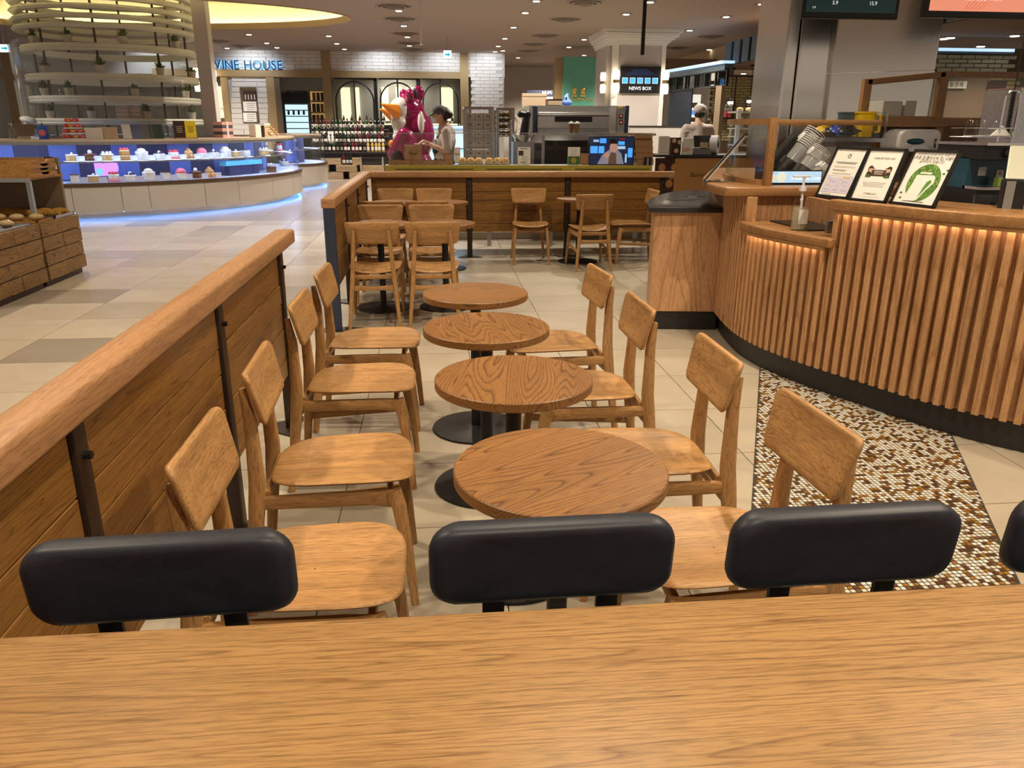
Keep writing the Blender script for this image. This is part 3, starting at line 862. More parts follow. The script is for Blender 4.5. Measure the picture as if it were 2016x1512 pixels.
# ================================================================ BREAD STAND
bs = thing('bread_stand', 'rustic oak block bread stand with steel shelf and dark back board', 'stand', (-3.78, 7.9, 0))
def bpart(nm, m, x0, x1, y0, y1, z0, z1, par=None, bev=0): return MB().bb(x0, x1, y0-7.9, y1-7.9, z0, z1).build(nm, m, par or bs, 0, bev, 1)
for (y0, y1) in ((6.98, 7.93), (7.96, 8.82)):
    c = bpart('crate_body', 'rustic_oak', -1.6, -.024, y0, y1, .06, .615)
    bpart('plinth', 'ink_brown', -1.55, -.05, y0+.02, y1-.02, 0, .06)
    for i in range(2):
        for j in range(4):
            L = (y1-y0)/2; hh = .555/4
            MB().box((0, 0, 0), (.022, L-.009, hh-.009)).build('plank', 'rustic_oak', bs, 0, .002, 1, (-.012+random.uniform(-.006, .005), y0-7.9+L*(i+.5), .06+hh*(j+.5)))
bpart('back_board', 'ink_olive' if 'ink_olive' in MAT else 'taupe', -2.6, -.13, 8.84, 8.88, 0, 1.19)
bpart('shelf', 'tray_oak', -2.6, -.10, 8.10, 8.84, 1.005, 1.025); bpart('shelf_edge', 'steel_dull', -2.6, -.09, 8.08, 8.10, .99, 1.03)
for x in (-.16, -1.1):
    bpart('shelf_post', 'steel_dull', x-.02, x+.02, 8.20, 8.24, .62, .995)
for q, (y0, y1, zt) in enumerate(((8.35, 8.78, .64), (7.98, 8.30, .63), (7.15, 7.85, .63))):
    tr = MB().bb(-.75, -.03, y0-7.9, y1-7.9, .616, .622)
    for a in ((-.75, -.735, y0, y1), (-.045, -.03, y0, y1), (-.75, -.03, y0, y0+.015), (-.75, -.03, y1-.015, y1)):
        tr.bb(a[0], a[1], a[2]-7.9, a[3]-7.9, .622, zt+.004)
    o = tr.build('baking_tray', ['steel_dull', 'tray_oak', 'steel_dull'][q], None, 0)
    o.location = (-3.78, 7.9, 0)
    tag(o, ('flat tray of croissants at the back of the bread stand', 'flat tray of wrapped rolls in the middle of the bread stand', 'flat tray at the near end of the bread stand')[q], 'tray')
speck('crust', (.64, .38, .075), (.42, .19, .03), 14, .5)
speck('crust_pale', (.62, .45, .22), (.50, .33, .13), 14, .5)
def croissant():
    t = thing('croissant', '', 'croissant')
    mb = MB()
    n = 9; pts = []; rad = []
    for i in range(n+1):
        a = R(-75+150*i/n)
        pts.append((.075*math.sin(a), .05*math.cos(a)-.03, .035)); rad.append(.012+.028*math.cos(R(-80+160*i/n))+(.004 if i % 2 else 0))
    mb.tube(pts, rad, 12, flat=.9)
    mb.build('dough', 'crust', t, 30)
    MB().ball((0, .02, .062), (.045, .022, .012), 12).build('crown_fold', 'crust', t)
    return t
cr = croissant(); ck = kids(cr); rr = random.Random(2)
ORD = ['first', 'second', 'third', 'fourth', 'fifth', 'sixth', 'seventh', 'eighth', 'ninth', 'tenth', 'eleventh', 'twelfth', 'thirteenth', 'fourteenth', 'fifteenth', 'sixteenth', 'seventeenth', 'eighteenth', 'nineteenth', 'twentieth']
for k in range(9):
    o = cr if k == 0 else dup(cr, (0, 0, 0), 0, None, None, ck)
    i, j = k % 5, k//5
    o.location = (-3.90-.135*i, 8.66-.17*j-.03*(i % 2), .622); o.rotation_euler = (0, 0, rr.uniform(-.5, .5))
    tag(o, 'golden croissant on the bread stand, %s from the aisle in the %s row' % (ORD[i], ('back', 'front')[j]), 'croissant', 'croissants on the back tray')
def roll(m):
    t = thing('wrapped_roll', '', 'bread')
    MB().ball((0, 0, .035), (.07, .045, .035), 14).build('bun', m, t)
    MB().ball((0, 0, .036), (.076, .05, .038), 14).build('wrapper', 'plastic_clear', t)
    MB().box((.085, 0, .036), (.03, .05, .004)).build('wrapper_end', 'plastic_clear', t, 0)
    return t
rl_ = roll('crust_pale'); rk = kids(rl_)
for k in range(8):
    o = rl_ if k == 0 else dup(rl_, (0, 0, 0), 0, None, None, rk)
    i, j = k % 4, k//4
    o.location = (-3.90-.17*i, (8.16, 7.6)[j]-.02*(i % 2), .622); o.rotation_euler = (0, 0, rr.uniform(-.4, .4))
    tag(o, 'plastic wrapped bread roll, %s from the aisle on the %s tray' % (ORD[i], ('middle', 'near')[j]), 'bread', 'wrapped rolls on the bread stand')
def wtray():
    t = thing('serving_tray', '', 'tray')
    m = MB()
    w, d, h = 1.15, .50, .040
    m.bb(-w, 0, 0, d, 0, .008)
    m.bb(-w, 0, 0, .012, .008, h); m.bb(-w, 0, d-.012, d, .008, h); m.bb(-w, -w+.012, 0, d, .008, h)
    m.add([(0, .012, .008), (0, d-.012, .008), (0, d-.012, h), (0, .36, h), (0, .32, .018), (0, .20, .018), (0, .16, h), (0, .012, h),
           (-.012, .012, .008), (-.012, d-.012, .008), (-.012, d-.012, h), (-.012, .36, h), (-.012, .32, .018), (-.012, .20, .018), (-.012, .16, h), (-.012, .012, h)],
          [(0, 1, 2, 3, 4, 5, 6, 7), (15, 14, 13, 12, 11, 10, 9, 8)]+[(i, (i+1) % 8, 8+(i+1) % 8, 8+i) for i in range(8)])
    m.build('tray_body', 'tray_oak', t, 0)
    return t
wt_ = wtray(); wk = kids(wt_)
for k in range(4):
    o = wt_ if k == 0 else dup(wt_, (0, 0, 0), 0, None, None, wk)
    o.location = (-3.86-.01*(k % 2), 8.18, 1.026+.0405*k)
    tag(o, 'wooden tray with a notched end in the bread stand stack, %s' % ('bottom one', 'second from below', 'third from below', 'topmost')[k], 'tray', 'stacked wooden trays')
mat('jar_green', (.02, .05, .02), .2)
j = thing('dark_jar', 'dark green jar behind the tray stack on the bread stand', 'jar', (-3.95, 8.74, 1.026))
MB().lathe([(.001, 0), (.06, 0), (.06, .13), (.04, .15)], n=18).build('jar_body', 'jar_green', j); MB().cyl((0, 0, .15), (0, 0, .175), .043).build('lid', 'black_plastic', j)
MB().ring([(.0605, .05), (.0615, .05), (.0615, .10), (.0605, .10)], (0, 0, 0), 0, 2*math.pi, 18).build('label_band', 'paper', j)
# ================================================================ ROUND CAKE COUNTER
CC = (-7.3, 17.9)
CR = 4.36
def pol(r, a, z=0, c=CC): return (c[0]+r*math.cos(a), c[1]+r*math.sin(a), z)
def ang_u(u, r, z, c=CC):
    best = None
    for i in range(-1500, 330, 3):
        a = R(i/10); p = project(pol(r, a, z, c))
        e = abs(p[0]-u)
        if best is None or e < best[0]: best = (e, a)
    return best[1]
mat('cake_panel', (.52, .47, .40), .45)
mat('trim_bronze', (.12, .075, .045), .35, .4)
mat('case_back', (.055, .052, .12), .5); mat('case_blue', (.14, .22, .62), .4)
mat('led_blue', (.2, .5, 1), .5, emit=(.12, .38, 1.0), es=26)
mat('led_case', (.6, .75, 1), .5, emit=(.46, .60, 1.0), es=20)
mat('top_cream', (.66, .52, .38), .4)
mat('case_floor', (.55, .58, .70), .4)
def rect_ring(r0, r1, z0, z1): return [(r0, z0), (r1, z0), (r1, z1), (r0, z1)]
def cake_case(cc, cr, a0, a1, label, npan, inner):
    t = thing('cake_case', label, 'display case', (cc[0], cc[1], 0))
    def rg(nm, m, r0, r1, z0, z1, par=t, n=72, sm=30): return MB().ring(rect_ring(r0, r1, z0, z1), (0, 0, 0), R(a0), R(a1), n).build(nm, m, par, sm)
    rg('recessed_base', 'steel_polished', cr-.30, cr-.16, 0, .10)
    rg('glow_strip', 'led_blue', cr-.075, cr-.045, .096, .0995)
    da = (a1-a0)/npan
    rr = random.Random(9)
    k = 0; a = a0
    while a < a1-.1:
        w = da*rr.choice((.6, 1.0, 1.0, 1.35)); w = min(w, a1-a)
        g = math.degrees(.005/cr)
        MB().ring(rect_ring(cr-.04, cr, .10, .52), (0, 0, 0), R(a+g), R(a+w-g), 6).build('stone_panel', 'cake_panel', t, 30)
        a += w
    rg('bronze_trim', 'trim_bronze', cr-.06, cr+.02, .52, .58)
    rg('case_floor', 'case_floor', inner, cr-.06, .55, .58)
    rg('back_wall', 'case_back', inner-.04, inner, .58, 1.20)
    q = a0+6
    while q < a1-5:
        MB().ring(rect_ring(inner, inner+.012, .60, 1.17), (0, 0, 0), R(q), R(q+math.degrees(.42/inner)), 5).build('blue_panel', 'case_blue', t, 30)
        q += math.degrees(.95/inner)
    sh = rg('glass_shelf', 'glass', inner+.05, cr-.16, .905, .915); rg('shelf_edge', 'steel_dull', cr-.17, cr-.155, .895, .920)
    rg('case_light', 'led_case', cr-.20, cr-.15, 1.205, 1.212); rg('light_cover', 'steel_dull', cr-.115, cr-.108, 1.185, 1.235); rg('shelf_light', 'led_case', cr-.22, cr-.19, .896, .903)
    n = 5
    for i in range(n):
        g = .12
        MB().ring(rect_ring(cr-.045, cr-.035, .58, 1.225), (0, 0, 0), R(a0+(a1-a0)*i/n+g), R(a0+(a1-a0)*(i+1)/n-g), 18).build('front_pane', 'glass_clear', t, 30)
    rg('counter_top', 'top_cream', inner-.25, cr-.10, 1.235, 1.27); rg('top_pane', 'glass_clear', inner, cr-.03, 1.222, 1.23)
    return t
cake_case(CC, CR, -158, 45, 'large round pastry counter with glass case, cream panels and blue glow', 21, 3.62)
C2 = (-4.6, 21.6)
cake_case(C2, 1.78, -48, 75, 'smaller round pastry counter behind the large one, near the wine bottles', 6, 1.2)
# cakes: (u, tier, kind)
for nm, c in (('sponge', (.60, .38, .14)), ('cream', (.82, .78, .72)), ('choc', (.12, .045, .02)), ('straw', (.65, .06, .07)), ('pink', (.80, .16, .20)), ('caramel', (.45, .20, .05)), ('berry', (.05, .03, .08)), ('plate_gold', (.70, .62, .45))):
    mat('cake_'+nm, c, .45)
def cake(kind):
    t = thing('cake', '', 'cake')
    MB().lathe([(.001, 0), (.105, 0), (.115, .006), (.001, .008)], n=24).build('cake_board', 'white_gloss', t)
    def cyl_(nm, m, r, z0, z1): return MB().lathe([(.001, z0), (r-.006, z0), (r, z0+.006), (r, z1-.008), (r-.008, z1), (.001, z1)], n=24).build(nm, m, t)
    def berries(n, r, z, m, s=.016):
        for i in range(n):
            a = 2*math.pi*i/n
            MB().ball((r*math.cos(a), r*math.sin(a), z), (s, s, s*1.2), 8).build('berry', m, t)
    if kind == 0: cyl_('sponge', 'cake_sponge', .075, .008, .075); cyl_('icing', 'cake_cream', .078, .075, .092); berries(1, .0, .10, 'cake_cream')
    elif kind == 1:
        cyl_('lower_layer', 'cake_choc', .08, .008, .05); cyl_('filling', 'cake_caramel', .078, .05, .06); cyl_('upper_layer', 'cake_choc', .08, .06, .10); berries(1, 0, .115, 'cake_cream', .03)
    elif kind == 2: cyl_('sponge', 'cake_sponge', .085, .008, .075); cyl_('icing', 'cake_cream', .087, .075, .095); berries(6, .05, .105, 'cake_cream', .02); berries(3, .02, .125, 'cake_berry', .012)
    elif kind == 3:
        for q in range(4): cyl_('puff_layer', ('cake_caramel', 'cake_sponge')[q % 2], .085-.006*q, .008+.035*q, .04+.035*q)
        berries(6, .045, .15, 'cake_straw', .02)
    elif kind == 4: cyl_('icing', 'cake_cream', .085, .008, .12); MB().ball((0, 0, .125), (.06, .06, .04), 14).build('topping', 'cake_plate_gold', t)
    elif kind == 5: cyl_('icing', 'cake_cream', .08, .008, .085); berries(5, .045, .095, 'cake_berry', .018); berries(1, 0, .10, 'cake_cream', .025)
    elif kind == 6: cyl_('collar', 'cake_pink', .095, .008, .03); cyl_('icing', 'cake_cream', .072, .03, .10); berries(6, .045, .112, 'cake_straw', .02)
    elif kind == 7:
        MB().lathe([(.001, .008), (.08, .008), (.085, .03), (.06, .09), (.03, .14), (.001, .16)], n=18).build('choux_cone', 'cake_caramel', t); berries(7, .07, .04, 'cake_sponge', .024); berries(5, .045, .09, 'cake_sponge', .022)
    elif kind == 8: cyl_('icing', 'cake_cream', .078, .008, .085); MB().ball((0, 0, .085), (.075, .075, .07), 18).build('pink_dome', 'cake_pink', t)
    elif kind == 9: MB().bb(-.06, .06, -.05, .05, .008, .10).build('slab', 'cake_cream', t, 30, .006); MB().bb(-.06, .06, -.05, .05, .10, .108).build('glaze', 'cake_choc', t, 0)
    return t
UP = [(142, 0), (177, 1), (211, 2), (246, 3), (280, 4), (314, 5), (343, 6), (371, 7), (397, 8), (421, 5), (444, 4), (465, 0), (483, 9), (519, 2), (548, 6)]
LO = [(149, 9), (186, 0), (224, 6), (258, 5), (293, 4), (326, 9), (356, 8), (386, 1), (413, 7), (535, 1), (560, 5)]
KN = ('plain sponge cake', 'dark chocolate cake', 'cream topped sponge cake', 'tall layered pastry cake', 'white iced cake with golden topping', 'white cake with dark berries', 'strawberry cream cake', 'choux tower', 'white cake with a pink dome', 'square iced slab cake')
protos = {}
for tier, lst, z, r in (('upper', UP, .916, 4.02), ('lower', LO, .581, 4.12)):
    for k, (u, kd) in enumerate(lst):
        a = ang_u(u, r, z+.05)
        if kd not in protos:
            o = protos[kd] = cake(kd)
        else: o = dup(protos[kd], (0, 0, 0), 0)
        o.location = pol(r, a, z); o.rotation_euler = (0, 0, a)
        s = 1.25
        o.scale = (s, s, s)
        tag(o, '%s on the %s case shelf, %s from the bread stand' % (KN[kd], tier, ORD[k]), 'cake', 'cakes in the round pastry counter')
mat('price_card', (.62, .62, .78), .5)
for tier, lst, z, r in (('upper', UP, .916, 4.10), ('lower', LO, .581, 4.20)):
    for k, (u, kd) in enumerate(lst[:10]):
        a = ang_u(u+17, r, z+.04)
        o = thing('price_card', 'small lilac price card right of the %s cake on the %s shelf' % (ORD[k], tier), 'card', pol(r, a, z), a+math.pi/2, 'price cards in the pastry counter')
        MB().box((0, 0, .045), (.13, .004, .09)).build('card', 'price_card', o, 0); MB().box((0, .012, .004), (.1, .03, .008)).build('holder', 'plastic_clear', o, 0)
# boxed sweets on the floor of the case (blue boxes)
mat('box_cyan', (.12, .55, .75), .4); mat('box_navy', (.02, .03, .10), .4)
a = ang_u(472, 3.85, .75)
o = thing('gift_box', 'long turquoise gift box standing in the pastry case', 'box', pol(3.9, a, .581), a+math.pi/2)
MB().box((0, 0, .09), (.9, .12, .18)).build('box_body', 'box_navy', o, 0); MB().box((0, 0, .225), (1.1, .16, .09)).build('lid', 'box_cyan', o, 0, .004)
# ---------------------------------------------------------------- things standing on the pastry counter top
ZT = 1.2705
def on_top(u, r=3.9): a = ang_u(u, r, ZT); return pol(r, a, ZT), a+math.pi/2
def tbox(nm, u, w, d, h, m, lab, cat, r=3.9, lid=None):
    p, rz = on_top(u, r)
    t = thing(nm, lab, cat, p, rz)
    MB().box((0, 0, h/2), (w, d, h)).build('body', m, t, 0, .004, 1)
    if lid: MB().box((0, 0, h+.006), (w*1.02, d*1.02, .03)).build('lid', lid, t, 0, .003, 1)
    return t
mat('kraft', (.34, .19, .085), .7); mat('kraft_light', (.62, .46, .30), .7); mat('menu_brown', (.045, .015, .012), .4); mat('menu_yellow', (.80, .62, .02), .4); mat('blue_bottle', (.02, .12, .55), .25); mat('red_sweet', (.75, .06, .03), .35); mat('orange_sweet', (.85, .30, .04), .35)
mat('bag_white', (.75, .70, .64), .6); mat('pink_stripe', (.80, .42, .36), .5); mat('dark_stripe', (.10, .08, .09), .5)
def pump(nm, u, lab, m='plastic_clear', body=(.03, .12), r=4.0):
    p, rz = on_top(u, r); t = thing(nm, lab, 'bottle', p, rz)
    MB().lathe([(.001, 0), (body[0], 0), (body[0], body[1]), (.012, body[1]+.03), (.012, body[1]+.05)], n=16).build('bottle_body', m, t)
    MB().cyl((0, 0, body[1]+.05), (0, 0, body[1]+.085), .006, n=8).box((-.015, 0, body[1]+.09), (.06, .016, .012)).build('pump', 'white_gloss', t)
    return t
pump('pump_bottle', 27, 'clear pump bottle at the far left of the pastry counter top', 'plastic_clear', (.055, .15))
t = thing('till_screen', 'small tilted till screen by the worker in the white cap', 'screen', *on_top(47, 3.8)); MB().box((0, 0, .14), (.36, .02, .20), M=Matrix.Rotation(R(-25), 3, 'X')).build('screen', 'taupe', t, 0, .004); MB().box((0, .04, .03), (.16, .12, .06)).build('stand', 'cake_plate_gold', t, 0, .004)
t = pump('spray_bottle', 86, 'blue spray bottle on the pastry counter', 'blue_bottle', (.075, .20)); MB().ball((0, -.06, .10), (.05, .03, .06), 10).build('label_patch', 'cake_pink', t)
p, rz = on_top(148, 4.0)
t = thing('candy_tower', 'tiered tower of red and orange sweets on the pastry counter', 'sweets', p, rz)
for q in range(4): MB().lathe([(.001, 0), (.20-.03*q, 0), (.20-.03*q, .015), (.001, .015)], (0, 0, .085*q), 18).build('tier_tray', 'white_gloss', t)
for q in range(4):
    for i in range(9-q):
        g = 2*math.pi*i/(9-q); MB().ball(((.16-.03*q)*math.cos(g), (.16-.03*q)*math.sin(g), .045+.085*q), (.038, .038, .03), 8).build('sweet', ('red_sweet', 'orange_sweet', 'cake_pink')[(i+q) % 3], t)
tbox('cream_box', 186, .26, .2, .16, 'bag_white', 'cream paper box beside the sweets tower', 'box', 3.95, 'bag_white'); tbox('gift_carton', 213, .30, .2, .17, 'kraft_light', 'pale cardboard carton behind the pastry counter edge', 'box', 3.8, 'kraft_light')
for k, (u, m, w) in enumerate(((252, 'bag_white', .12), (272, 'box_navy', .16), (290, 'dark_stripe', .16), (308, 'jar_green', .2))):
    t = thing('menu_booklet', '%s standing booklet on the pastry counter' % ('pale green', 'navy', 'black', 'dark olive')[k], 'booklet', *on_top(u, 3.85))
    MB().box((0, 0, .12), (w*1.2, .015, .24), M=Matrix.Rotation(R(-14), 3, 'X')).build('cover', m, t, 0); MB().box((0, .03, .005), (w*1.2, .09, .01)).build('foot', m, t, 0)
pump('pump_bottle', 340, 'clear pump bottle beside the dark brown menu card', 'plastic_clear', (.045, .13))
for u, m, lb in ((356, 'menu_brown', 'dark brown menu card standing on the pastry counter'), (377, 'menu_yellow', 'yellow menu card standing on the pastry counter')):
    t = thing('menu_card', lb, 'card', *on_top(u, 4.05)); MB().box((0, 0, .15), (.21, .008, .30)).build('card', m, t, 0); MB().box((0, 0, .008), (.22, .06, .016)).build('foot', 'kraft', t, 0)
    for q in range(4): MB().box((0, -.005, .20-.03*q), (.12-.02*(q % 2), .002, .008)).build('print_line', 'cake_plate_gold' if m == 'menu_brown' else 'menu_brown', t, 0)
for k in range(5):
    p, rz = on_top(441, 3.75); o = thing('striped_box', 'flat pink and grey cake box in the striped stack, %s from below' % ORD[k], 'box', (p[0], p[1], ZT+.058*k), rz, 'stacked striped cake boxes')
    MB().box((0, 0, .028), (.28, .22, .056)).build('carton', ('pink_stripe', 'dark_stripe')[k % 2], o, 0); MB().box((0, -.111, .028), (.05, .003, .056)).build('ribbon', 'white_gloss', o, 0)
tbox('paper_bag', 503, .2, .14, .24, 'bag_white', 'white printed paper bag on the pastry counter', 'bag', 3.95); tbox('tea_tin', 519, .05, .05, .2, 'menu_brown', 'narrow dark tin beside the white paper bag', 'tin', 4.0, 'black_plastic')
for k, (u, m) in enumerate(((532, 'crust_pale'), (556, 'orange_sweet'))):
    t = thing('macaron_tray', ('tilted tray of pale cookies on the pastry counter', 'tilted tray of brown and orange cookies on the pastry counter')[k], 'tray', *on_top(u, 3.85))
    Mx = Matrix.Rotation(R(50), 3, 'X')
    MB().box((0, .0, .11), (.28, .26, .012), M=Mx).build('tray', 'kraft_light', t, 0)
    for i in range(4):
        for q in range(4): v_ = Mx @ Vector((-.10+.066*i, -.1+.066*q, .016)); MB().ball((v_.x, v_.y, v_.z+.11), (.026, .026, .014), 8, M=None).build('cookie', (m, 'cake_caramel')[(i+q) % 2], t)
tbox('coffee_canister', 573, .13, .13, .24, 'kraft_light', 'tan canister with white lid at the end of the pastry counter', 'canister', 3.7, 'white_gloss')
# ================================================================ GLASS DRUM WITH RING SHELVES
DC = (-6.5, 17.9)
gd = thing('glass_drum', 'tall glass drum with white ring shelves above the pastry counter', 'display', (DC[0], DC[1], 0))
mat('ring_white', (.80, .77, .66), .5)
for k in range(10):
    MB().ring(rect_ring(1.80, 1.812, 1.27, 4.25), (0, 0, 0), R(36*k+.15), R(36*k+35.85), 10).build('glass_panel', 'glass_clear', gd, 30)
for z in (2.82, 2.30, 1.90, 1.49): MB().ring([(1.38, z), (1.60, z), (1.62, z+.03), (1.60, z+.05), (1.62, z+.08), (1.60, z+.12), (1.38, z+.12)], (0, 0, 0), 0, 2*math.pi, 60).build('ring_shelf', 'ring_white', gd, 30)
for z in (3.20, 3.36, 3.52, 3.68, 3.84): MB().ring([(1.5, z), (1.66, z), (1.7, z+.04), (1.66, z+.08), (1.5, z+.08)], (0, 0, 0), 0, 2*math.pi, 60).build('ring_louvre', 'ring_white', gd, 30)
for k in range(8): MB().cyl((1.42*math.cos(R(45*k-80)), 1.42*math.sin(R(45*k-80)), 1.27), (1.42*math.cos(R(45*k-80)), 1.42*math.sin(R(45*k-80)), 4.2), .022, n=8).build('hanger_rod', 'trim_bronze', gd)
speck('foliage', (.10, .14, .025), (.22, .25, .07), 30, .6); mat('pot', (.55, .50, .40), .5)
def plant(seed, h):
    t = thing('potted_plant', '', 'plant')
    MB().lathe([(.001, 0), (.045, 0), (.06, .09), (.064, .10), (.055, .10), (.05, .08), (.001, .08)], n=16).build('pot', 'pot', t)
    rr = random.Random(seed); mb = MB()
    for i in range(46):
        a = rr.uniform(0, 6.28); e = rr.uniform(.1, 1.45); L = rr.uniform(.07, .13)
        d = Vector((math.cos(a)*math.cos(e), math.sin(a)*math.cos(e), math.sin(e)*h)); b = Vector((0, 0, .085)); s_ = Vector((-math.sin(a), math.cos(a), 0))*.018
        m_ = b+d*L*.55; tip = b+d*L
        mb.add([b, m_-s_, tip, m_+s_+Vector((0, 0, .008))], [(0, 1, 2), (0, 2, 3)])
    tag(mb.build('foliage', 'foliage', t, 0), kind='stuff')
    return t
pp = [plant(1, 1.0), plant(2, .75), plant(3, 1.2)]; used = [0, 0, 0]; n_ = 0
for tier, z, us in (('top', 2.941, (65, 133, 242, 345)), ('second', 2.421, (88, 197, 315, 378)), ('third', 2.021, (87, 135, 265, 365)), ('lowest', 1.611, (98, 180, 288, 378))):
    for k, u in enumerate(us):
        a = ang_u(u, 1.5, z+.1, DC); q = n_ % 3; n_ += 1
        o = pp[q] if not used[q] else dup(pp[q], (0, 0, 0)); used[q] = 1
        o.location = pol(1.5, a, z, DC); o.rotation_euler = (0, 0, n_*1.3); o.scale = (1.35,)*3
        tag(o, 'small potted plant on the %s ring shelf of the glass drum, %s from the left' % (tier, ORD[k]), 'plant', 'potted plants in the glass drum')
for k in range(6):
    i, q = k % 2, k//2
    p = pol(1.48, ang_u(243+22*i, 1.48, 1.70, DC), 1.611+.075*q, DC)
    o = thing('cream_carton', 'cream carton on the lowest ring shelf, %s column, %s from below' % (('left', 'right')[i], ORD[q]), 'box', p, R(5), 'cream cartons in the glass drum')
    MB().box((0, 0, .036), (.22, .16, .072)).build('carton', 'top_cream', o, 0, .003, 1); MB().box((0, -.0815, .036), (.22, .002, .01)).build('band', 'kraft', o, 0)
cx_ = at(401, 120, 16.6).x
post = struct(MB().bb(cx_-.13, cx_+.13, 16.6, 16.9, 0, 4.3).build('trim_1', 'pillar_paint', None, 0, .01))
# violet neon plaques in the lower case
mat('neon_violet', (.5, .2, .8), .4, emit=(.55, .25, 1.0), es=1.2); mat('neon_cyan', (.2, .6, .8), .4, emit=(.2, .6, 1.0), es=.8)
for u, sh_, lb in ((186, 0, 'violet quarter-round neon plaque in the lower pastry case'), (221, 1, 'violet oval neon plaque in the lower pastry case')):
    a = ang_u(u, 3.8, .75); t = thing('neon_plaque', lb, 'sign', pol(3.78, a, .581), a+math.pi/2)
    if sh_: MB().lathe([(.10, -.006), (.115, -.006), (.115, .006), (.10, .006)], (0, 0, .22), 24, Matrix.Rotation(R(90), 3, 'X'), 1, 1.25).build('glowing_rim', 'neon_violet', t)
    else: MB().add([(0, -.01, .08)]+[(.30*math.sin(R(9*i)), -.01, .08+.24*math.cos(R(9*i))) for i in range(11)], [tuple(range(12))]).build('plaque', 'neon_violet', t, 0); MB().box((.07, -.018, .15), (.10, .008, .10)).build('cyan_panel', 'neon_cyan', t, 0)
    MB().box((0, .01, .05), (.12, .03, .10)).build('foot', 'plastic_clear', t, 0)
# ================================================================ WINE SHOP FRONT (27 m away)
YW = 27.0
def wb(nm, m, u0, v0, u1, v1, Y, dep, par=None, bev=0, st=False):
    """box whose front face on plane y = Y covers the photo rectangle, dep metres deep"""
    a = at(u0, (v0+v1)/2, Y); b = at(u1, (v0+v1)/2, Y); um = (u0+u1)/2; c = at(um, v0, Y); d = at(um, v1, Y)
    return MB().bb(a.x, b.x, Y, Y+dep, d.z, c.z).build(nm, m, par, 0, bev, 1)
mat('brick_white', (.62, .58, .54), .6); mat('brick_joint', (.47, .44, .41), .8); mat('timber', (.30, .20, .09), .55); mat('timber_dark', (.10, .065, .035), .5)
mat('shop_dark', (.03, .03, .032), .5); mat('shop_wall', (.28, .27, .24), .6); mat('cream_lit', (.80, .68, .42), .5, emit=(1, .84, .52), es=1.3); mat('frame_black', (.018, .018, .02), .4)
mat('sign_navy', (.006, .018, .05), .35); mat('sign_glow', (.2, .6, 1), .5, emit=(.16, .50, 1.0), es=3.0)
mat('sconce', (1, .9, .75), .5, emit=(1, .84, .60), es=6); mat('brass', (.35, .24, .10), .35, .7)
mat('cool_lit', (.6, .8, .9), .5, emit=(.55, .82, 1.0), es=1.2)
X0, X1 = -15.5, 2.35
wall = struct(MB().bb(X0, X1, YW+.02, YW+.25, 2.98, CEIL).build('wall_back', 'brick_joint', None, 0))
bk = MB().box((0, 0, 0), (.43, .03, .098)).mesh('brick', 'brick_white', 0, .004, 1)
n_ = 0
for r in range(7):
    x = -7.6+(.22 if r % 2 else 0)
    while x < 2.2:
        if True:
            put('brick', bk, wall, (x, YW+.012+random.uniform(-.004, .004), 3.035+.104*r)); n_ += 1
        x += .44
# brick pier at the end of the shop and wall under the frame
pier = struct(MB().bb(1.28, 2.33, YW+.02, YW+.5, 0, 2.98).build('wall_pier', 'brick_joint', None, 0))
bk2 = MB().box((0, 0, 0), (.30, .03, .098)).mesh('brick', 'brick_white', 0, .004, 1)
for r in range(12):
    for q in range(4):
        x = 1.40+.31*q+(.12 if r % 2 else 0)
        if x < 2.25: put('brick', bk2, pier, (x, YW+.012, 2.93-.104*r))
tim = thing('timber_portal', 'tan timber framing of the wine shop front', 'frame')
wb('beam', 'timber', 300, 138, 912, 152, YW-.09, .10, tim); wb('beam', 'timber', -300, 138, 40, 152, YW-.09, .10, tim)
for (u0, u1, v0, v1, m) in ((639, 655, 99, 338, 'timber'), (907, 923, 101, 335, 'timber'), (441, 454, 150, 300, 'timber'), (529, 545, 150, 300, 'timber'), (16, 38, 92, 300, 'timber'), (545, 556, 152, 300, 'timber_dark')):
    wb('post', m, u0, v0+2, u1, v1, YW-.10, .11, tim)
# panel with notice board between two posts
pan = struct(wb('wall_panel', 'brick_joint', 452, 150, 531, 300, YW+.03, .1))
for r in range(13):
    a = at(455, 155+10.5*r, YW+.0); b = at(528, 155+10.5*r, YW+.0)
    cut = .5+(.2 if r % 2 else -.15)
    for (f0, f1) in ((0, cut), (cut, 1)):
        xa, xb = a.x+(b.x-a.x)*f0, a.x+(b.x-a.x)*f1
        put('brick', MB().box((0, 0, 0), (xb-xa-.012, .03, .17)).mesh('brick', 'brick_white', 0), pan, ((xa+xb)/2, YW+.012, a.z))
nb = thing('notice_board', 'tall dark wood notice board with photo and price sheets on the shop wall', 'board')
wb('board', 'timber_dark', 475, 172, 507, 241, YW-.05, .04, nb)
for (v0, v1, m) in ((179, 198, 'menu_brown'), (200, 219, 'paper'), (222, 240, 'paper')):
    s_ = wb('sheet', m, 479, v0, 505, v1, YW-.06, .008, nb)
    for q in range(4):
        if m == 'paper': wb('text_line', 'ink_grey', 486, v0+3+4*q, 503-3*(q % 2), v0+4+4*q, YW-.065, .004, nb)
for q in range(4): wb('photo_bottle', 'brick_white', 482+6*q, 186, 484+6*q, 196, YW-.066, .004, nb)
p = at(491, 175.5, YW-.06); letters('WINE STORY', 'brass', nb, (p.x, p.y-.01, p.z), (R(90), 0, 0), 'lettering', .10)
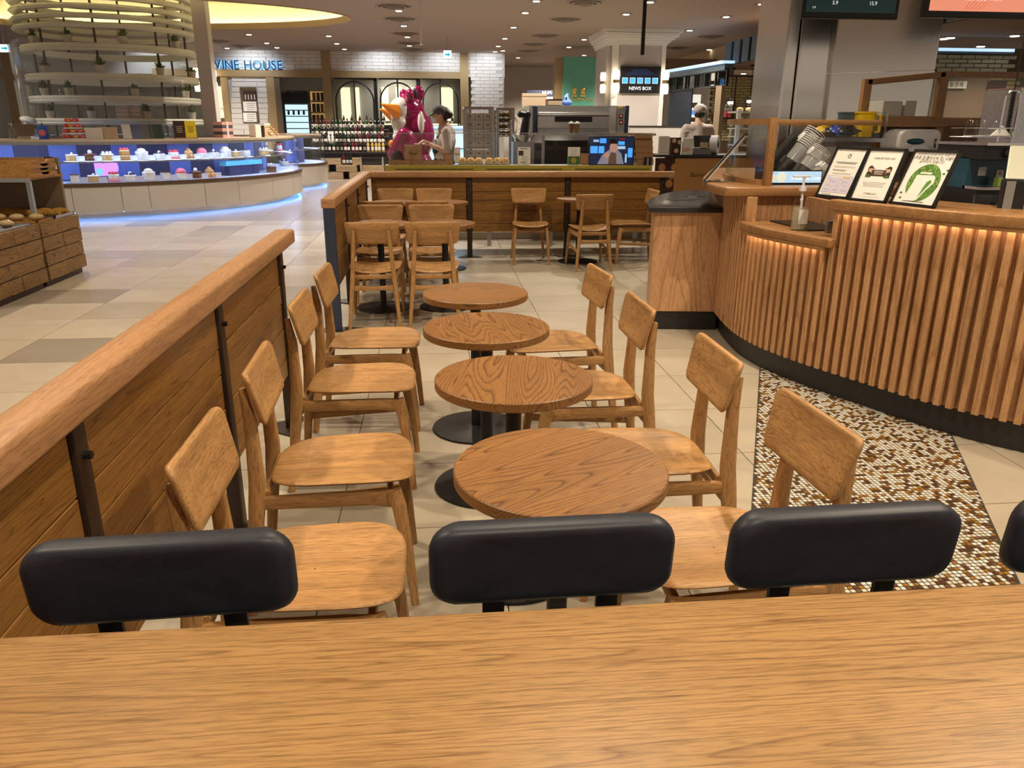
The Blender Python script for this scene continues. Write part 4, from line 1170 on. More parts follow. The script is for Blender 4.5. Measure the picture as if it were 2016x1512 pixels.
# WINE HOUSE letters
sg = thing('shop_sign', 'dark letters with a blue halo on the brick fascia', 'sign')
a = at(413, 136.5, YW); b = at(560, 136.5, YW); x = a.x; hcap = at(490, 118, YW).z-at(490, 137, YW).z
sc_ = hcap/.73
tot = 0; seq = 'WINE HOUSE'
def adv(c): 
    if c == ' ': return .32
    vs = TXT[c].vertices; return max(v.co.x for v in vs)-min(v.co.x for v in vs)+.12
k_ = (b.x-a.x)/(sum(adv(c) for c in seq)*sc_)
for c in seq:
    if c != ' ':
        mn = min(v.co.x for v in TXT[c].vertices)
        l = letters(c, 'sign_navy', sg, (x-mn*sc_*k_, YW-.10, a.z), (R(90), 0, 0), 'letter', sc_); l.scale = (sc_*k_, sc_, sc_)
        h_ = letters(c, 'sign_glow', sg, (x-mn*sc_*k_-.022, YW-.045, a.z-.022), (R(90), 0, 0), 'letter_halo', sc_); h_.scale = (sc_*k_*1.06, sc_*1.06, sc_*.3)
    x += adv(c)*sc_*k_
# display windows with arched bars
win = struct(thing('window_1', None, None)); win['kind'] = 'structure'
for (u0, u1) in ((658, 740), (745, 823), (829, 906)):
    fr = wb('window_pane', 'glass', u0, 156, u1, 328, YW+.10, .012, win)
    for (p0, p1, q0, q1) in ((u0-3, u0+1, 155, 328), (u1-1, u1+3, 155, 328), (u0, u1, 153, 157)): wb('window_frame', 'frame_black', p0, q0, p1, q1, YW+.04, .08, win)
    m_ = at((u0+u1)/2, 200, YW+.06); r_ = (at(u1-4, 200, YW).x-at(u0+4, 200, YW).x)/2
    pts = [(m_.x-r_, YW+.06, at(u0, 328, YW).z)]+[(m_.x-r_*math.cos(R(180*i/16)), YW+.06, m_.z+r_*math.sin(R(180*i/16))) for i in range(17)]+[(m_.x+r_, YW+.06, at(u0, 328, YW).z)]
    MB().tube(pts, .028, 6, up=(0, 1, 0)).build('arch_bar', 'frame_black', win); wb('centre_bar', 'frame_black', (u0+u1)/2-1.5, 157, (u0+u1)/2+1.5, 250, YW+.05, .04, win)
# shop interior behind the glass
back = struct(MB().bb(X0, 2.2, 29.6, 29.8, 0, CEIL).build('wall_shop_back', 'shop_wall', None, 0))
for (u0, u1) in ((672, 690), (700, 708), (752, 765), (780, 792), (802, 816), (868, 892)):
    cp_ = tag(wb('lit_panel', 'cream_lit', u0, 172, u1, 238, 29.5, .12), 'glowing cream wall panel inside the wine shop, %s' % {672: 'leftmost in the first window', 700: 'narrow one in the first window', 752: 'first in the middle window', 780: 'second in the middle window', 802: 'third in the middle window', 868: 'in the last window'}[u0], 'panel', 'glowing panels inside the wine shop')
cp_ = tag(wb('lit_panel', 'cream_lit', 405, 170, 446, 232, 29.5, .12), 'wide glowing cream panel left of the timber post', 'panel', 'glowing panels inside the wine shop')
p = at(432, 217, 29.48); letters('CHAMPAGNE', 'kraft', cp_, (p.x, p.y, p.z), (R(90), 0, 0), 'lettering', .14)
shelf = thing('window_shelf', 'long lit shelf of bottles inside the wine shop window', 'shelf')
wb('board', 'shop_dark', 656, 246, 910, 252, 28.3, .35, shelf); wb('light_edge', 'cream_lit', 656, 243, 910, 246, 28.28, .05, shelf); wb('plinth', 'shop_dark', 656, 252, 910, 346, 28.35, .3, shelf)
# the doorway: fridge with arched frame and a spirits shelf
fz = thing('wine_fridge', 'lit glass wine fridge with arched frame inside the doorway', 'fridge')
wb('cabinet', 'shop_dark', 558, 182, 612, 340, 28.9, .5, fz); wb('lit_interior', 'cool_lit', 563, 206, 607, 262, 28.86, .03, fz)
for q in range(5): wb('rack', 'steel_dull', 562, 204+12*q, 608, 206+12*q, 28.8, .05, fz)
c_ = at(585, 200, 28.8); r_ = (at(610, 200, 28.8).x-at(560, 200, 28.8).x)/2
MB().tube([(c_.x-r_*math.cos(R(12*i)), 28.78, c_.z+r_*math.sin(R(12*i))) for i in range(16)], .03, 6, up=(0, 1, 0)).build('arch_frame', 'frame_black', fz)
for q in range(4): wb('bottle_row', 'shop_dark', 566+10*q, 218, 570+10*q, 226, 28.79, .04, fz)
ss = thing('spirits_shelf', 'amber lit shelf of spirit bottles in the doorway', 'shelf')
mat('amber_lit', (.5, .3, .1), .5, emit=(1, .62, .2), es=.35); mat('amber_bottle', (.20, .06, .02), .2)
wb('back', 'amber_lit', 613, 180, 640, 262, 28.6, .05, ss); wb('base_cabinet', 'timber_dark', 613, 264, 640, 341, 28.4, .25, ss)
for q in range(4): wb('board', 'timber', 612, 198+22*q, 641, 201+22*q, 28.35, .25, ss)
for q in range(4):
    for i in range(3): wb('spirit_box', ('amber_bottle', 'menu_brown', 'shop_dark')[(q+i) % 3], 615+8*i, 182+22*q, 621+8*i, 198+22*q, 28.4, .12, ss)
wb('lintel', 'shop_wall', 556, 152, 640, 178, 28.2, .1, ss)
# sconces on the frame
def sconce(u, v0, v1, Y, w, lb, par=None):
    t = thing('wall_sconce', lb, 'lamp'); p = at(u, (v0+v1)/2, Y); h_ = at(u, v0, Y).z-at(u, v1, Y).z
    t.location = (p.x, p.y, p.z)
    for s in (-1, 1): MB().lathe([(.001, -.21*h_), (w/2*.85, -.21*h_), (w/2, 0), (w/2*.85, .21*h_), (.001, .21*h_)], (0, 0, s*.29*h_), 16).build('shade', 'sconce', t)
    MB().lathe([(w/2*.9, -.08*h_), (w/2*.9, .08*h_)], n=14).build('band', 'brass', t); MB().box((0, w*.5, 0), (w*.3, w*.8, h_*.12)).build('bracket', 'brass', t, 0)
    return t
sconce(421, 137, 177, YW-.3, .19, 'glowing double wall lamp below the shop sign'); sconce(388, 134, 180, YW-.3, .2, 'glowing double wall lamp seen through the glass drum')
# ---------------------------------------------------------------- tiered wine display
bd = thing('wine_stand', 'dark tiered stand for wine bottles in front of the shop window', 'stand')
TI = ((24.6, 300), (25.0, 290), (25.4, 279), (25.8, 265))
zs = []
for (Y, v) in ((24.35, 299), (24.85, 283), (25.35, 268), (25.85, 254)):
    z = at(690, v, Y).z; zs.append((Y, z)); xa = at(612, v, Y).x; xb = at(765, v, Y).x
    MB().bb(xa, xb, Y-.05, Y+.45, z-.04, z).build('tier', 'shop_dark', bd, 0); MB().bb(xa, xb, Y+.0, Y+.40, 0, z-.04).build('riser', 'menu_brown', bd, 0)
def bottle(glass, label, foil):
    t = thing('wine_bottle', '', 'bottle')
    MB().lathe([(.001, 0), (.040, 0), (.042, .01), (.042, .19), (.036, .225), (.016, .255), (.015, .30)], n=10).build('glass_body', glass, t)
    MB().lathe([(.0425, .05), (.0425, .14)], n=10, cap=False).build('label', label, t, 40); MB().lathe([(.017, .265), (.017, .31), (.001, .312)], n=8).build('foil', foil, t)
    return t
mat('bottle_dark', (.008, .010, .008), .15); mat('bottle_green', (.02, .05, .015), .15); mat('bottle_gold', (.45, .30, .06), .2); mat('bottle_pale', (.55, .58, .55), .2); mat('bottle_red', (.12, .01, .01), .15)
BK = [('bottle_dark', 'paper', 'menu_brown', 'dark wine bottle with a white label'), ('bottle_dark', 'shop_wall', 'bottle_dark', 'black wine bottle with a grey label'), ('bottle_green', 'paper', 'brass', 'green wine bottle with brass foil'),
      ('bottle_gold', 'paper', 'brass', 'golden sparkling wine bottle'), ('bottle_pale', 'white', 'white', 'pale clear bottle'), ('bottle_red', 'paper', 'bottle_red', 'red capped wine bottle')]
BP = [bottle(*b[:3]) for b in BK]; bu = [0]*6
rb = random.Random(11)
def put_bottle(k, loc, where, grp, s=1.0):
    o = BP[k] if not bu[k] else dup(BP[k], (0, 0, 0)); bu[k] = 1
    o.location = loc; o.rotation_euler = (0, 0, rb.uniform(0, 6)); o.scale = (s, s, s)
    tag(o, (BK[k][3]+', '+where).replace(',  ', ', '), 'bottle', grp)
for q, (Y, z) in enumerate(zs):
    for row in range(2 if q else 1):
        n = 19
        for i in range(n):
            u = 618+7.6*i+rb.uniform(-1, 1); p = at(u, 280, Y+.06+.19*row)
            k = rb.choice((0, 0, 0, 1, 1, 2, 5))
            if q == 0 and i > 13: k = 3
            if q == 1 and 4 <= i <= 5: k = 4
            put_bottle(k, (p.x, p.y, z+.001), '%s %s tier, %s along' % ('' if not q else ('front', 'back')[row], ('lowest', 'second', 'third', 'top')[q], ORD[i]), 'wine bottles on the %s tier' % ('lowest', 'second', 'third', 'top')[q])
for i in range(16):
    p = at(664+15.2*i+rb.uniform(-2, 2), 250, 28.45); 
    put_bottle(1 if i % 3 else 0, (p.x, p.y, at(780, 246, 28.45).z+.003), 'inside the shop window, %s from the left' % ORD[i], 'wine bottles behind the glass')
# wooden wine crates
def crate(u0, u1, v0, v1, Y, lb, word=None, dep=.4):
    a = at(u0, v1, Y); b = at(u1, v0, Y)
    t = thing('wine_crate', lb, 'crate', ((a.x+b.x)/2, Y, a.z)); w = b.x-a.x; h_ = b.z-a.z
    MB().box((0, .01, h_/2), (w, .02, h_)).build('front_board', 'crate_pine', t, 0, .004, 1)
    for s in (-1, 1): MB().box((s*(w/2-.01), dep/2, h_/2), (.02, dep-.04, h_)).build('side_board', 'crate_pine', t, 0)
    MB().box((0, dep-.01, h_/2), (w, .02, h_)).build('back_board', 'crate_pine', t, 0); MB().box((0, dep/2, .012), (w-.04, dep-.04, .02)).build('bottom', 'crate_pine', t, 0)
    if word: letters(word, 'kraft', t, (0, -.012, h_*.32), (R(90), 0, 0), 'lettering', h_*.55)
    return t
crate(632, 668, 312, 324, 23.75, 'pine wine crate on top of the crate wall, left end'); crate(694, 708, 311, 325, 23.75, 'short pine wine crate on top of the crate wall, by the steel post')
crate(632, 646, 325, 338, 23.72, 'short pine wine crate at the left of the middle layer'); crate(662, 701, 325, 338, 23.72, 'pine wine crate with a stamped year in the middle layer', '1997')
crate(638, 675, 339, 353, 23.70, 'pine wine crate on the floor beneath the year crate'); crate(688, 716, 339, 353, 23.70, 'pine wine crate on the floor half hidden by the partition')
crate(714, 752, 326, 340, 23.9, 'pine wine crate behind the steel rail posts', None, .2)
cb = thing('crate_plinth', 'dark plinth behind the wine crates', 'plinth'); a = at(630, 353, 24.1); b = at(760, 312, 24.1); MB().bb(a.x, b.x, 24.14, 24.3, 0, b.z).build('plinth_body', 'shop_dark', cb, 0); MB().bb(a.x, b.x, 24.12, 24.3, b.z, b.z+.02).build('plinth_top', 'shop_dark', cb, 0)
for k, (u, m) in enumerate(((677, 5), (684, 0), (691, 0))):
    p = at(u, 320, 23.85); put_bottle(m, (p.x, p.y, at(u, 324.5, 23.85).z), 'among the wine crates, %s from the left' % ORD[k], 'bottles among the wine crates', 1.0)
for k, u in enumerate((711, 754)):
    p = at(u, 330, 23.3); t = thing('steel_post', ('polished steel rail post beside the wine crates', 'polished steel rail post beside the bakery glass')[k], 'post', (p.x, p.y, 0))
    MB().cyl((0, 0, 0), (0, 0, at(u, 309, 23.3).z), .028, n=12).build('tube', 'chrome', t); MB().lathe([(.001, 0), (.09, 0), (.09, .012), (.001, .014)], n=16).build('base', 'chrome', t)
# exit signs
def exit_sign(u0, v0, u1, v1, Y, lb):
    t = thing('exit_sign', lb, 'sign'); a = at(u0, v1, Y); b = at(u1, v0, Y); t.location = ((a.x+b.x)/2, Y, a.z); w = b.x-a.x; h_ = b.z-a.z
    MB().box((0, .03, h_/2), (w, .05, h_)).build('housing', 'white', t, 0, .004); MB().box((0, .002, h_/2), (w*.94, .004, h_*.94)).build('lit_face', 'exit_face', t, 0)
    MB().add([(-w*.3, -.003, h_*.4), (w*.05, -.003, h_*.4), (w*.05, -.003, h_*.24), (w*.34, -.003, h_*.5), (w*.05, -.003, h_*.76), (w*.05, -.003, h_*.6), (-w*.3, -.003, h_*.6)], [tuple(range(7))]).build('arrow', 'exit_arrow', t, 0)
    MB().cyl((0, .03, h_), (0, .03, CEIL-t.location.z), .012, n=6).build('hanger', 'steel_dull', t)
mat('exit_face', (.8, .95, 1), .5, emit=(.75, .93, 1), es=1.5); mat('exit_arrow', (.0, .35, .5), .5, emit=(.0, .45, .6), es=.9)
exit_sign(873, 99, 889, 116, 22, 'lit exit sign with an arrow above the wine shop'); exit_sign(0, 87, 17, 103, 22, 'lit exit sign at the far left edge'); exit_sign(1527, 66, 1535, 83, 14.5, 'lit exit sign seen obliquely beside the steel column')
# ================================================================ PEOPLE (continuous bodies)
def blend(mb, name, m, parent, voxel=.012, sm=6):
    o = mb.build(name, m, parent, 0)
    r = o.modifiers.new('skin', 'REMESH'); r.mode = 'VOXEL'; r.voxel_size = voxel; r.use_smooth_shade = True
    if sm: q = o.modifiers.new('relax', 'SMOOTH'); q.factor = .5; q.iterations = sm
    return o
def limb(mb, pts, rad): mb.tube(pts, rad, 12); [mb.ball(p, r*.98, 10) for p, r in zip(pts, rad)]; return mb
def hand(mb, w, d, up, s=1.0):
    """palm and five bent fingers; w wrist, d pointing direction, up back-of-hand direction"""
    w = Vector(w); d = Vector(d).normalized(); up = Vector(up); up = (up-d*up.dot(d)).normalized(); sd = d.cross(up)
    limb(mb, [w, w+d*.085*s], [.026*s, .034*s])
    for k, L in enumerate((.068, .078, .072, .056)):
        b = w+d*.085*s+sd*(k-1.5)*.019*s
        limb(mb, [b, b+d*L*.5*s-up*.006, b+d*L*.85*s-up*.03*s], [.0095*s, .009*s, .008*s])
    b = w+d*.03*s-sd*.03*s
    limb(mb, [b, b+d*.03*s-sd*.022*s-up*.008, b+d*.06*s-sd*.022*s-up*.02], [.011*s, .010*s, .009*s])
# ---------------------------------------------------------------- bakery worker, side on, cap and mask, faces -x
kf = struct(MB().bb(-.9, 7.6, 11.02, 19.0, -.004, .10).build('floor_kitchen', 'tile', None, 0))
wk_ = thing('person', 'worker in grey cap, white mask and striped apron at the bakery stand', 'person', (.135, 11.2, .10))
b_ = MB()
hz = 1.50
limb(b_, [(0, 0, .93), (.01, 0, 1.12), (.035, 0, 1.32), (.02, 0, 1.40)], [.115, .12, .12, .09])
for s in (-1, 1): limb(b_, [(.03, s*.16, 1.33), (.05, s*.19, 1.08)], [.052, .042]); limb(b_, [(0, s*.08, .9), (-.02, s*.09, .5), (0, s*.09, .08)], [.09, .06, .045]); b_.ball((-.05, s*.09, .04), (.12, .045, .04), 10)
limb(b_, [(.05, -.19, 1.08), (-.10, -.12, 1.14), (-.19, -.06, 1.185)], [.042, .036, .026]); limb(b_, [(.05, .19, 1.08), (-.12, .10, 1.13), (-.20, .03, 1.18)], [.042, .036, .026])
hand(b_, (-.19, -.06, 1.185), (-.9, .2, .25), (0, -.3, 1)); hand(b_, (-.20, .03, 1.18), (-.9, -.2, .2), (0, .3, 1))
limb(b_, [(.02, 0, 1.38), (-.02, 0, 1.47)], [.055, .05])
b_.ball((-.045, 0, 1.565), (.095, .078, .115), 18, Matrix.Rotation(R(20), 3, 'Y')); b_.ball((-.075, 0, 1.51), (.06, .055, .06), 12); b_.tube([(-.135, 0, 1.575), (-.155, 0, 1.535)], [.012, .017], 8)
for s in (-1, 1): b_.ball((-.03, s*.08, 1.555), (.018, .010, .03), 8)
blend(b_, 'body', 'skin', wk_, .009)
mat('shirt_pale', (.56, .47, .42), .8); mat('cap_grey', (.10, .095, .10), .8); mat('mask', (.72, .70, .76), .7)
c_ = MB(); limb(c_, [(0, 0, .90), (.01, 0, 1.12), (.035, 0, 1.32), (.025, 0, 1.385)], [.145, .14, .135, .095])
c_.ball((.03, 0, 1.22), (.14, .19, .17), 16)
for s in (-1, 1): limb(c_, [(.03, s*.15, 1.34), (.05, s*.195, 1.13)], [.072, .066])
blend(c_, 'shirt', 'shirt_pale', wk_, .012)
m, nt, bs_ = nmat('apron_stripe'); v = coords(nt, (1, 1, 1), False); sx_ = N(nt, 'ShaderNodeSeparateXYZ'); nt.links.new(v, sx_.inputs[0]); w_ = N(nt, 'ShaderNodeMath', operation='MULTIPLY'); w_.inputs[1].default_value = 38
ad_ = N(nt, 'ShaderNodeMath', operation='ADD'); nt.links.new(sx_.outputs[0], ad_.inputs[0]); nt.links.new(sx_.outputs[1], ad_.inputs[1]); nt.links.new(ad_.outputs[0], w_.inputs[0]); f_ = N(nt, 'ShaderNodeMath', operation='FRACT'); nt.links.new(w_.outputs[0], f_.inputs[0])
nt.links.new(ramp(nt, f_.outputs[0], ((.0, (.02, .02, .024)), (.70, (.02, .02, .024)), (.75, (.45, .43, .42)), (1, (.45, .43, .42)))), bs_.inputs['Base Color']); bs_.inputs['Roughness'].default_value = .8
c_ = MB(); limb(c_, [(-.01, 0, .45), (-.005, 0, .75), (0, 0, .95)], [.155, .165, .155]); c_.ball((-.06, 0, 1.12), (.10, .12, .16), 14)
blend(c_, 'apron', 'apron_stripe', wk_, .012)
MB().tube([(-.09, -.10, 1.26), (.0, -.105, 1.37), (.06, -.06, 1.41), (.06, .06, 1.41), (.0, .105, 1.37), (-.09, .10, 1.26)], .014, 8).build('apron_strap', 'ink', wk_)
MB().ball((-.035, 0, 1.60), (.115, .095, .085), 20, Matrix.Rotation(R(18), 3, 'Y')).build('cap_crown', 'cap_grey', wk_); MB().ball((-.15, 0, 1.565), (.075, .085, .012), 14, Matrix.Rotation(R(-38), 3, 'Y')).build('cap_brim', 'cap_grey', wk_)
h_ = MB(); h_.ball((.02, 0, 1.575), (.085, .08, .09), 14); h_.ball((.085, 0, 1.56), (.055, .055, .055), 12); blend(h_, 'hair_bun', 'hair', wk_, .01)
MB().ball((-.105, 0, 1.508), (.050, .062, .058), 14).build('mask', 'mask', wk_)
MB().ball((-.115, -.066, 1.585), (.006, .004, .006), 8).build('eye', 'ink', wk_)
# ---------------------------------------------------------------- man in pale shirt and cap seen from behind
p = at(1376, 300, 11.9)
mn = thing('person', 'worker in pale long shirt and cap seen from behind at the rear counter', 'person', (p.x, 12.0, .10))
b_ = MB(); limb(b_, [(0, 0, .95), (0, .02, 1.2), (0, .03, 1.40)], [.13, .14, .11]); limb(b_, [(0, .04, 1.42), (.02, .08, 1.53)], [.06, .055])
b_.ball((.03, .10, 1.615), (.078, .098, .115), 18); b_.tube([(.035, .19, 1.64), (.035, .21, 1.60)], [.012, .017], 8)
for s in (-1, 1): b_.ball((.03+s*.08, .09, 1.62), (.010, .018, .03), 8); limb(b_, [(s*.18, .02, 1.38), (s*.24, .05, 1.10), (s*.20, .26, 1.02)], [.055, .045, .028]); hand(b_, (s*.20, .26, 1.02), (-s*.2, 1, -.1), (0, .1, 1)); limb(b_, [(s*.09, 0, .92), (s*.10, .0, .5), (s*.10, 0, .08)], [.10, .065, .048]); b_.ball((s*.10, .06, .04), (.045, .13, .04), 10)
blend(b_, 'body', 'skin', mn, .011)
mat('shirt_mauve', (.50, .41, .36), .8); mat('cap_pale', (.48, .42, .40), .8); mat('trousers', (.03, .03, .035), .8)
c_ = MB(); limb(c_, [(0, 0, .80), (0, 0, 1.0), (0, .02, 1.22), (0, .03, 1.38), (.01, .06, 1.475)], [.17, .165, .17, .12, .066]); c_.ball((0, .03, 1.22), (.22, .14, .24), 20); c_.ball((0, .03, 1.385), (.25, .11, .088), 18); c_.ball((0, .01, .95), (.20, .14, .26), 16)
for s in (-1, 1): limb(c_, [(s*.175, .03, 1.385), (s*.215, .04, 1.20), (s*.235, .06, 1.08), (s*.20, .22, 1.03)], [.082, .074, .066, .05])
blend(c_, 'shirt', 'shirt_mauve', mn, .013, 14)
c_ = MB(); [limb(c_, [(s*.09, 0, .90), (s*.10, 0, .5), (s*.10, 0, .10)], [.12, .085, .07]) for s in (-1, 1)]; blend(c_, 'trousers', 'trousers', mn, .014)
MB().ball((.03, .09, 1.665), (.098, .112, .085), 18).build('cap_crown', 'cap_pale', mn); MB().ball((.03, .20, 1.65), (.08, .07, .012), 12).build('cap_brim', 'cap_pale', mn); MB().ball((.03, .085, 1.605), (.083, .095, .08), 14).build('hair', 'hair', mn)
# ---------------------------------------------------------------- bending baker in white
p = at(1110, 300, 11.6)
bk_ = thing('person', 'baker in white bending low behind the bakery glass', 'person', (p.x+.05, 11.6, .10))
b_ = MB(); limb(b_, [(.26, 0, .85), (.08, 0, 1.06), (-.08, 0, 1.08)], [.13, .13, .10]); limb(b_, [(-.08, 0, 1.08), (-.16, 0, 1.06)], [.055, .05]); b_.ball((-.24, 0, 1.05), (.115, .08, .098), 16); b_.tube([(-.28, 0, .97), (-.30, 0, .945)], [.012, .016], 8)
for s in (-1, 1): limb(b_, [(-.05, s*.17, 1.03), (-.02, s*.2, .80), (-.18, s*.12, .74)], [.05, .042, .028]); hand(b_, (-.18, s*.12, .74), (-1, -s*.2, -.1), (0, 0, 1)); limb(b_, [(.28, s*.08, .85), (.24, s*.1, .45), (.28, s*.1, .06)], [.1, .065, .045]); b_.ball((.23, s*.1, .04), (.12, .045, .04), 10)
blend(b_, 'body', 'skin', bk_, .011)
c_ = MB(); limb(c_, [(.28, 0, .84), (.08, 0, 1.05), (-.07, 0, 1.075)], [.17, .17, .13]); [limb(c_, [(-.04, s*.16, 1.04), (-.02, s*.2, .86)], [.075, .065]) for s in (-1, 1)]; blend(c_, 'shirt', 'white', bk_, .013)
c_ = MB(); [limb(c_, [(.28, s*.08, .80), (.24, s*.1, .45), (.28, s*.1, .08)], [.12, .08, .065]) for s in (-1, 1)]; blend(c_, 'trousers', 'trousers', bk_, .014)
mat('cap_pink', (.55, .30, .33), .8); MB().ball((-.25, 0, 1.11), (.105, .092, .06), 16, Matrix.Rotation(R(-30), 3, 'Y')).build('cap_crown', 'cap_pink', bk_); MB().ball((-.345, 0, 1.05), (.05, .075, .01), 12, Matrix.Rotation(R(50), 3, 'Y')).build('cap_brim', 'cap_pink', bk_)
# ---------------------------------------------------------------- pastry worker in a white cap behind the big counter
p = at(45, 262, 16.2)
pw_ = thing('person', 'worker in white cap behind the round pastry counter', 'person', (p.x, 16.6, 0))
b_ = MB(); limb(b_, [(0, 0, .9), (0, -.02, 1.15), (0, -.06, 1.32)], [.13, .13, .10]); limb(b_, [(0, -.06, 1.32), (.0, -.12, 1.42)], [.055, .05]); b_.ball((.02, -.17, 1.50), (.08, .1, .115), 16); b_.tube([(.0, -.265, 1.49), (.0, -.28, 1.45)], [.012, .016], 8)
for s in (-1, 1): limb(b_, [(s*.17, -.05, 1.30), (s*.22, -.12, 1.05), (s*.12, -.32, 1.05)], [.05, .042, .028]); hand(b_, (s*.12, -.32, 1.05), (-s*.2, -1, 0), (0, 0, 1)); limb(b_, [(s*.09, 0, .9), (s*.1, 0, .5), (s*.1, 0, .06)], [.1, .065, .045]); b_.ball((s*.1, -.06, .04), (.045, .12, .04), 10)
blend(b_, 'body', 'skin', pw_, .012)
c_ = MB(); limb(c_, [(0, 0, .80), (0, -.02, 1.15), (0, -.05, 1.32)], [.16, .165, .12]); [limb(c_, [(s*.16, -.05, 1.30), (s*.225, -.12, 1.05)], [.072, .06]) for s in (-1, 1)]; blend(c_, 'shirt', 'white', pw_, .014); MB().ball((.03, -.16, 1.57), (.15, .14, .07), 16, Matrix.Rotation(R(15), 3, 'Y')).build('cap', 'white', pw_); MB().ball((.02, -.15, 1.50), (.085, .1, .09), 12).build('hair', 'hair', pw_)
# ================================================================ BAKERY STAND
YB = 10.2
bst = thing('bakery_stand', 'long bakery display stand with olive front ledge and low glass guard', 'counter')
mat('olive', (.36, .30, .045), .45); mat('olive_dark', (.10, .08, .02), .5)
x0, x1 = at(757, 330, YB).x, at(1284, 330, YB).x; zt = at(1000, 325.5, YB).z
MB().bb(x0, x1, YB, YB+.06, .80, zt).build('front_ledge', 'olive', bst, 0, .004); MB().bb(x0, x1, YB+.06, YB+.40, zt-.03, zt-.004).build('deck', 'steel_dull', bst, 0); MB().bb(x0+.02, x1-.02, YB+.06, YB+.36, .80, zt-.03).build('body', 'kick_black', bst, 0); [MB().bb(x, x+.05, YB+.2, YB+.25, 0, .80).build('leg', 'steel_dull', bst, 0) for x in (x0+.1, x0+1.3, x1-1.3, x1-.15)]
for (u0, u1) in ((779, 932), (957, 1107), (1132, 1278)):
    a, b = at(u0, 333, YB), at(u1, 333, YB); MB().bb(a.x, b.x, YB-.004, YB+.002, a.z-.004, a.z+.004).build('slot', 'ink', bst, 0); MB().bb(a.x, b.x, YB-.003, YB+.002, a.z-.06, a.z-.01).build('inset_panel', 'olive', bst, 0)
for (u0, u1) in ((763, 890), (890, 1018), (1018, 1144), (1144, 1286)):
    a, b = at(u0, 262, YB+.03), at(u1, 262, YB+.03); o = MB().bb(a.x+.004, b.x-.004, YB+.02, YB+.028, zt, a.z).build('glass_guard', 'glass_clear', bst, 0); MB().bb(a.x+.004, b.x-.004, YB+.018, YB+.03, a.z-.004, a.z+.004).build('guard_rim', 'steel_dull', bst, 0)
def wbox(nm, m, u0, v0, u1, v1, Y, dep, lab, cat, group=None, word=None, lid=None, bev=.003):
    a = at(u0, v1, Y); b = at(u1, v0, Y); w, h_ = b.x-a.x, b.z-a.z
    t = thing(nm, lab, cat, ((a.x+b.x)/2, Y, a.z), 0, group)
    MB().box((0, dep/2, h_/2), (w, dep, h_)).build('body', m, t, 0, bev, 1)
    if word: letters(word, 'ink_brown', t, (0, -.003, h_*.35), (R(90), 0, 0), 'lettering', min(h_*.35, w*.35))
    if lid: MB().box((0, dep/2, h_-.01), (w*1.01, dep*1.01, .02)).build('lid', lid, t, 0)
    return t
for k, (u0, u1) in enumerate(((765, 779.5), (780.5, 810), (811, 843), (844, 873), (875, 892))): wbox('cake_carton', 'kraft', u0, 315.5, u1, 325.3, YB+.06, .16, 'small kraft carton on the bakery ledge, %s from the left' % ORD[k], 'box', 'kraft cartons on the bakery ledge', 'Paul', 'kraft')
wbox('cake_carton', 'kraft', 873, 304, 889, 315.3, YB+.07, .14, 'kraft carton stacked on top of the row end', 'box', 'kraft cartons on the bakery ledge', None, 'kraft')
bag = wbox('paper_bag', 'kraft', 797, 286, 830, 315.3, YB+.08, .10, 'brown paper bag standing on the kraft cartons', 'bag', None, 'Paul'); MB().box((.05, .05, .31-.115), (.07, .08, .012)).build('receipt', 'paper', bag, 0)
def loafset(u0, u1, lb):
    a, b = at(u0, 325, YB+.14), at(u1, 325, YB+.14)
    t = thing('baking_tray', 'steel %s tray of golden loaves' % lb, 'tray', ((a.x+b.x)/2, YB+.16, zt)); w = b.x-a.x
    MB().bb(-w/2, w/2, -.09, .09, 0, .008).build('tray_base', 'steel_dull', t, 0); MB().tube([(-w/2, -.09, .012), (w/2, -.09, .012), (w/2, .09, .012), (-w/2, .09, .012)], .006, 6, closed=True).build('rim', 'steel_dull', t)
    for k in range(3):
        c = -w/2+w*(k+.5)/3; r = w/6.3
        o = thing('bread_loaf', '%s loaf on the %s bakery tray' % (('left', 'middle', 'right')[k], lb.split()[0]), 'bread', ((a.x+b.x)/2+c, YB+.16, zt+.0085), 0, 'loaves on the bakery ledge')
        MB().box((0, 0, .025), (2*r*.97, .13, .05)).build('loaf_base', 'crust_pale', o, 40, .008); MB().ball((0, 0, .048), (r, .07, .035), 16).build('golden_crown', 'crust', o)
loafset(903, 951, 'left bakery'); loafset(955, 1003, 'right bakery')
for u0, u1, m, lb in ((1019, 1045, 'paper', 'white bread sign with a small photo in an acrylic stand'), (1117, 1143, 'paper', 'acrylic sign with a pear photo on the bakery ledge')):
    a, b = at(u0, 327, YB+.08), at(u1, 289, YB+.08); t = thing('acrylic_sign', lb, 'sign', ((a.x+b.x)/2, YB+.09, zt)); w, h_ = b.x-a.x, b.z-zt
    MB().box((0, .004, h_/2), (w, .004, h_)).build('acrylic', 'plastic_clear', t, 0); MB().box((0, 0, h_/2), (w*.96, .003, h_*.96)).build('sheet', 'paper', t, 0); MB().box((0, .03, .004), (w, .09, .006)).build('foot', 'plastic_clear', t, 0)
    if u0 == 1019: flat(t, rect(-w*.42, -w*.05, h_*.52, h_*.78), 'menu_brown', -.004, 'photo'); lines(t, 0, h_*.88, w*.8, 1, .02, .008, 'ink', y=-.004); lines(t, w*.08, h_*.45, w*.6, 5, .02, .005, y=-.004); flat(t, rect(-w*.3, w*.1, h_*.12, h_*.18), 'ink_grey', -.004)
    else: flat(t, rect(-w*.46, w*.46, h_*.04, h_*.48), 'leaf_print_dark', -.004, 'photo'); flat(t, disc(0, h_*.25, w*.22), 'olive', -.005, 'pear'); lines(t, 0, h_*.85, w*.7, 6, .022, .005, y=-.004)
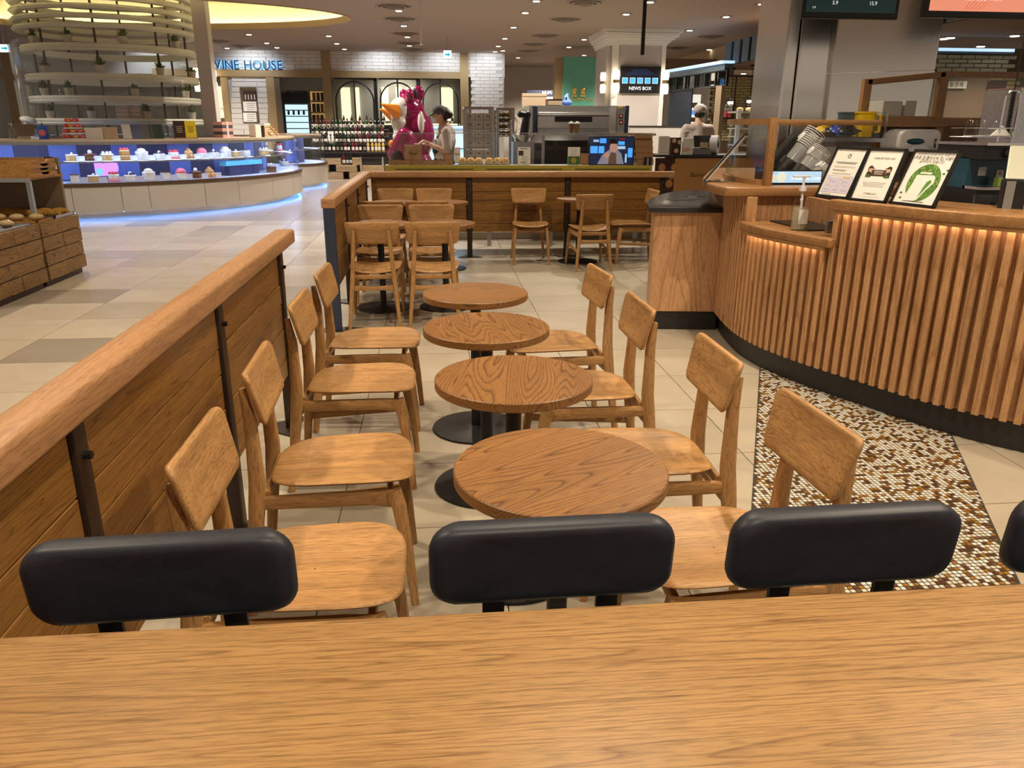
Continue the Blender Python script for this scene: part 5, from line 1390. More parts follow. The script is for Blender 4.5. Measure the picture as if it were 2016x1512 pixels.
tt = wbox('tissue_roll', 'paper', 895, 290, 906, 320, YB+.3, .08, 'tall white paper roll on the bakery bench', 'roll')
for k in range(5): wbox('brown_box', 'kraft', 1249+1.0*(4-k), 313.5-12.2*k, 1285+.5*(4-k), 325.4-12.2*k, YB+.10, .22, 'brown gift box in the stack beside the television, %s from below' % ORD[k], 'box', 'stacked brown gift boxes', None, 'kraft')
wbox('kraft_block', 'kraft', 1145, 302, 1160, 325.4, YB+.12, .1, 'upright kraft box left of the television', 'box', None, None, 'kraft')
for k in range(3):
    p = at(1281+5.5*k, 326, YB+.2); t = thing('steel_cup', 'small dark steel canister at the end of the bakery stand, %s from the left' % ORD[k], 'canister', (x1-.09+.034*k, YB+.03, zt), 0, 'canisters at the end of the bakery stand'); MB().lathe([(.001, 0), (.017, 0), (.017, .09), (.001, .09)], n=12).build('body', 'steel_dull' if k % 2 else 'black_plastic', t); MB().cyl((0, 0, .09), (0, 0, .10), .018, n=12).build('lid', 'black_plastic', t)
# television with a drama still
a, b = at(1158, 326, YB+.1), at(1251, 268, YB+.1)
tv = thing('television', 'television on the bakery stand showing a seated man and blue screens', 'television', ((a.x+b.x)/2, YB+.12, a.z)); w, h_ = b.x-a.x, b.z-a.z
mat('tv_navy', (.004, .006, .016), .3, emit=(.010, .016, .045), es=1.0); mat('tv_blue', (.05, .3, .8), .3, emit=(.06, .32, .95), es=1.1); mat('tv_pale', (.4, .6, .8), .3, emit=(.35, .55, .8), es=.8); mat('tv_brown', (.1, .05, .03), .3, emit=(.10, .055, .035), es=.8); mat('tv_grey', (.2, .2, .25), .3, emit=(.22, .22, .28), es=.7); mat('tv_skin', (.4, .2, .15), .3, emit=(.42, .22, .16), es=.8); mat('tv_dark', (.01, .01, .012), .3)
MB().box((0, .02, h_/2), (w, .04, h_)).build('case', 'black_plastic', tv, 0, .004); SHEET[tv.name] = flat(tv, rect(-w*.48, w*.48, h_*.04, h_*.96), 'tv_navy', -.002, 'screen')
for (xa, xb, za, zb, m) in ((-.46, -.30, .42, .66, 'tv_blue'), (-.28, -.16, .42, .66, 'tv_blue'), (-.26, -.12, .76, .92, 'tv_blue'), (-.40, -.28, .80, .88, 'tv_pale'), (.14, .28, .70, .82, 'tv_blue'), (.12, .30, .56, .66, 'tv_pale'), (.36, .46, .28, .60, 'tv_blue'), (.36, .46, .74, .92, 'tv_navy'), (.16, .28, .86, .92, 'red_sweet'), (.30, .34, .10, .40, 'tv_pale')): flat(tv, rect(w*xa, w*xb, h_*za, h_*zb), m, -.004, 'screen_panel')
flat(tv, [(-w*.30, h_*.05), (w*.28, h_*.05), (w*.22, h_*.40), (w*.12, h_*.56), (-w*.04, h_*.55), (-w*.20, h_*.36)], 'tv_grey', -.006, 'figure_jacket'); flat(tv, [(-w*.06, h_*.05), (w*.12, h_*.05), (w*.10, h_*.42), (w*.0, h_*.46), (-w*.05, h_*.3)], 'tv_brown', -.007, 'figure_shirt'); flat(tv, disc(w*.045, h_*.62, h_*.145, 20, sz=1.2), 'tv_skin', -.008, 'figure_face'); flat(tv, disc(w*.03, h_*.74, h_*.16, 20, 0, 180), 'tv_dark', -.009, 'figure_hair'); flat(tv, disc(-w*.10, h_*.36, h_*.09, 14, sz=1.2), 'tv_skin', -.009, 'figure_hand')
# racks, oven and other kitchen things
def rack(u0, u1, v0, v1, Y, lb, shelves, box_m, n=3):
    a, b = at(u0, v1, Y), at(u1, v0, Y); t = thing('tray_rack', lb, 'rack', ((a.x+b.x)/2, Y, .10)); w = b.x-a.x; h_ = b.z-.10
    for sx in (-1, 1):
        for dy in (0, .45): MB().box((sx*(w/2-.02), dy, h_/2), (.04, .03, h_)).build('upright', 'steel_dull', t, 0)
    for v in shelves:
        z = at(u0, v, Y).z-.10; MB().box((0, .225, z), (w-.06, .45, .015)).build('tray', 'steel_dull', t, 0)
        if box_m:
            for i in range(n):
                o = thing('dough_box', 'white bread box on the tray rack at height %s, %s across' % (ORD[shelves.index(v)], ORD[i]), 'box', (t.location.x-w*.3+w*.3*i, Y+.03, z+.109), 0, 'white bread boxes on the tray rack')
                MB().box((0, .09, .05), (w*.27, .18, .10)).build('box', 'paper', o, 0); MB().box((0, -.002, .06), (w*.1, .002, .02)).build('label', 'ink_grey', o, 0)
    MB().box((0, .225, h_+.01), (w, .47, .03)).build('cover_sheet', 'cap_pale', t, 0)
    return t
rack(915, 972, 214, 318, 11.3, 'steel tray rack with white bread boxes', [239, 256, 274, 292, 312], 'paper')
rk2 = rack(977, 1013, 216, 300, 11.8, 'steel rack of finished bread behind the mixer', [232, 243, 255, 268], None)
for q, v in enumerate((232, 243, 255, 268)):
    for i in range(3):
        p = at(983+10*i, v, 11.8); o = thing('bread_loaf', 'round loaf on the finished bread rack, %s shelf, %s across' % (ORD[q], ORD[i]), 'bread', (p.x, 11.92, p.z+.009), 0, 'loaves on the finished bread rack')
        MB().ball((0, 0, .032), (.045, .08, .032), 12).build('loaf', 'crust' if (i+q) % 2 else 'crust_pale', o); MB().box((0, 0, .062), (.008, .10, .004)).build('score', 'paper', o, 0)
ov = thing('deck_oven', 'wide stainless deck oven with red digital displays', 'oven'); YO = 12.3
a, b = at(1042, 262, YO), at(1240, 209, YO); ov.location = ((a.x+b.x)/2, YO, .10); w = b.x-a.x; zb_, zt_ = a.z-.10, b.z-.10
def orel(u, v): q = at(u, v, YO); return q.x-ov.location.x, q.z-.10
MB().bb(-w/2, w/2, .02, 1.1, zb_-.15, zt_).build('body', 'steel', ov, 0, .006)
for (u0, v0, u1, v1, m, nm, dy) in ((1060, 222, 1198, 229, 'steel_polished', 'hood', -.04), (1057, 227, 1198, 228.8, 'black_plastic', 'handle_bar', -.05), (1092, 228, 1166, 240, 'ink', 'window', -.015), (1058, 229, 1198, 252, 'steel', 'door', -.005), (1049, 209, 1058, 262, 'steel_blue', 'left_trim', -.02), (1200, 208, 1213, 262, 'steel_polished', 'right_trim', -.03), (1214, 209, 1229, 258, 'steel_dull', 'control_panel', -.03), (1230, 208, 1238, 262, 'steel_blue', 'end_trim', -.02), (1058, 253, 1198, 262, 'steel_dull', 'lower_door', -.008)):
    p0, p1 = orel(u0, v1), orel(u1, v0); MB().bb(p0[0], p1[0], dy, .03, p0[1], p1[1]).build(nm, m, ov, 0, .002, 1)
mat('led_red', (.3, .01, .01), .4, emit=(1, .08, .05), es=1.6)
for v0, v1, m in ((225, 233, 'ink'), (237, 245, 'ink'), (209.5, 213, 'yellow_plastic')): p0, p1 = orel(1217.5, v1), orel(1225, v0); MB().bb(p0[0], p1[0], -.036, -.03, p0[1], p1[1]).build('display', m, ov, 0)
for v0, v1 in ((227, 230), (239.5, 242.5)): p0, p1 = orel(1220, v1), orel(1223, v0); MB().bb(p0[0], p1[0], -.038, -.035, p0[1], p1[1]).build('digit', 'led_red', ov, 0)
MB().bb(-w/2, w/2, .02, 1.1, 0, zb_-.15).build('oven_stand', 'kick_black', ov, 0)
pb = thing('cardboard_panel', 'large tan cardboard panel standing behind the oven', 'panel'); a, b = at(1027, 232, 13.5), at(1077, 184, 13.5); MB().bb(a.x, b.x, 13.5, 13.54, .10, b.z).build('sheet', 'kraft_light', pb, 0, .01); MB().bb(a.x, b.x, 13.49, 13.55, b.z-.05, b.z).build('folded_edge', 'kraft_light', pb, 0, .01)
wbox('wooden_frame', 'kraft_light', 1079, 195, 1107, 207, YO+.2, .3, 'small framed box on top of the oven', 'box', None, None, 'menu_brown')
mat('toy_blue', (.18, .32, .75), .35, emit=(.15, .3, .9), es=.25)  # toy figure on the oven, no lamp; its faint glow is added
p = at(1117, 207.5, YO+.25); gt = thing('oven_toy', 'rounded pale blue toy on top of the oven', 'lamp', (p.x, YO+.3, zt_+.10+.001))
g_ = MB(); g_.ball((0, 0, .05), (.085, .07, .05), 14); limb(g_, [(.0, 0, .06), (-.015, 0, .12), (.005, 0, .165)], [.06, .045, .025]); blend(g_, 'dome', 'toy_blue', gt, .01)
for s in (0,): MB().ball((-.02, -.05, .11), (.012, .01, .02), 8).build('spot', 'ink', gt)
for k, u in enumerate((1124, 1136)):
    p = at(u, 262, YB+.30); t = thing('iced_coffee', ('iced brown drink in a domed plastic cup, left of the pair', 'iced milky drink in a domed plastic cup, right of the pair')[k], 'cup', (p.x, YB+.05+.9, 0)); q = at(u, 261.5, YB+.95); t.location = (q.x, q.y, q.z)
    MB().lathe([(.001, 0), (.028, 0), (.042, .11)], n=16).build('drink', ('cake_caramel', 'crust_pale')[k], t); MB().lathe([(.044, .11), (.044, .118), (.036, .145), (.015, .158)], n=16).build('dome_lid', 'plastic_clear', t); MB().ball((0, 0, .12), (.038, .038, .025), 12).build('cream_top', 'cake_cream', t)
kb = thing('kitchen_bench', 'steel kitchen bench behind the bakery glass', 'bench'); z_ = at(1130, 262, 11.15).z; a, b = at(1060, 262, 11.1), at(1290, 262, 11.1); MB().bb(a.x, b.x, 11.05, 11.3, z_-.03, z_).build('top_rail', 'steel', kb, 0); [MB().bb(x, x+.04, 11.1, 11.14, .10, z_-.03).build('leg', 'steel_dull', kb, 0) for x in (a.x+.05, b.x-.1)]; MB().bb(a.x+.1, b.x-.1, 11.25, 11.28, .3, z_-.1).build('dark_panel', 'kick_black', kb, 0)
# mixing machine, flour bowl, crate
mx_ = thing('dough_mixer', 'dough mixer with black head and wire whisk behind the bread trays', 'mixer'); p = at(1030, 262, 11.6); mx_.location = (p.x, 11.5, .10)
q = at(1030, 262, 11.5).z-.10; MB().bb(-.15, .15, 0, .3, 0, q-.12).build('cabinet', 'steel_dull', mx_, 0); g_ = MB(); limb(g_, [(0, .1, q-.1), (.03, .1, q+.12), (.05, .06, q+.25), (-.05, .02, q+.25)], [.07, .06, .06, .05]); blend(g_, 'head', 'black_plastic', mx_, .012)
for k in range(6): MB().tube([(-.12+.06*math.cos(k), .02+.06*math.sin(k)*t_*(1-t_)*4, q+.25-.20*t_) if False else (-.14+.09*math.sin(math.pi*t_)*math.cos(k*1.05), .02+.09*math.sin(math.pi*t_)*math.sin(k*1.05), q+.22-.24*t_) for t_ in [i/8 for i in range(9)]], .004, 5).build('whisk_wire', 'chrome', mx_)
MB().lathe([(.001, 0), (.10, 0), (.17, .10), (.165, .10), (.095, .01), (.001, .01)], (0, .1, q-.12), 20).build('bowl', 'steel', mx_)
# ================================================================ MAGENTA STATUE
mat('magenta_gloss', (.24, .006, .065), .18, coat=.5); mat('statue_white', (.72, .70, .67), .25); mat('beak_orange', (.80, .25, .02), .25)
p = at(805, 300, 12.4); sx0 = p.x
stt = thing('animal_statue', 'tall glossy magenta round animal statue with white bib and orange beaks', 'statue', (sx0, 12.4, .10))
b_ = MB(); b_.ball((.06, 0, .62), (.34, .32, .58), 24); b_.ball((.10, 0, 1.28), (.30, .30, .38), 24); b_.ball((.02, 0, 1.60), (.24, .24, .25), 22)
for s in (-1, 1): b_.ball((.05, s*.20, 1.83), (.07, .10, .10), 12); b_.ball((.0, s*.30, 1.12), (.12, .10, .24), 14); b_.ball((-.20, s*.2, .30), (.2, .14, .22), 14)
limb(b_, [(-.05, -.28, 1.28), (-.22, -.22, 1.0)], [.11, .10]); b_.ball((.17, -.06, 1.86), (.10, .05, .12), 14); b_.ball((-.05, .05, 1.85), (.07, .05, .08), 12)
blend(b_, 'body', 'magenta_gloss', stt, .018, 8)
c_ = MB(); c_.ball((-.10, -.10, 1.62), (.17, .17, .19), 18); limb(c_, [(-.12, -.16, 1.45), (-.13, -.21, 1.25), (-.15, -.22, 1.02)], [.13, .10, .04]); blend(c_, 'white_bib', 'statue_white', stt, .014, 5)
MB().ball((.20, -.26, 1.45), (.05, .05, .17), 12).build('white_patch', 'statue_white', stt)
for (bx, by, bz, s) in ((-.12, -.20, 1.60, 1.0), (-.20, .02, 1.55, .85)):
    MB().add([(bx-.28*s, by-.03, bz+.12*s), (bx, by-.11*s, bz+.10*s), (bx+.02, by+.10*s, bz+.10*s), (bx+.03, by-.14*s, bz-.02), (bx+.02, by+.12*s, bz-.02), (bx, by-.02, bz-.17*s)], [(0, 1, 2), (0, 3, 1), (0, 2, 4), (0, 5, 3), (0, 4, 5), (1, 3, 5, 4, 2)]).build('beak', 'beak_orange', stt, 0, .012, 2)
mat('hollow', (.05, .035, .05), .5)
for (x, z, r) in ((-.16, .98, .10), (-.10, .76, .05), (-.14, .64, .07)): MB().ball((x, -.315, z), (r, .03, r*1.05), 14).build('paw_pad', 'hollow', stt)
MB().ball((.12, -.115, 1.86), (.045, .02, .07), 12).build('inner_ear', 'hollow', stt)
for x, m in ((-.24, 'beak_orange'), (-.22, 'statue_white')): MB().ball((x, -.26, 1.15 if m == 'beak_orange' else 1.06), (.05, .05, .06), 10).build('small_foot', m, stt)
ptop = MB().lathe([(.001, 0), (.5, 0), (.5, .10), (.001, .10)], n=28).build('pedestal', 'white', stt); stt.location.z = .105
# chilled case behind the statue
cc = thing('chilled_case', 'glowing blue-white chilled display case behind the bakery worker', 'display case'); a, b = at(838, 325, 15), at(925, 248, 15); MB().bb(a.x, b.x, 15.02, 15.5, 0, b.z-.04).build('cabinet', 'white', cc, 0)
mat('case_glow', (.5, .8, 1), .5, emit=(.32, .66, 1.0), es=1.5); MB().bb(a.x+.04, b.x-.04, 15.0, 15.02, .4, b.z-.14).build('lit_back', 'case_glow', cc, 0); MB().bb(a.x, b.x, 14.96, 15.5, b.z-.04, b.z).build('lit_top', 'case_glow', cc, 0); [MB().bb(a.x, b.x, 14.94, 15.02, z, z+.02).build('shelf', 'steel_dull', cc, 0) for z in (.6, .85, 1.1)]
# ================================================================ RIGHT-HAND BAKERS COUNTER
YR = 10.6
rc = thing('bakers_counter', 'tan panelled bakery counter with black top beyond the partition', 'counter')
a, b = at(1330, 305, YR), at(1425, 305, YR); zt2 = a.z; mat('tan_panel', (.40, .20, .06), .55)
MB().bb(a.x, b.x+.6, YR, YR+.03, .05, zt2-.04).build('front_panel', 'tan_panel', rc, 0); MB().bb(at(1292, 305, YR).x, b.x+.65, YR-.02, YR+.6, zt2-.03, zt2).build('black_top', 'kick_black', rc, 0); MB().bb(at(1292, 305, YR).x, a.x-.005, YR, YR+.03, .05, zt2-.04).build('dark_panel', 'menu_brown', rc, 0); MB().bb(a.x, b.x+.55, YR+.05, YR+.5, 0, zt2-.03).build('carcass', 'kick_black', rc, 0)
p = at(1376, 348, YR); letters("Bakers'", 'ink_brown', rc, (p.x, YR-.003, p.z), (R(90), 0, 0), 'lettering', .085)
for (u, v) in ((1303, 330), (1322, 345), (1317, 362), (1328, 330)): p = at(u, v, YR); MB().ball((p.x, YR-.001, p.z), (.05, .004, .055), 12).build('bread_motif', 'tan_panel', rc)
ps = wbox('price_sheet', 'paper', 1295, 268, 1319, 306, YR+.02, .01, 'white printed sheet standing on the bakers counter', 'sheet'); 
for q in range(9): MB().box((0, -.002, .04+.024*q), (.11, .002, .004)).build('text_line', 'ink_grey', ps, 0)
gb_ = wbox('gift_box', 'menu_brown', 1320, 271, 1342, 306, YR+.03, .1, 'dark brown box with tan bread motifs on the bakers counter', 'box'); [MB().ball((x, -.002, z), (.03, .003, .03), 10).build('bread_motif', 'kraft_light', gb_) for x, z in ((-.03, .19), (.045, .17), (.005, .06))]
wbg = wbox('white_bag', 'paper', 1343, 272, 1366, 306, YR+.06, .1, 'white handled paper bag on the bakers counter', 'bag'); MB().tube([(-.05, .05, .24), (-.045, .05, .30), (.0, .05, .32), (.045, .05, .30), (.05, .05, .24)], .008, 6).build('handle', 'paper', wbg); MB().ball((-.02, -.001, .08), (.06, .003, .03), 10).build('printed_loaf', 'pink_stripe', wbg)
tl = thing('till', 'black till screen on a grey cash drawer on the bakers counter', 'till', (at(1388, 305, YR).x, YR+.15, zt2)); MB().box((0, .1, .045), (.26, .26, .09)).build('drawer', 'grey_plastic', tl, 0, .005); MB().box((0, .0, .17), (.24, .02, .16), M=Matrix.Rotation(R(-22), 3, 'X')).build('screen', 'black_plastic', tl, 0, .004); MB().box((.01, -.05, .125), (.10, .01, .07)).build('card', 'kraft_light', tl, 0)
tr_ = thing('tape_roll', 'large white paper roll on edge on the bakers counter', 'roll', (at(1415, 305, YR).x, YR+.2, zt2)); MB().ring(rect_ring(.06, .125, -.05, .05), (0, 0, 0), 0, 2*math.pi, 28).build('roll', 'white_gloss', tr_, 30); MB().ring(rect_ring(.045, .06, -.05, .05), (0, 0, 0), 0, 2*math.pi, 24).build('core', 'black_plastic', tr_, 30); [setattr(c, 'rotation_euler', (R(90), 0, R(60))) or setattr(c, 'location', (0, 0, .126)) for c in kids(tr_)]
wc = struct(MB().bb(at(1240, 260, 15).x, at(1402, 260, 15).x, 15, 15.1, 0, at(1300, 250, 15).z).build('wall_low', 'plaster', None, 0)); MB().bb(at(1238, 260, 15).x, at(1404, 260, 15).x, 14.98, 15.12, at(1300, 250, 15).z, at(1300, 247.5, 15).z).build('coping', 'ink', wc, 0)
# ================================================================ PILLAR
pl = struct(thing('trim_pillar', None, None)); YP = 20.0
a, b = at(1215, 66, YP), at(1310, 66, YP); xl = at(1190, 130, YP+.5).x
MB().bb(a.x, b.x, YP, YP+1.5, 0, 3.62).build('shaft', 'pillar_paint', pl, 0, .02); MB().bb(xl, a.x+.02, YP+.25, YP+1.6, 0, 3.6).build('side_wing', 'pillar_paint', pl, 0); MB().bb(a.x-.08, a.x+.06, YP-.03, YP+.1, 0, 3.6).build('corner_strip', 'white', pl, 0); MB().bb(b.x-.06, b.x+.04, YP-.03, YP+.1, 0, 3.6).build('corner_strip', 'white', pl, 0)
cr_ = MB()
for k, (o_, z) in enumerate(((.06, 3.44), (.12, 3.50), (.20, 3.56), (.28, 3.62), (.34, CEIL))): cr_.bb(xl-o_*.6, b.x+o_, YP-o_, YP+1.7, z-.07, z)
cr_.build('crown_moulding', 'white', pl, 0)
for u, v0, v1, lb in ((1213, 138, 182, 'glowing double sconce on the pillar, left of the screen'), (1310, 138, 185, 'glowing double sconce on the pillar, right of the screen')): sconce(u, v0, v1, YP-.15, .17, lb)
sconce(1187, 143, 183, YP+.1, .14, 'glowing double sconce on the far side of the pillar')
a, b = at(1220, 183, YP-.1), at(1303, 131, YP-.1); sc2 = thing('wall_screen', 'black wall screen on the pillar with five blue picture tiles', 'screen', ((a.x+b.x)/2, YP-.08, a.z)); w, h_ = b.x-a.x, b.z-a.z
MB().box((0, .04, h_/2), (w, .08, h_)).build('case', 'black_plastic', sc2, 0, .01); SHEET[sc2.name] = flat(sc2, rect(-w*.48, w*.48, h_*.04, h_*.96), 'tv_dark', -.003, 'screen'); flat(sc2, [(-w*.4, h_*.66), (w*.4, h_*.66), (w*.15, h_*.9), (-w*.15, h_*.9)], 'tv_navy', -.004, 'glow_band')
for k in range(5): flat(sc2, rect(w*(-.45+.185*k), w*(-.31+.185*k), h_*.36, h_*.58), 'tv_pale', -.004, 'tile_border'); flat(sc2, rect(w*(-.437+.185*k), w*(-.323+.185*k), h_*.38, h_*.56), 'tv_blue', -.006, 'picture_tile')
mat('screen_white', (1, 1, 1), .5, emit=(.8, .9, 1), es=.9); letters('NEWS BOX', 'screen_white', sc2, (0, -.006, h_*.12), (R(90), 0, 0), 'lettering', .11)
MB().box((0, .1, h_*.6), (.3, .1, .2)).build('wall_mount', 'black_plastic', sc2, 0)
# green wall with the tea shop name
mat('mint', (.10, .36, .25), .6); mat('gold', (.55, .40, .10), .3, .6)
gw = struct(MB().bb(at(1107, 200, 24).x, at(1176, 200, 24).x, 24, 24.6, 0, at(1140, 112, 24).z).build('wall_green', 'mint', None, 0, .01)); MB().bb(at(1095, 200, 24).x, at(1107, 200, 24).x, 24.05, 24.7, 0, at(1100, 113, 24).z).build('side_panel', 'timber', gw, 0)
p = at(1143, 197, 23.9); f1 = letters('& MASON', 'gold', gw, (p.x+.05, 23.98, p.z-.02), (R(90), 0, 0), 'lettering', .125); f2 = letters('FORTNUM', 'gold', gw, (at(1122, 197, 23.9).x-.02, 23.98, p.z-.02), (R(90), 0, 0), 'lettering', .125); f1.location.x = at(1151, 197, 23.9).x
for u in (1131, 1148): q = at(u, 180, 23.95); MB().box((q.x, 23.97, q.z-.12), (.14, .03, .05)).box((q.x, 23.97, q.z-.04), (.11, .03, .07)).ball((q.x, 23.97, q.z+.05), (.075, .03, .07), 10).build('crest', 'gold', gw, 30)
# far white hall
fh = struct(MB().bb(2.4, 14.5, 33.0, 33.2, 0, CEIL).build('wall_far', 'plaster', None, 0)); lamp('SPOT', 'downlight_or_fill', (4.4, 30.5, 3.6), 900, (1, .82, .66), .2, 140, .6)
ds = thing('shelf_sign', 'dark shop fascia with pale lettering in the far hall', 'sign'); a, b = at(1037, 188, 31), at(1095, 178, 31); MB().bb(a.x, b.x, 31, 31.1, a.z, b.z).build('fascia', 'steel_blue', ds, 0); letters('NUM &', 'white', ds, (at(1080, 186, 31).x, 30.98, a.z+.05), (R(90), 0, 0), 'lettering', .16); MB().bb(a.x, b.x, 31.02, 31.1, 0, a.z).build('panel_below', 'plaster', ds, 0)
tlmp = thing('table_lamp', 'pale table lamp with glowing shade beside the green wall', 'lamp'); p = at(1186, 200, 25); tlmp.location = (p.x, 25, 0); MB().lathe([(.22, 0), (.16, .34)], (0, 0, p.z-.35), 18).build('shade', 'cream_lit', tlmp); MB().cyl((0, 0, 0), (0, 0, p.z-.3), .05).build('stand', 'steel_blue', tlmp)
# ================================================================ CEILING
OC = Vector((-7.0, 18.6)); OA, OB = 5.3, 2.7
X0_, X1_, Y0_, Y1_ = -16.0, 8.35, -3.0, 34.0
def rectpt(a):
    d = Vector((math.cos(a)*OA, math.sin(a)*OB)); t = 1e9
    for lim, c, dd in ((X0_, OC.x, d.x), (X1_, OC.x, d.x), (Y0_, OC.y, d.y), (Y1_, OC.y, d.y)):
        if abs(dd) > 1e-9:
            k = (lim-c)/dd
            if k > 0: t = min(t, k)
    return OC+d*t
angs = [2*math.pi*i/96 for i in range(96)]
for cx, cy in ((X0_, Y0_), (X1_, Y0_), (X1_, Y1_), (X0_, Y1_)): angs.append(math.atan2((cy-OC.y)/OB, (cx-OC.x)/OA) % (2*math.pi))
angs.sort(); n = len(angs); vs = []; fs = []
for a in angs:
    q = rectpt(a); vs += [(OC.x+OA*math.cos(a), OC.y+OB*math.sin(a), CEIL), (q.x, q.y, CEIL), (OC.x+OA*math.cos(a), OC.y+OB*math.sin(a), CEIL+.10), (q.x, q.y, CEIL+.10)]
for i in range(n):
    j = (i+1) % n
    fs += [(4*i, 4*i+1, 4*j+1, 4*j), (4*i+2, 4*j+2, 4*j+3, 4*i+3), (4*i, 4*j, 4*j+2, 4*i+2)]
ceil = struct(MB().add(vs, fs).build('ceiling', 'ceiling_paint', None, 0))
cv = struct(thing('ceiling_cove', None, None))
mat('cove_paint', (.80, .74, .52), .8); mat('cove_led', (1, .9, .6), .5, emit=(1, .86, .50), es=18)
def oval(sc, z, n=80): return [(OC.x+(OA+sc)*math.cos(2*math.pi*i/n), OC.y+(OB+sc)*math.sin(2*math.pi*i/n), z) for i in range(n)]
def loft(rings, cap=True):
    m = MB(); k = len(rings[0]); v = []; f = []
    for r in rings: v += r
    for q in range(len(rings)-1):
        for i in range(k): j = (i+1) % k; f.append((q*k+i, q*k+j, q*k+k+j, q*k+k+i))
    if cap: f.append(tuple((len(rings)-1)*k+i for i in range(k)))
    return m.add(v, f)
loft([oval(.30, CEIL+.11), oval(.30, CEIL+.35), oval(.15, CEIL+.55), oval(-.3, CEIL+.68)]).build('cove_dome', 'cove_paint', cv, 40)
loft([oval(0, CEIL-.02), oval(-.05, CEIL-.02), oval(-.05, CEIL+.11), oval(0, CEIL+.11), oval(0, CEIL-.02)], False).build('cove_lip', 'soffit_cream', cv, 40)
loft([oval(.16, CEIL+.112), oval(.22, CEIL+.112), oval(.22, CEIL+.125), oval(.16, CEIL+.125), oval(.16, CEIL+.112)], False).build('cove_light', 'cove_led', cv, 40)
# round air diffusers
def vent():
    t = thing('ceiling_vent', '', 'vent')
    for r, z in ((.36, 0), (.27, -.02), (.18, -.04), (.09, -.055)): MB().ring([(r-.05, z-.012), (r, z), (r-.01, z+.004), (r-.06, z-.004)], (0, 0, 0), 0, 2*math.pi, 32).build('vane_ring', 'vent_metal', t)
    MB().lathe([(.001, -.002), (.36, -.002), (.36, .0), (.001, .0)], n=32).build('throat', 'ink', t)
    return t
mat('vent_metal', (.22, .16, .12), .5)
vn = vent(); vk = kids(vn)
VP = [(-.70, 16.73, 'nearest in the row left of the aisle'), (-.66, 18.65, 'second in the row left of the aisle'), (-.64, 21.56, 'third in the row left of the aisle'), (-.60, 24.0, 'fourth in the row left of the aisle'), (-.58, 25.9, 'last in the row left of the aisle'),
      (2.88, 15.75, 'nearest in the row before the pillar'), (2.90, 18.25, 'second in the row before the pillar'), (2.92, 21.5, 'third in the row before the pillar'), (2.92, 23.8, 'fourth in the row before the pillar'), (2.98, 25.9, 'last in the row before the pillar'),
      (7.15, 21.1, 'nearest right of the pillar'), (7.2, 24.2, 'second right of the pillar'), (7.2, 27.5, 'third right of the pillar'), (-5.9, 24.2, 'nearest beyond the oval cove'), (-5.6, 25.6, 'second beyond the oval cove')]
for k, (x, y, lb) in enumerate(VP):
    o = vn if k == 0 else dup(vn, (0, 0, 0), 0, None, None, vk); o.location = (x, y, CEIL-.001); tag(o, 'round ceiling air diffuser, '+lb, 'vent', 'round ceiling diffusers')
def spot():
    t = thing('ceiling_spotlight', '', 'spotlight')
    MB().box((0, 0, -.006), (.20, .20, .012)).build('bezel', 'vent_metal', t, 0); MB().lathe([(.001, -.022), (.06, -.022), (.065, -.012), (.001, -.012)], n=14).build('lens', 'lamp_face', t)
    return t
so = spot(); sk = kids(so); k = 0
SP = {'before the wine shop fascia': [(447, 94), (545, 93), (678, 96), (975, 101), (1020, 113), (990, 99)], 'left of the aisle diffusers': [(785, 20), (795, 50), (802, 72), (806, 89), (490, 67), (647, 70), (663, 85), (525, 84)], 'in front of the pillar': [(1056, 1), (1034, 24), (1011, 53), (994, 75), (981, 90), (1150, 77), (1150, 108), (1120, 92), (1233, 27), (1280, 3)], 'right of the pillar': [(1500, 7), (1430, 32), (1358, 59), (1524, 62), (1448, 83), (1396, 97), (1328, 116)]}
for rg_, uv in SP.items():
    for i, (u, v) in enumerate(uv):
        d = _f + CA*((u-1008)/FPX) - CB*((v-756)/FPX); kk = (CEIL-H)/d.z
        o = so if k == 0 else dup(so, (0, 0, 0), 0, None, None, sk); k += 1
        o.location = (d.x*kk, d.y*kk, CEIL); tag(o, 'small recessed ceiling spotlight %s, %s of its group' % (rg_, ORD[i]), 'spotlight', 'ceiling spotlights '+rg_)
hb = thing('hanging_banner', 'narrow white banner hanging edge-on from the ceiling', 'banner'); a = at(829, 86, 14.5); MB().bb(a.x-.018, a.x+.018, 14.5, 14.75, a.z, CEIL-.2).build('banner', 'white', hb, 0); MB().cyl((a.x, 14.6, CEIL-.2), (a.x, 14.6, CEIL), .006, n=6).build('wire', 'steel_dull', hb)
hp = thing('ceiling_bracket', 'black ceiling bracket with drop pole in front of the pillar', 'bracket'); a = at(1265, 108, 15); MB().bb(a.x-.03, a.x+.03, 15, 15.05, a.z, CEIL-.03).build('drop_pole', 'black_metal', hp, 0); b = at(1390, 0, 12.6); MB().bar([(a.x, 15, CEIL-.03), (b.x, 12.6, CEIL-.03)], .07, .05).build('track', 'black_metal', hp, 0)
# ================================================================ RIGHT-HAND SHOPS
fas = struct(MB().bb(8.35, 8.45, 9, 34, 3.32, CEIL+.1).build('trim_2', 'soffit_cream', None, 0)); mat('eave_blue', (.5, .7, .9), .5, emit=(.45, .68, 1.0), es=1.1); mat('fin_blue', (.055, .085, .11), .45); mat('brick_olive', (.36, .28, .13), .65); mat('brick_olive_joint', (.08, .055, .03), .8)
up = struct(MB().bb(8.45, 13, 9, 34, 3.32, 3.42).build('ceiling_right', 'soffit_cream', None, 0))
bh = struct(wb('wall_bulkhead', 'soffit_brown', 1300, 116, 1445, 168, 24.0, .3))
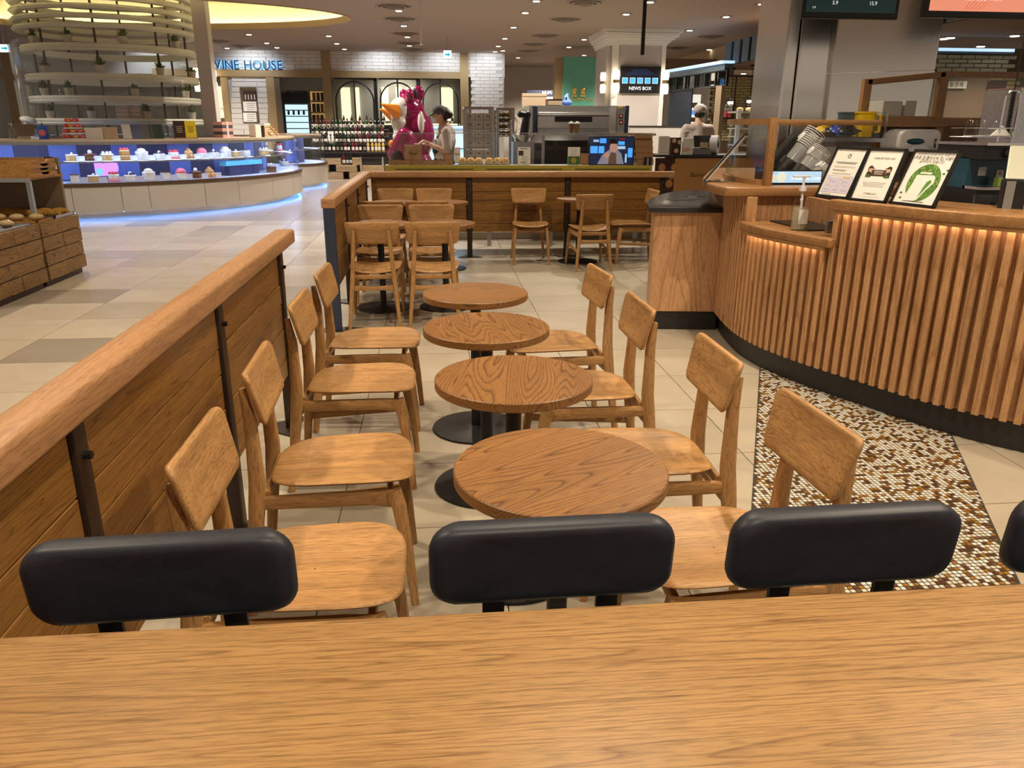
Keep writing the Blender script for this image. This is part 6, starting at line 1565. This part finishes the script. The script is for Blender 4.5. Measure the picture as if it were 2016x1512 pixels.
# slatted valance running away from the camera
A_, B_ = at(1430, 130, 18.7), at(1985, 60, 9.5); A_ = Vector((A_.x, A_.y, 0)); B_ = Vector((B_.x, B_.y, 0)); dv = (B_-A_); Lv = dv.length; dv.normalize(); rzv = math.atan2(dv.y, dv.x)
va = thing('slatted_valance', 'blue-grey vertical finned valance above the right-hand shops', 'valance')
MB().box((0, 0, 3.08), (Lv, .03, .46)).build('backing', 'steel_blue', va, 0, loc=((A_+B_)/2).to_tuple(), rot=(0, 0, rzv))
fm = MB().box((0, 0, 3.08), (.36, .05, .47)).mesh('fin', 'fin_blue', 0, .01, 1)
nv = Vector((-dv.y, dv.x, 0))
if nv.dot(Vector((0, 0, 0))-A_) < 0: nv = -nv
k = 0
while .25+.5*k < Lv:
    q = A_+dv*(.25+.5*k)+nv*.06; put('fin', fm, va, (q.x, q.y, 0), (0, 0, rzv)); k += 1
sof = struct(MB().prism([(A_.x, A_.y), (B_.x, B_.y), (B_.x+8, B_.y), (B_.x+8, 20), (A_.x, 20)], 2.84, 2.90).build('ceiling_soffit', 'soffit_brown', None, 0))
for k, (u, v) in enumerate(((1434, 148), (1464, 144), (1474, 149), (1509, 134), (1857, 75), (1871, 73), (1998, 69), (1931, 90))):
    d = _f + CA*((u-1008)/FPX) - CB*((v-756)/FPX); kk = (2.84-H)/d.z
    o = dup(so, (d.x*kk, d.y*kk, 2.84), 0, None, None, sk); tag(o, 'small recessed spotlight in the brown soffit, %s from the left' % ORD[k], 'spotlight', 'spotlights in the brown soffit')
lamp('SPOT', 'soffit_beam', (9.0, 14.5, 2.8), 120, (1, .76, .45), .1, 140, .6); lamp('SPOT', 'soffit_beam', (8.6, 11.0, 2.8), 120, (1, .78, .5), .1, 140, .6)
# olive brick shop wall with lanterns
YK = 20.0
kw = struct(wb('wall_brick', 'brick_olive_joint', 1394, 148, 1600, 330, YK, .2))
kb_ = MB().box((0, 0, 0), (.182, .03, .058)).mesh('brick', 'brick_olive', 0, .004, 1)
xa = at(1396, 200, YK).x; xb = at(1542, 200, YK).x; zt_ = at(1460, 150, YK).z; r = 0; nb_ = 0
while r < 22:
    x = xa+.08+(.085 if r % 2 else 0)
    while x < xb and nb_ < 240:
        put('brick', kb_, kw, (x, YK-.008+random.uniform(-.003, .003), zt_-.05-.069*r)); nb_ += 1; x += .196
    r += 1
for u in (1412, 1450, 1504, 1512): pc_ = at(u, 150, YK-.05); MB().cyl((pc_.x, YK-.06, at(u, 245, YK).z), (pc_.x, YK-.06, zt_), .016, n=6).build('pipe', 'steel_brown', kw)
def lantern(u, v0, v1, Y, lb):
    a, b = at(u-9, v1, Y), at(u+9, v0, Y); h_ = b.z-a.z; w = b.x-a.x; t = thing('pendant_lantern', lb, 'lantern', ((a.x+b.x)/2, Y, a.z))
    for sx in (-1, 1):
        for sy in (-1, 1): MB().cyl((sx*w*.5, sy*w*.5, 0), (sx*w*.36, sy*w*.36, h_), .009, n=5).build('frame_rod', 'black_metal', t)
    for z, q in ((0, .5), (h_, .36)): MB().tube([(w*q, w*q, z), (-w*q, w*q, z), (-w*q, -w*q, z), (w*q, -w*q, z)], .009, 5, closed=True).build('frame_ring', 'black_metal', t)
    for i in range(3): MB().ball(((i-1)*w*.24, .02*(i % 2), h_*.45), (.022, .022, .035), 8).build('bulb', 'bulb', t)
    MB().cyl((0, 0, h_), (0, 0, 2.84-a.z), .008, n=5).build('stem', 'black_metal', t); MB().lathe([(.06, 0), (.05, .03)], (0, 0, 2.81-a.z), 10).build('canopy', 'black_metal', t)
for u, v0, v1, lb in ((1438, 193, 210, 'glass lantern with lit bulbs by the olive bricks, left one'), (1476, 190, 208, 'glass lantern with lit bulbs by the olive bricks, middle one'), (1517, 186, 204, 'glass lantern with lit bulbs by the olive bricks, right one')): lantern(u, v0, v1, {1438: 19.4, 1476: 18.3, 1517: 17.2}[u], lb)
wbox('shop_card', 'white', 1418, 205, 1443, 218, YK-.12, .02, 'white card sign with red lettering on the olive brick wall', 'sign', None, 'Giraffe')
for k, (u0, u1, m) in enumerate(((1409, 1421, 'red_sweet'), (1423, 1431, 'cake_pink'), (1432, 1440, 'cake_straw'))): wbox('gift_box', m, u0, 219, u1, 231, YK-.25, .15, ('orange-red', 'pale pink', 'crimson')[k]+' gift box on the shelf under the white card', 'box', 'gift boxes by the olive bricks', None, m)
gs = thing('wall_shelf', 'thin dark shelf carrying the red gift boxes', 'shelf'); a, b = at(1405, 232, YK-.25), at(1446, 232, YK-.25); MB().bb(a.x, b.x, YK-.26, YK, a.z-.03, a.z).build('board', 'black_metal', gs, 0); [MB().bb(x, x+.02, YK-.2, YK, a.z-.12, a.z-.03).build('bracket', 'black_metal', gs, 0) for x in (a.x+.04, b.x-.06)]
# canopy shop left of the bricks
Ca, Cb = at(1316, 168, 21.2), at(1432, 149, 17.8); Ca = Vector((Ca.x, Ca.y, 0)); Cb = Vector((Cb.x, Cb.y, 0)); dc = (Cb-Ca); Lc = dc.length; rzc = math.atan2(dc.y, dc.x); mid = ((Ca+Cb)/2)
sf = thing('glazed_shopfront', 'dark glazed shopfront with glowing blue eave left of the bricks', 'shopfront', (mid.x, mid.y, 0), rzc)
MB().box((0, 0, 2.86), (Lc, .3, .05)).build('lit_eave', 'eave_blue', sf, 0); MB().box((0, .02, 2.76), (Lc, .2, .13)).build('fascia', 'fin_blue', sf, 0)
for k in range(7): MB().box((-Lc/2+Lc*(k+.0)/6, 0, 2.55), (.04, .05, .34)).build('mullion', 'black_metal', sf, 0)
for z in (2.70, 2.38): MB().box((0, 0, z), (Lc, .05, .04)).build('transom', 'black_metal', sf, 0)
MB().box((0, .04, 2.54), (Lc, .01, .30)).build('upper_glazing', 'glass_smoke', sf, 0); MB().box((-Lc*.28, .05, 1.2), (Lc*.42, .04, 2.36)).build('navy_screen', 'steel_blue', sf, 0); MB().box((Lc*.42, 0, 1.2), (.3, .1, 2.36)).build('pier', 'taupe', sf, 0)
mat('shop_lit', (.7, .7, .6), .5, emit=(1, .95, .8), es=.8)
li = thing('lit_window', 'bright shop window with stacked goods beside the navy screen', 'window')
wb('lit_back', 'shop_lit', 1340, 186, 1376, 300, 20.6, .05, li)
for (v0, v1, m) in ((202, 212, 'crate_pine'), (217, 226, 'tv_blue'), (231, 240, 'crust_pale')): wb('merchandise', m, 1343, v0, 1373, v1, 20.4, .15, li)
wb('stall', 'taupe', 1340, 246, 1376, 372, 20.3, .2, li)
# pastry shelves of the shop behind the glass guard
ws = thing('bread_shelf', 'white shelving with bread rolls behind the glass guard', 'shelf'); YS = 12.6
for v in (219, 236, 252, 268, 285, 300): a, b = at(1450, v, YS), at(1548, v, YS); MB().bb(a.x, b.x, YS, YS+.4, a.z-.02, a.z).build('board', 'white', ws, 0)
for u in (1456, 1500, 1546): a = at(u, 215, YS); MB().bb(a.x-.03, a.x+.03, YS-.02, YS+.04, 0, a.z).build('upright', 'white', ws, 0)
for q, v in enumerate((219, 236, 252, 268, 285)):
    for i in range(5):
        p = at(1462+18*i, v, YS); o = thing('bread_roll', 'bread roll on the white shelving, %s shelf, %s across' % (ORD[q], ORD[i]), 'bread', (p.x, YS+.12, at(1500, v, YS).z+.001), 0, 'rolls on the white shelving'); MB().ball((0, 0, .03), (.06, .05, .03), 10).build('roll', ('crust', 'crust_pale', 'cake_cream')[(i+q) % 3], o); MB().box((0, -.07, .02), (.05, .003, .04)).build('tag', 'paper', o, 0)
# ---------------------------------------------------------------- far right wall
YQ = 12.2
rw = struct(wb('wall_right', 'brick_olive_joint', 1832, 97, 2300, 420, YQ, .2)); mat('brick_grey', (.42, .43, .36), .6); mat('taupe_wall', (.20, .14, .105), .6)
lb_ = MB().box((0, 0, 0), (.215, .03, .052)).mesh('brick', 'brick_grey', 0, .004, 1)
xa, xb = at(1836, 120, YQ).x, at(1992, 120, YQ).x; za = at(1910, 108, YQ).z
for r in range(5):
    x = xa+.1+(.11 if r % 2 else 0)
    while x < xb: put('brick', lb_, rw, (x, YQ-.01, za-.03-.062*r)); x += .228
wb('light_strip', 'eave_blue', 1836, 95, 1998, 101, YQ-.1, .1, rw); wb('fascia_band', 'fin_blue', 1836, 101, 1998, 106, YQ-.08, .08, rw); wb('taupe_panel', 'taupe_wall', 1832, 148, 1938, 300, YQ-.03, .03, rw)
yb_ = MB().box((0, 0, 0), (.215, .03, .052)).mesh('brick', 'brick_olive', 0, .004, 1); xa2, xb2 = at(1940, 190, YQ).x, at(1990, 190, YQ).x
for r in range(14):
    for q in range(2): put('brick', yb_, rw, (xa2+.12+.228*q+(.06 if r % 2 else 0), YQ-.01, at(1960, 155, YQ).z-.062*r))
nv_ = wb('niche', 'ink_brown', 1938, 160, 1975, 240, YQ-.04, .03, rw)
pl_ = wbox('shop_plate', 'white', 1853, 160, 1905, 174, YQ-.08, .03, 'white shop plate with black lettering on the taupe wall', 'sign'); letters('통영제', 'ink', pl_, (.03, -.004, .03), (R(90), 0, 0), 'lettering', .085)

fr_ = wbox('framed_picture', 'tray_oak', 1958, 180, 1983, 215, YQ-.10, .03, 'small wooden framed picture on the yellow brick wall', 'picture'); MB().box((0, -.003, .13), (.13, .004, .2)).build('print', 'crust_pale', fr_, 0)
lamp('SPOT', 'brick_washer', (at(1910, 120, YQ).x, YQ-1.0, 2.8), 40, (1, .85, .6), .1, 130, .6)
# ---------------------------------------------------------------- stainless column and menu boards
colm = struct(thing('column_steel', None, None)); YC = 9.0
xa, xs, xb = at(1543, 150, YC).x, at(1568, 150, YC).x, at(1628, 150, YC).x
MB().bb(xa, xs-.008, YC+.02, YC+.9, 0, CEIL).build('left_sheet', 'steel_polished', colm, 0, .02); MB().bb(xs-.01, xs+.006, YC+.06, YC+.2, 0, CEIL).build('seam', 'ink', colm, 0); MB().bb(xs+.004, xb, YC, YC+.9, 0, CEIL).build('front_sheet', 'steel_polished', colm, 0, .02)
Pa, Pb = at(1628, 150, YC+.1), at(1838, 150, 8.3); d_ = Vector((Pb.x-Pa.x, Pb.y-Pa.y, 0)); Lp = d_.length; rp_ = math.atan2(d_.y, d_.x)
for (z0, z1) in ((.0, 1.45), (1.455, 2.10), (2.105, 2.82), (2.825, CEIL)): MB().box((0, 0, (z0+z1)/2), (Lp, .04, z1-z0)).build('cladding_sheet', 'steel_polished', colm, 0, .003, 1, ((Pa.x+Pb.x)/2, (Pa.y+Pb.y)/2, 0), (0, 0, rp_))
mat('menu_green', (.006, .016, .015), .3, emit=(.006, .018, .017), es=1); mat('menu_orange', (.8, .28, .16), .4, emit=(.85, .30, .18), es=.85); mat('menu_white', (.9, .9, .9), .4, emit=(.9, .9, .9), es=.8); mat('menu_shade', (.6, .18, .10), .4, emit=(.62, .19, .11), es=.8)
def menu(u0, u1, v1, Y, m, lb):
    a, b = at(u0, v1, Y), at(u1, v1, Y); w = b.x-a.x; h_ = w*.62; t = thing('menu_board', lb, 'menu board', ((a.x+b.x)/2, Y, a.z))
    MB().box((0, .04, h_/2), (w, .07, h_)).build('housing', 'black_plastic', t, 0, .008); MB().box((0, .002, h_/2+.01), (w*.92, .006, h_*.86)).build('lit_screen', m, t, 0)
    for sx in (-.3, .3): MB().cyl((sx*w, .05, h_), (sx*w, .05, CEIL-a.z), .015, n=6).build('hanger', 'black_metal', t)
    return t, w, h_
t, w, h_ = menu(1577, 1768, 35, 7.6, 'menu_green', 'dark green hanging menu screen with small prices'); flat(t, rect(-w*.44, w*.44, h_*.105, h_*.11), 'ink_grey', -.004, 'rule'); txt(t, '5.9', -w*.17, h_*.20, .045, 'menu_white', -.004); txt(t, '15.9', w*.22, h_*.20, .045, 'menu_white', -.004); txt(t, '5.9', -w*.38, h_*.14, .025, 'menu_white', -.0045)
t, w, h_ = menu(1818, 2040, 34, 7.6, 'menu_orange', 'coral orange hanging menu screen with palm shadow'); txt(t, '그랜드 상암로 자이아사', 0, h_*.215, .038, 'menu_white', -.005)
for q in range(6): x = -w*.16+.03*q; flat(t, [(x, h_*.10), (x+.012, h_*.10), (x+.10+.02*q, h_*.30), (x+.09+.02*q, h_*.30)], 'menu_shade', -.004, 'palm_shadow')
# ---------------------------------------------------------------- barista back bar
bb_ = thing('back_bar', 'dark oak back bar wall with ledge behind the service counter', 'cabinet'); wood('walnut', (.20, .095, .032), (.10, .042, .012), 'Z', 5, 1.3, .45, .5)
Ya = 6.9
MB().bb(at(1600, 300, Ya).x, 6.2, Ya, Ya+.06, 0, at(1760, 240, Ya).z).build('panel', 'walnut', bb_, 0); MB().bb(at(1560, 300, Ya).x, at(1852, 240, Ya).x, Ya-.10, Ya+.08, at(1760, 250, Ya).z, at(1760, 237, Ya).z).build('ledge', 'counter_oak', bb_, 0, .006); MB().bb(at(1838, 300, Ya-.1).x, at(1852, 300, Ya-.1).x, Ya-.08, Ya-.02, .9, at(1760, 250, Ya).z).build('post', 'oak_Z', bb_, 0); MB().bb(at(1852, 240, Ya).x, 6.2, Ya-.04, Ya+.08, at(1900, 248, Ya).z, at(1900, 239, Ya).z).build('low_ledge', 'counter_oak', bb_, 0)
gsn = thing('glass_screen', 'oak framed glass screen standing on the back bar ledge', 'screen'); z0 = at(1760, 237, Ya).z+.001
xl_, xr_ = at(1699, 200, Ya).x, at(1846, 200, Ya).x; z1 = at(1846, 141, Ya).z; zl = at(1699, 156, Ya).z
MB().bb(xl_-.035, xl_+.035, Ya-.05, Ya, z0, zl).build('frame_post', 'oak_Z', gsn, 0); MB().bb(xr_-.04, xr_+.04, Ya-.05, Ya, z0, z1).build('frame_post', 'oak_Z', gsn, 0); MB().bar([(xl_, Ya-.025, zl-.025), (xr_, Ya-.025, z1-.025)], .05, .05).build('top_rail', 'oak_X', gsn, 0); MB().bb(xl_, xr_, Ya-.045, Ya-.005, z0, z0+.035).build('bottom_rail', 'oak_X', gsn, 0)
MB().add([(xl_, Ya-.02, z0), (xr_, Ya-.02, z0), (xr_, Ya-.02, z1-.03), (xl_, Ya-.02, zl-.03), (xl_, Ya-.026, z0), (xr_, Ya-.026, z0), (xr_, Ya-.026, z1-.03), (xl_, Ya-.026, zl-.03)], [(0, 1, 2, 3), (7, 6, 5, 4), (0, 4, 5, 1), (2, 6, 7, 3), (1, 5, 6, 2), (0, 3, 7, 4)]).build('pane', 'glass', gsn, 0)
g2 = thing('glass_screen', 'plain glass screen with thin oak top rail at the right end of the back bar', 'screen'); zr = at(1920, 153, Ya).z; zq = at(1900, 239, Ya).z+.001; MB().bb(xr_+.05, 6.0, Ya+.01, Ya+.016, zq, zr).build('pane', 'glass', g2, 0); MB().bb(xr_+.05, 6.0, Ya-.01, Ya+.03, zr, zr+.05).build('top_rail', 'oak_X', g2, 0); MB().bb(xr_+.05, 6.0, Ya-.01, Ya+.03, zq, zq+.03).build('bottom_rail', 'oak_X', g2, 0)
for k, (u0, u1, v0) in enumerate(((1735, 1778, 199), (1778, 1806, 198))): wbox('white_box', 'paper', u0, v0, u1, 236.5, Ya+.12, .25, ('pale storage box', 'second pale storage box')[k]+' behind the oak framed glass screen', 'box')
sbx = thing('box_shelf', 'narrow bench behind the back bar screen', 'bench'); a, b = at(1720, 237, Ya+.1), at(1830, 237, Ya+.1); MB().bb(a.x, b.x, Ya+.10, Ya+.45, a.z-.04, a.z-.003).build('top', 'steel_dull', sbx, 0); [MB().bb(x, x+.04, Ya+.2, Ya+.24, 0, a.z-.04).build('leg', 'steel_dull', sbx, 0) for x in (a.x+.05, b.x-.1)]
# work bench under the appliances
wbn = thing('work_bench', 'steel work bench behind the service counter', 'bench'); ZB = .92
MB().bb(2.75, 5.6, 5.30, 6.78, ZB-.04, ZB).build('top', 'steel', wbn, 0); MB().bb(2.8, 5.55, 5.35, 6.7, .05, ZB-.04).build('cabinet', 'steel_dull', wbn, 0)
w2 = thing('work_bench', 'lower steel work bench right behind the tall ledge', 'bench'); MB().prism([(2.90, 4.62), (3.35, 3.72), (4.2, 3.35), (4.9, 3.3), (4.9, 4.9), (2.90, 4.9)], ZB-.04, ZB).build('top', 'steel', w2, 0); MB().prism([(2.95, 4.62), (3.38, 3.76), (4.2, 3.42), (4.85, 3.4), (4.85, 4.85), (2.95, 4.85)], .05, ZB-.04).build('cabinet', 'steel_dull', w2, 0)
# digital strip sign on the upper ledge
a, b = at(1512, 362, 5.36), at(1620, 337, 5.36); dsn = thing('screen_sign', 'low lit advertising screen on the pick-up ledge', 'screen', ((a.x+b.x)/2, 5.36, 1.151)); w = b.x-a.x; h_ = b.z-a.z+.012
mat('ad_blue', (.45, .65, .85), .4, emit=(.45, .68, .95), es=.75); mat('ad_cream', (.75, .75, .62), .4, emit=(.78, .78, .62), es=.7)
MB().box((0, .015, h_/2), (w, .03, h_)).build('case', 'black_plastic', dsn, 0, .003); flat(dsn, rect(-w*.48, w*.48, h_*.14, h_*.92), 'ad_blue', -.003, 'lit_panel'); flat(dsn, disc(-w*.26, h_*.5, h_*.30, 20, sz=1.2), 'ad_cream', -.005, 'round_picture'); flat(dsn, disc(-w*.40, h_*.45, h_*.24, 20), 'ad_cream', -.0045, 'round_picture'); txt(dsn, 'STARBUCKS CARD', w*.2, h_*.34, .026, 'menu_white', -.005)
# slanted cup stacks
def cup_stack(p0, p1, r, lb, holder=True):
    p0, p1 = Vector(p0), Vector(p1); d = p1-p0; L = d.length; t = thing('cup_stack', lb, 'cups', p0.to_tuple()); t.rotation_euler = d.to_track_quat('Z', 'Y').to_euler()
    MB().lathe([(r*.72, 0), (r*.93, L*.80)], n=20).build('inner_cups', 'cup_frost', t); n = 9
    for k in range(n): z = L*(.62+.038*k); MB().ring([(r*.94, z), (r*1.0, z), (r*1.0, z+L*.012), (r*.94, z+L*.012)], (0, 0, 0), 0, 2*math.pi, 20).build('cup_rim', 'white_gloss', t)
    MB().lathe([(r*.76, L*.01), (r*.97, L*.96)], n=20, cap=False).build('outer_cup', 'plastic_clear', t); MB().ball((0, -r*.93 if False else r*.9, L*.72), (r*.5, r*.12, r*.5), 14).build('round_logo', 'white_gloss', t)
    if holder: MB().ring([(r*1.0, -L*.05), (r*1.12, -L*.05), (r*1.12, L*.30), (r*1.0, L*.30)], (0, 0, 0), 0, 2*math.pi, 20).build('holder', 'black_plastic', t)
    return t
YU = 5.72
cup_stack(at(1535, 348, YU+.05), at(1612, 254, YU+.05), .080, 'tall slanted stack of clear cups with lid pile, upper one'); cup_stack(at(1572, 352, YU-.18), at(1622, 290, YU-.18), .072, 'slanted stack of clear cups in the middle'); cup_stack(at(1598, 352, YU-.26), at(1628, 328, YU-.26), .06, 'short slanted stack of clear cups low down', False)
hd = thing('cup_dispenser', 'black slanted cup dispenser on the bench behind the screen sign', 'dispenser'); a, b = at(1510, 335, YU+.1), at(1565, 270, YU+.1); MB().bar([a, b], .10, .07).build('slanted_rail', 'black_plastic', hd, 0); MB().bb(a.x-.05, a.x+.25, YU, YU+.2, ZB, a.z+.02).build('base', 'black_plastic', hd, 0)
# lids and pitchers on a raised steel shelf
YL = 6.25; zl_ = at(1680, 272, YL).z
rs = thing('raised_shelf', 'raised steel shelf carrying lids and pitchers', 'shelf'); a, b = at(1612, 275, YL), at(1740, 275, YL); MB().bb(a.x, b.x, YL-.02, YL+.36, zl_-.03, zl_).build('shelf', 'steel', rs, 0); MB().bb(a.x+.02, b.x-.1, YL+.0, YL+.30, ZB, zl_-.03).build('cabinet', 'grey_plastic', rs, 0)
for k, (u, dy, m, tilt, lb) in enumerate(((1624, .16, 'yellow_plastic', 20, 'yellow pitcher lid at the end of the row'), (1640, .12, 'black_plastic', 30, 'black pitcher lid next to the yellow one'), (1652, .08, 'blue_plastic', 35, 'blue pitcher lid between two black ones'), (1668, .03, 'black_plastic', 38, 'black pitcher lid with open round hole in front'))):
    p = at(u, 262, YL+dy); t = thing('jug_cover', lb, 'lid', (p.x, YL+dy, zl_+.055), 0, 'pitcher lids on the raised shelf'); Mx = Matrix.Rotation(R(tilt), 3, 'X')
    MB().lathe([(.001, 0), (.078, 0), (.082, .01), (.070, .022), (.035, .026)], M=Mx, n=24, sy=.75).build('disc', m, t); MB().ring([(.028, .02), (.036, .02), (.036, .045), (.028, .045)], (0, 0, 0), 0, 2*math.pi, 18).build('spout_ring', m, t, 30).rotation_euler = (R(tilt), 0, 0); MB().bar([Mx @ Vector((.06, 0, .012)), Mx @ Vector((.12, -.01, .004))], .03, .012).build('tab', m, t)
def pitcher(u, dy, m, lb, h_=.20):
    p = at(u, 262, YL+dy); t = thing('pitcher', lb, 'pitcher', (p.x, YL+dy, zl_+.0005), R(-10), 'plastic pitchers on the raised shelf')
    MB().pad(rrect(.125, .115, .03, 4), lambda a, b, h: (a*(.86+.14*h/h_), b*(.86+.14*h/h_), h), [(.01, .004), (.9, .004), (1, .01), (1, h_), (.96, h_), (.96, .012), (.01, .012)]).build('jug_body', m, t, 40)
    MB().bar([(.055, 0, h_-.02), (.115, 0, h_-.025), (.118, 0, .05), (.055, 0, .04)], .02, .016, up=(0, 1, 0)).build('handle', m, t, 40); MB().pad(rrect(.13, .12, .03, 4), lambda a, b, h: (a, b, h_-.012+h), [(1.0, 0), (1.05, 0), (1.05, .014), (1.0, .014), (1.0, 0)]).build('rim', m, t, 40)
pitcher(1662, .26, 'plastic_slate', 'slate grey transparent pitcher at the back'); pitcher(1692, .20, 'plastic_yellow', 'yellow transparent pitcher behind the front one'); pitcher(1700, .05, 'plastic_yellow', 'yellow transparent pitcher in front'); pitcher(1727, .10, 'plastic_clear', 'clear transparent pitcher at the right end')
# paper towel dispenser on the back bar wall
a, b = at(1750, 292, 6.75), at(1836, 256, 6.75); td = thing('towel_dispenser', 'white paper towel dispenser with blue oval window on the back bar', 'dispenser', ((a.x+b.x)/2, 6.60, a.z)); w = b.x-a.x; h_ = b.z-a.z
MB().pad(rrect(w, h_*1.25, .06, 6), lambda x, z, h: (x, h, z+h_*.42), [(.01, .30), (1, .30), (1, .04), (.97, .01), (.9, 0), (.01, 0)]).build('shell', 'white_gloss', td, 50); MB().ball((-w*.12, -.002, h_*.40), (w*.22, .012, h_*.16), 16).build('window', 'teal_dark', td); MB().box((w*.36, .0, h_*.3), (.012, .012, h_*.5)).build('slot', 'ink', td, 0)
# espresso machine
a, b = at(1845, 405, 4.75), at(1952, 284, 4.75); em = thing('espresso_machine', 'black and steel espresso machine with red light behind the notices', 'machine', ((a.x+b.x)/2, 4.40, ZB)); w = b.x-a.x; h_ = b.z-ZB
MB().bb(-w/2, w/2, 0, .45, 0, h_*.52).build('lower_body', 'black_plastic', em, 0, .006); MB().bb(-w/2, w*.40, .12, .45, h_*.52, h_*.86).build('back_panel', 'teal_dark', em, 0); MB().bb(-w/2, w*.44, .0, .45, h_*.84, h_).build('head', 'black_plastic', em, 0, .006); MB().bb(-w*.52, w*.5, -.02, .47, h_, h_+.015).build('steel_top', 'steel_polished', em, 0); MB().bb(-w/2, w*.40, -.02, .14, h_*.52, h_*.55).build('drip_edge', 'steel_polished', em, 0)
MB().lathe([(.022, 0), (.028, .02), (.012, .026)], (-w*.02, -.0, h_*.92), 16, Matrix.Rotation(R(90), 3, 'X')).build('steam_knob', 'black_plastic', em); MB().ball((w*.18, -.004, h_*.91), (.007, .004, .007), 8).build('red_light', 'led_red', em); MB().ball((w*.30, -.004, h_*.91), (.012, .01, .012), 8).build('steel_knob', 'chrome', em)
for x, z, s_ in ((-w*.18, h_*.71, .05), (w*.22, h_*.68, .045)): MB().box((x, .117, z), (s_, .002, s_)).build('sticker', 'paper', em, 0)
MB().ball((w*.22, .114, h_*.69), (.010, .002, .012), 8).build('sticker_print', 'cap_pink', em); MB().box((-w*.15, -.004, h_*.33), (.13, .006, .006)).build('handle', 'steel_dull', em, 0); MB().box((.02, .06, h_*.60), (.03, .04, .05)).build('green_cloth', 'leaf_print_light', em, 0)
# wire rack with glasses on the machine
wr = thing('wire_rack', 'chrome wire rack with upturned glasses on the espresso machine', 'rack', (em.location.x-.03, 4.62, ZB+h_+.016)); rx = .13
MB().tube([(rx, -.1, 0), (rx, -.1, .26), (rx-.02, -.1, .285), (rx-.07, -.1, .285), (rx-.09, -.1, .26), (rx-.09, -.1, 0)], .005, 6).build('hoop', 'chrome', wr)
for z in (.03, .08): MB().tube([(-rx, -.1, z), (rx, -.1, z), (rx, .1, z), (-rx, .1, z)], .004, 6, closed=True).build('rail', 'chrome', wr)
for k in range(7): MB().cyl((-rx+2*rx*k/6, -.1, .03), (-rx+2*rx*k/6, .1, .03), .0025, n=5).build('wire', 'chrome', wr)
for k in range(3): o = thing('glass_cup', 'upturned clear glass on the wire rack, %s from the left' % ORD[k], 'glass', (wr.location.x-.085+.075*k, 4.60, wr.location.z+.034), 0, 'upturned glasses on the wire rack'); MB().lathe([(.034, 0), (.028, .085), (.022, .092), (.001, .092)], n=18, cap=False).build('bowl', 'plastic_clear', o); MB().ring([(.033, 0), (.036, 0), (.036, .004), (.033, .004)], (0, 0, 0), 0, 2*math.pi, 16).build('rim', 'white_gloss', o)
cl_ = thing('dish_cloth', 'crumpled white cloth in the wire rack', 'cloth', (wr.location.x+.06, 4.53, wr.location.z+.034)); MB().add([(0, 0, .07), (.07, 0, 0), (.02, .03, .0), (-.05, .02, 0), (-.08, -.01, .0), (-.02, -.02, 0), (.03, -.025, 0)], [(0, 1, 2), (0, 2, 3), (0, 3, 4), (0, 4, 5), (0, 5, 6), (0, 6, 1), (6, 5, 4, 3, 2, 1)]).build('folds', 'white', cl_, 0, .006, 2)
# tubs and milk jugs
tb = thing('plastic_tub', 'clear plastic tub with steel jugs beside the espresso machine', 'tub', (at(1955, 400, 4.2).x, 4.22, ZB)); MB().pad(rrect(.16, .14, .03, 4), lambda a, b, h: (a*(.85+.6*h), b*(.85+.6*h), h), [(.01, .003), (1, .003), (1, .25), (.97, .25), (.97, .008), (.01, .008)]).build('tub', 'plastic_clear', tb, 40); [MB().lathe([(.001, .01), (.035, .01), (.038, .05), (.028, .10), (.03, .12)], (x, y, z), 16).build('steel_jug', 'chrome', tb) for x, y, z in ((-.03, 0, .01), (.03, .02, .05), (0, -.02, .10))]
# coiled cord, brushed panel and tilted stand at the right edge
Yc = 4.6
ck_ = thing('coiled_cord', 'black coiled cord hanging beside the brushed panel', 'cord'); c0, c1 = at(1997, 178, Yc), at(1981, 272, Yc); pts = []
for i in range(241): t_ = i/240; q = c0.lerp(c1, t_); g = t_*2*math.pi*24; pts.append((q.x+.012*math.cos(g), q.y+.012*math.sin(g), q.z))
MB().tube(pts, .0035, 6).build('coil', 'black_plastic', ck_); MB().cyl(c0, (c0.x, c0.y, CEIL), .004, n=6).build('lead', 'black_plastic', ck_)
bpn = thing('brushed_panel', 'brushed steel machine side at the right edge', 'machine'); a, b = at(1992, 285, 4.85), at(2060, 172, 4.85); MB().bb(a.x, b.x+.3, 4.85, 5.2, ZB, b.z).build('side_sheet', 'steel', bpn, 0, .01); MB().bb(a.x-.04, a.x+.02, 4.80, 4.85, ZB, a.z).build('black_foot', 'black_plastic', bpn, 0)
tsx = at(1990, 408, 3.75); tsn = thing('display_stand', 'tilted beige topped display stand with black fluted front on the tall ledge', 'stand', (tsx.x+.10, 3.70, ZB+.001), R(-35)); MB().bb(-.17, .17, -.05, .1, 0, at(1990, 358, 3.7).z-ZB).build('fluted_box', 'black_plastic', tsn, 0)
hz_ = at(1990, 358, 3.7).z-ZB
for k in range(4): MB().bb(-.15+.09*k, -.11+.09*k, -.058, -.05, 0, hz_).build('flute', 'grey_plastic', tsn, 0)
mat('beige_top', (.50, .50, .40), .35); MB().box((.02, .06, hz_+.085), (.36, .012, .24), M=Matrix.Rotation(R(-50), 3, 'X')).build('tilted_top', 'beige_top', tsn, 0, .006)

# small glowing faces only need to look lit; the lamps themselves do the lighting
for m in bpy.data.materials:
    if m.node_tree and 'Principled BSDF' in m.node_tree.nodes and m.node_tree.nodes['Principled BSDF'].inputs['Emission Strength'].default_value > 0:
        if m.name not in ('strip', 'led_blue', 'led_case', 'cove_led', 'sconce', 'cream_lit', 'case_glow'):
            m.cycles.emission_sampling = 'NONE'
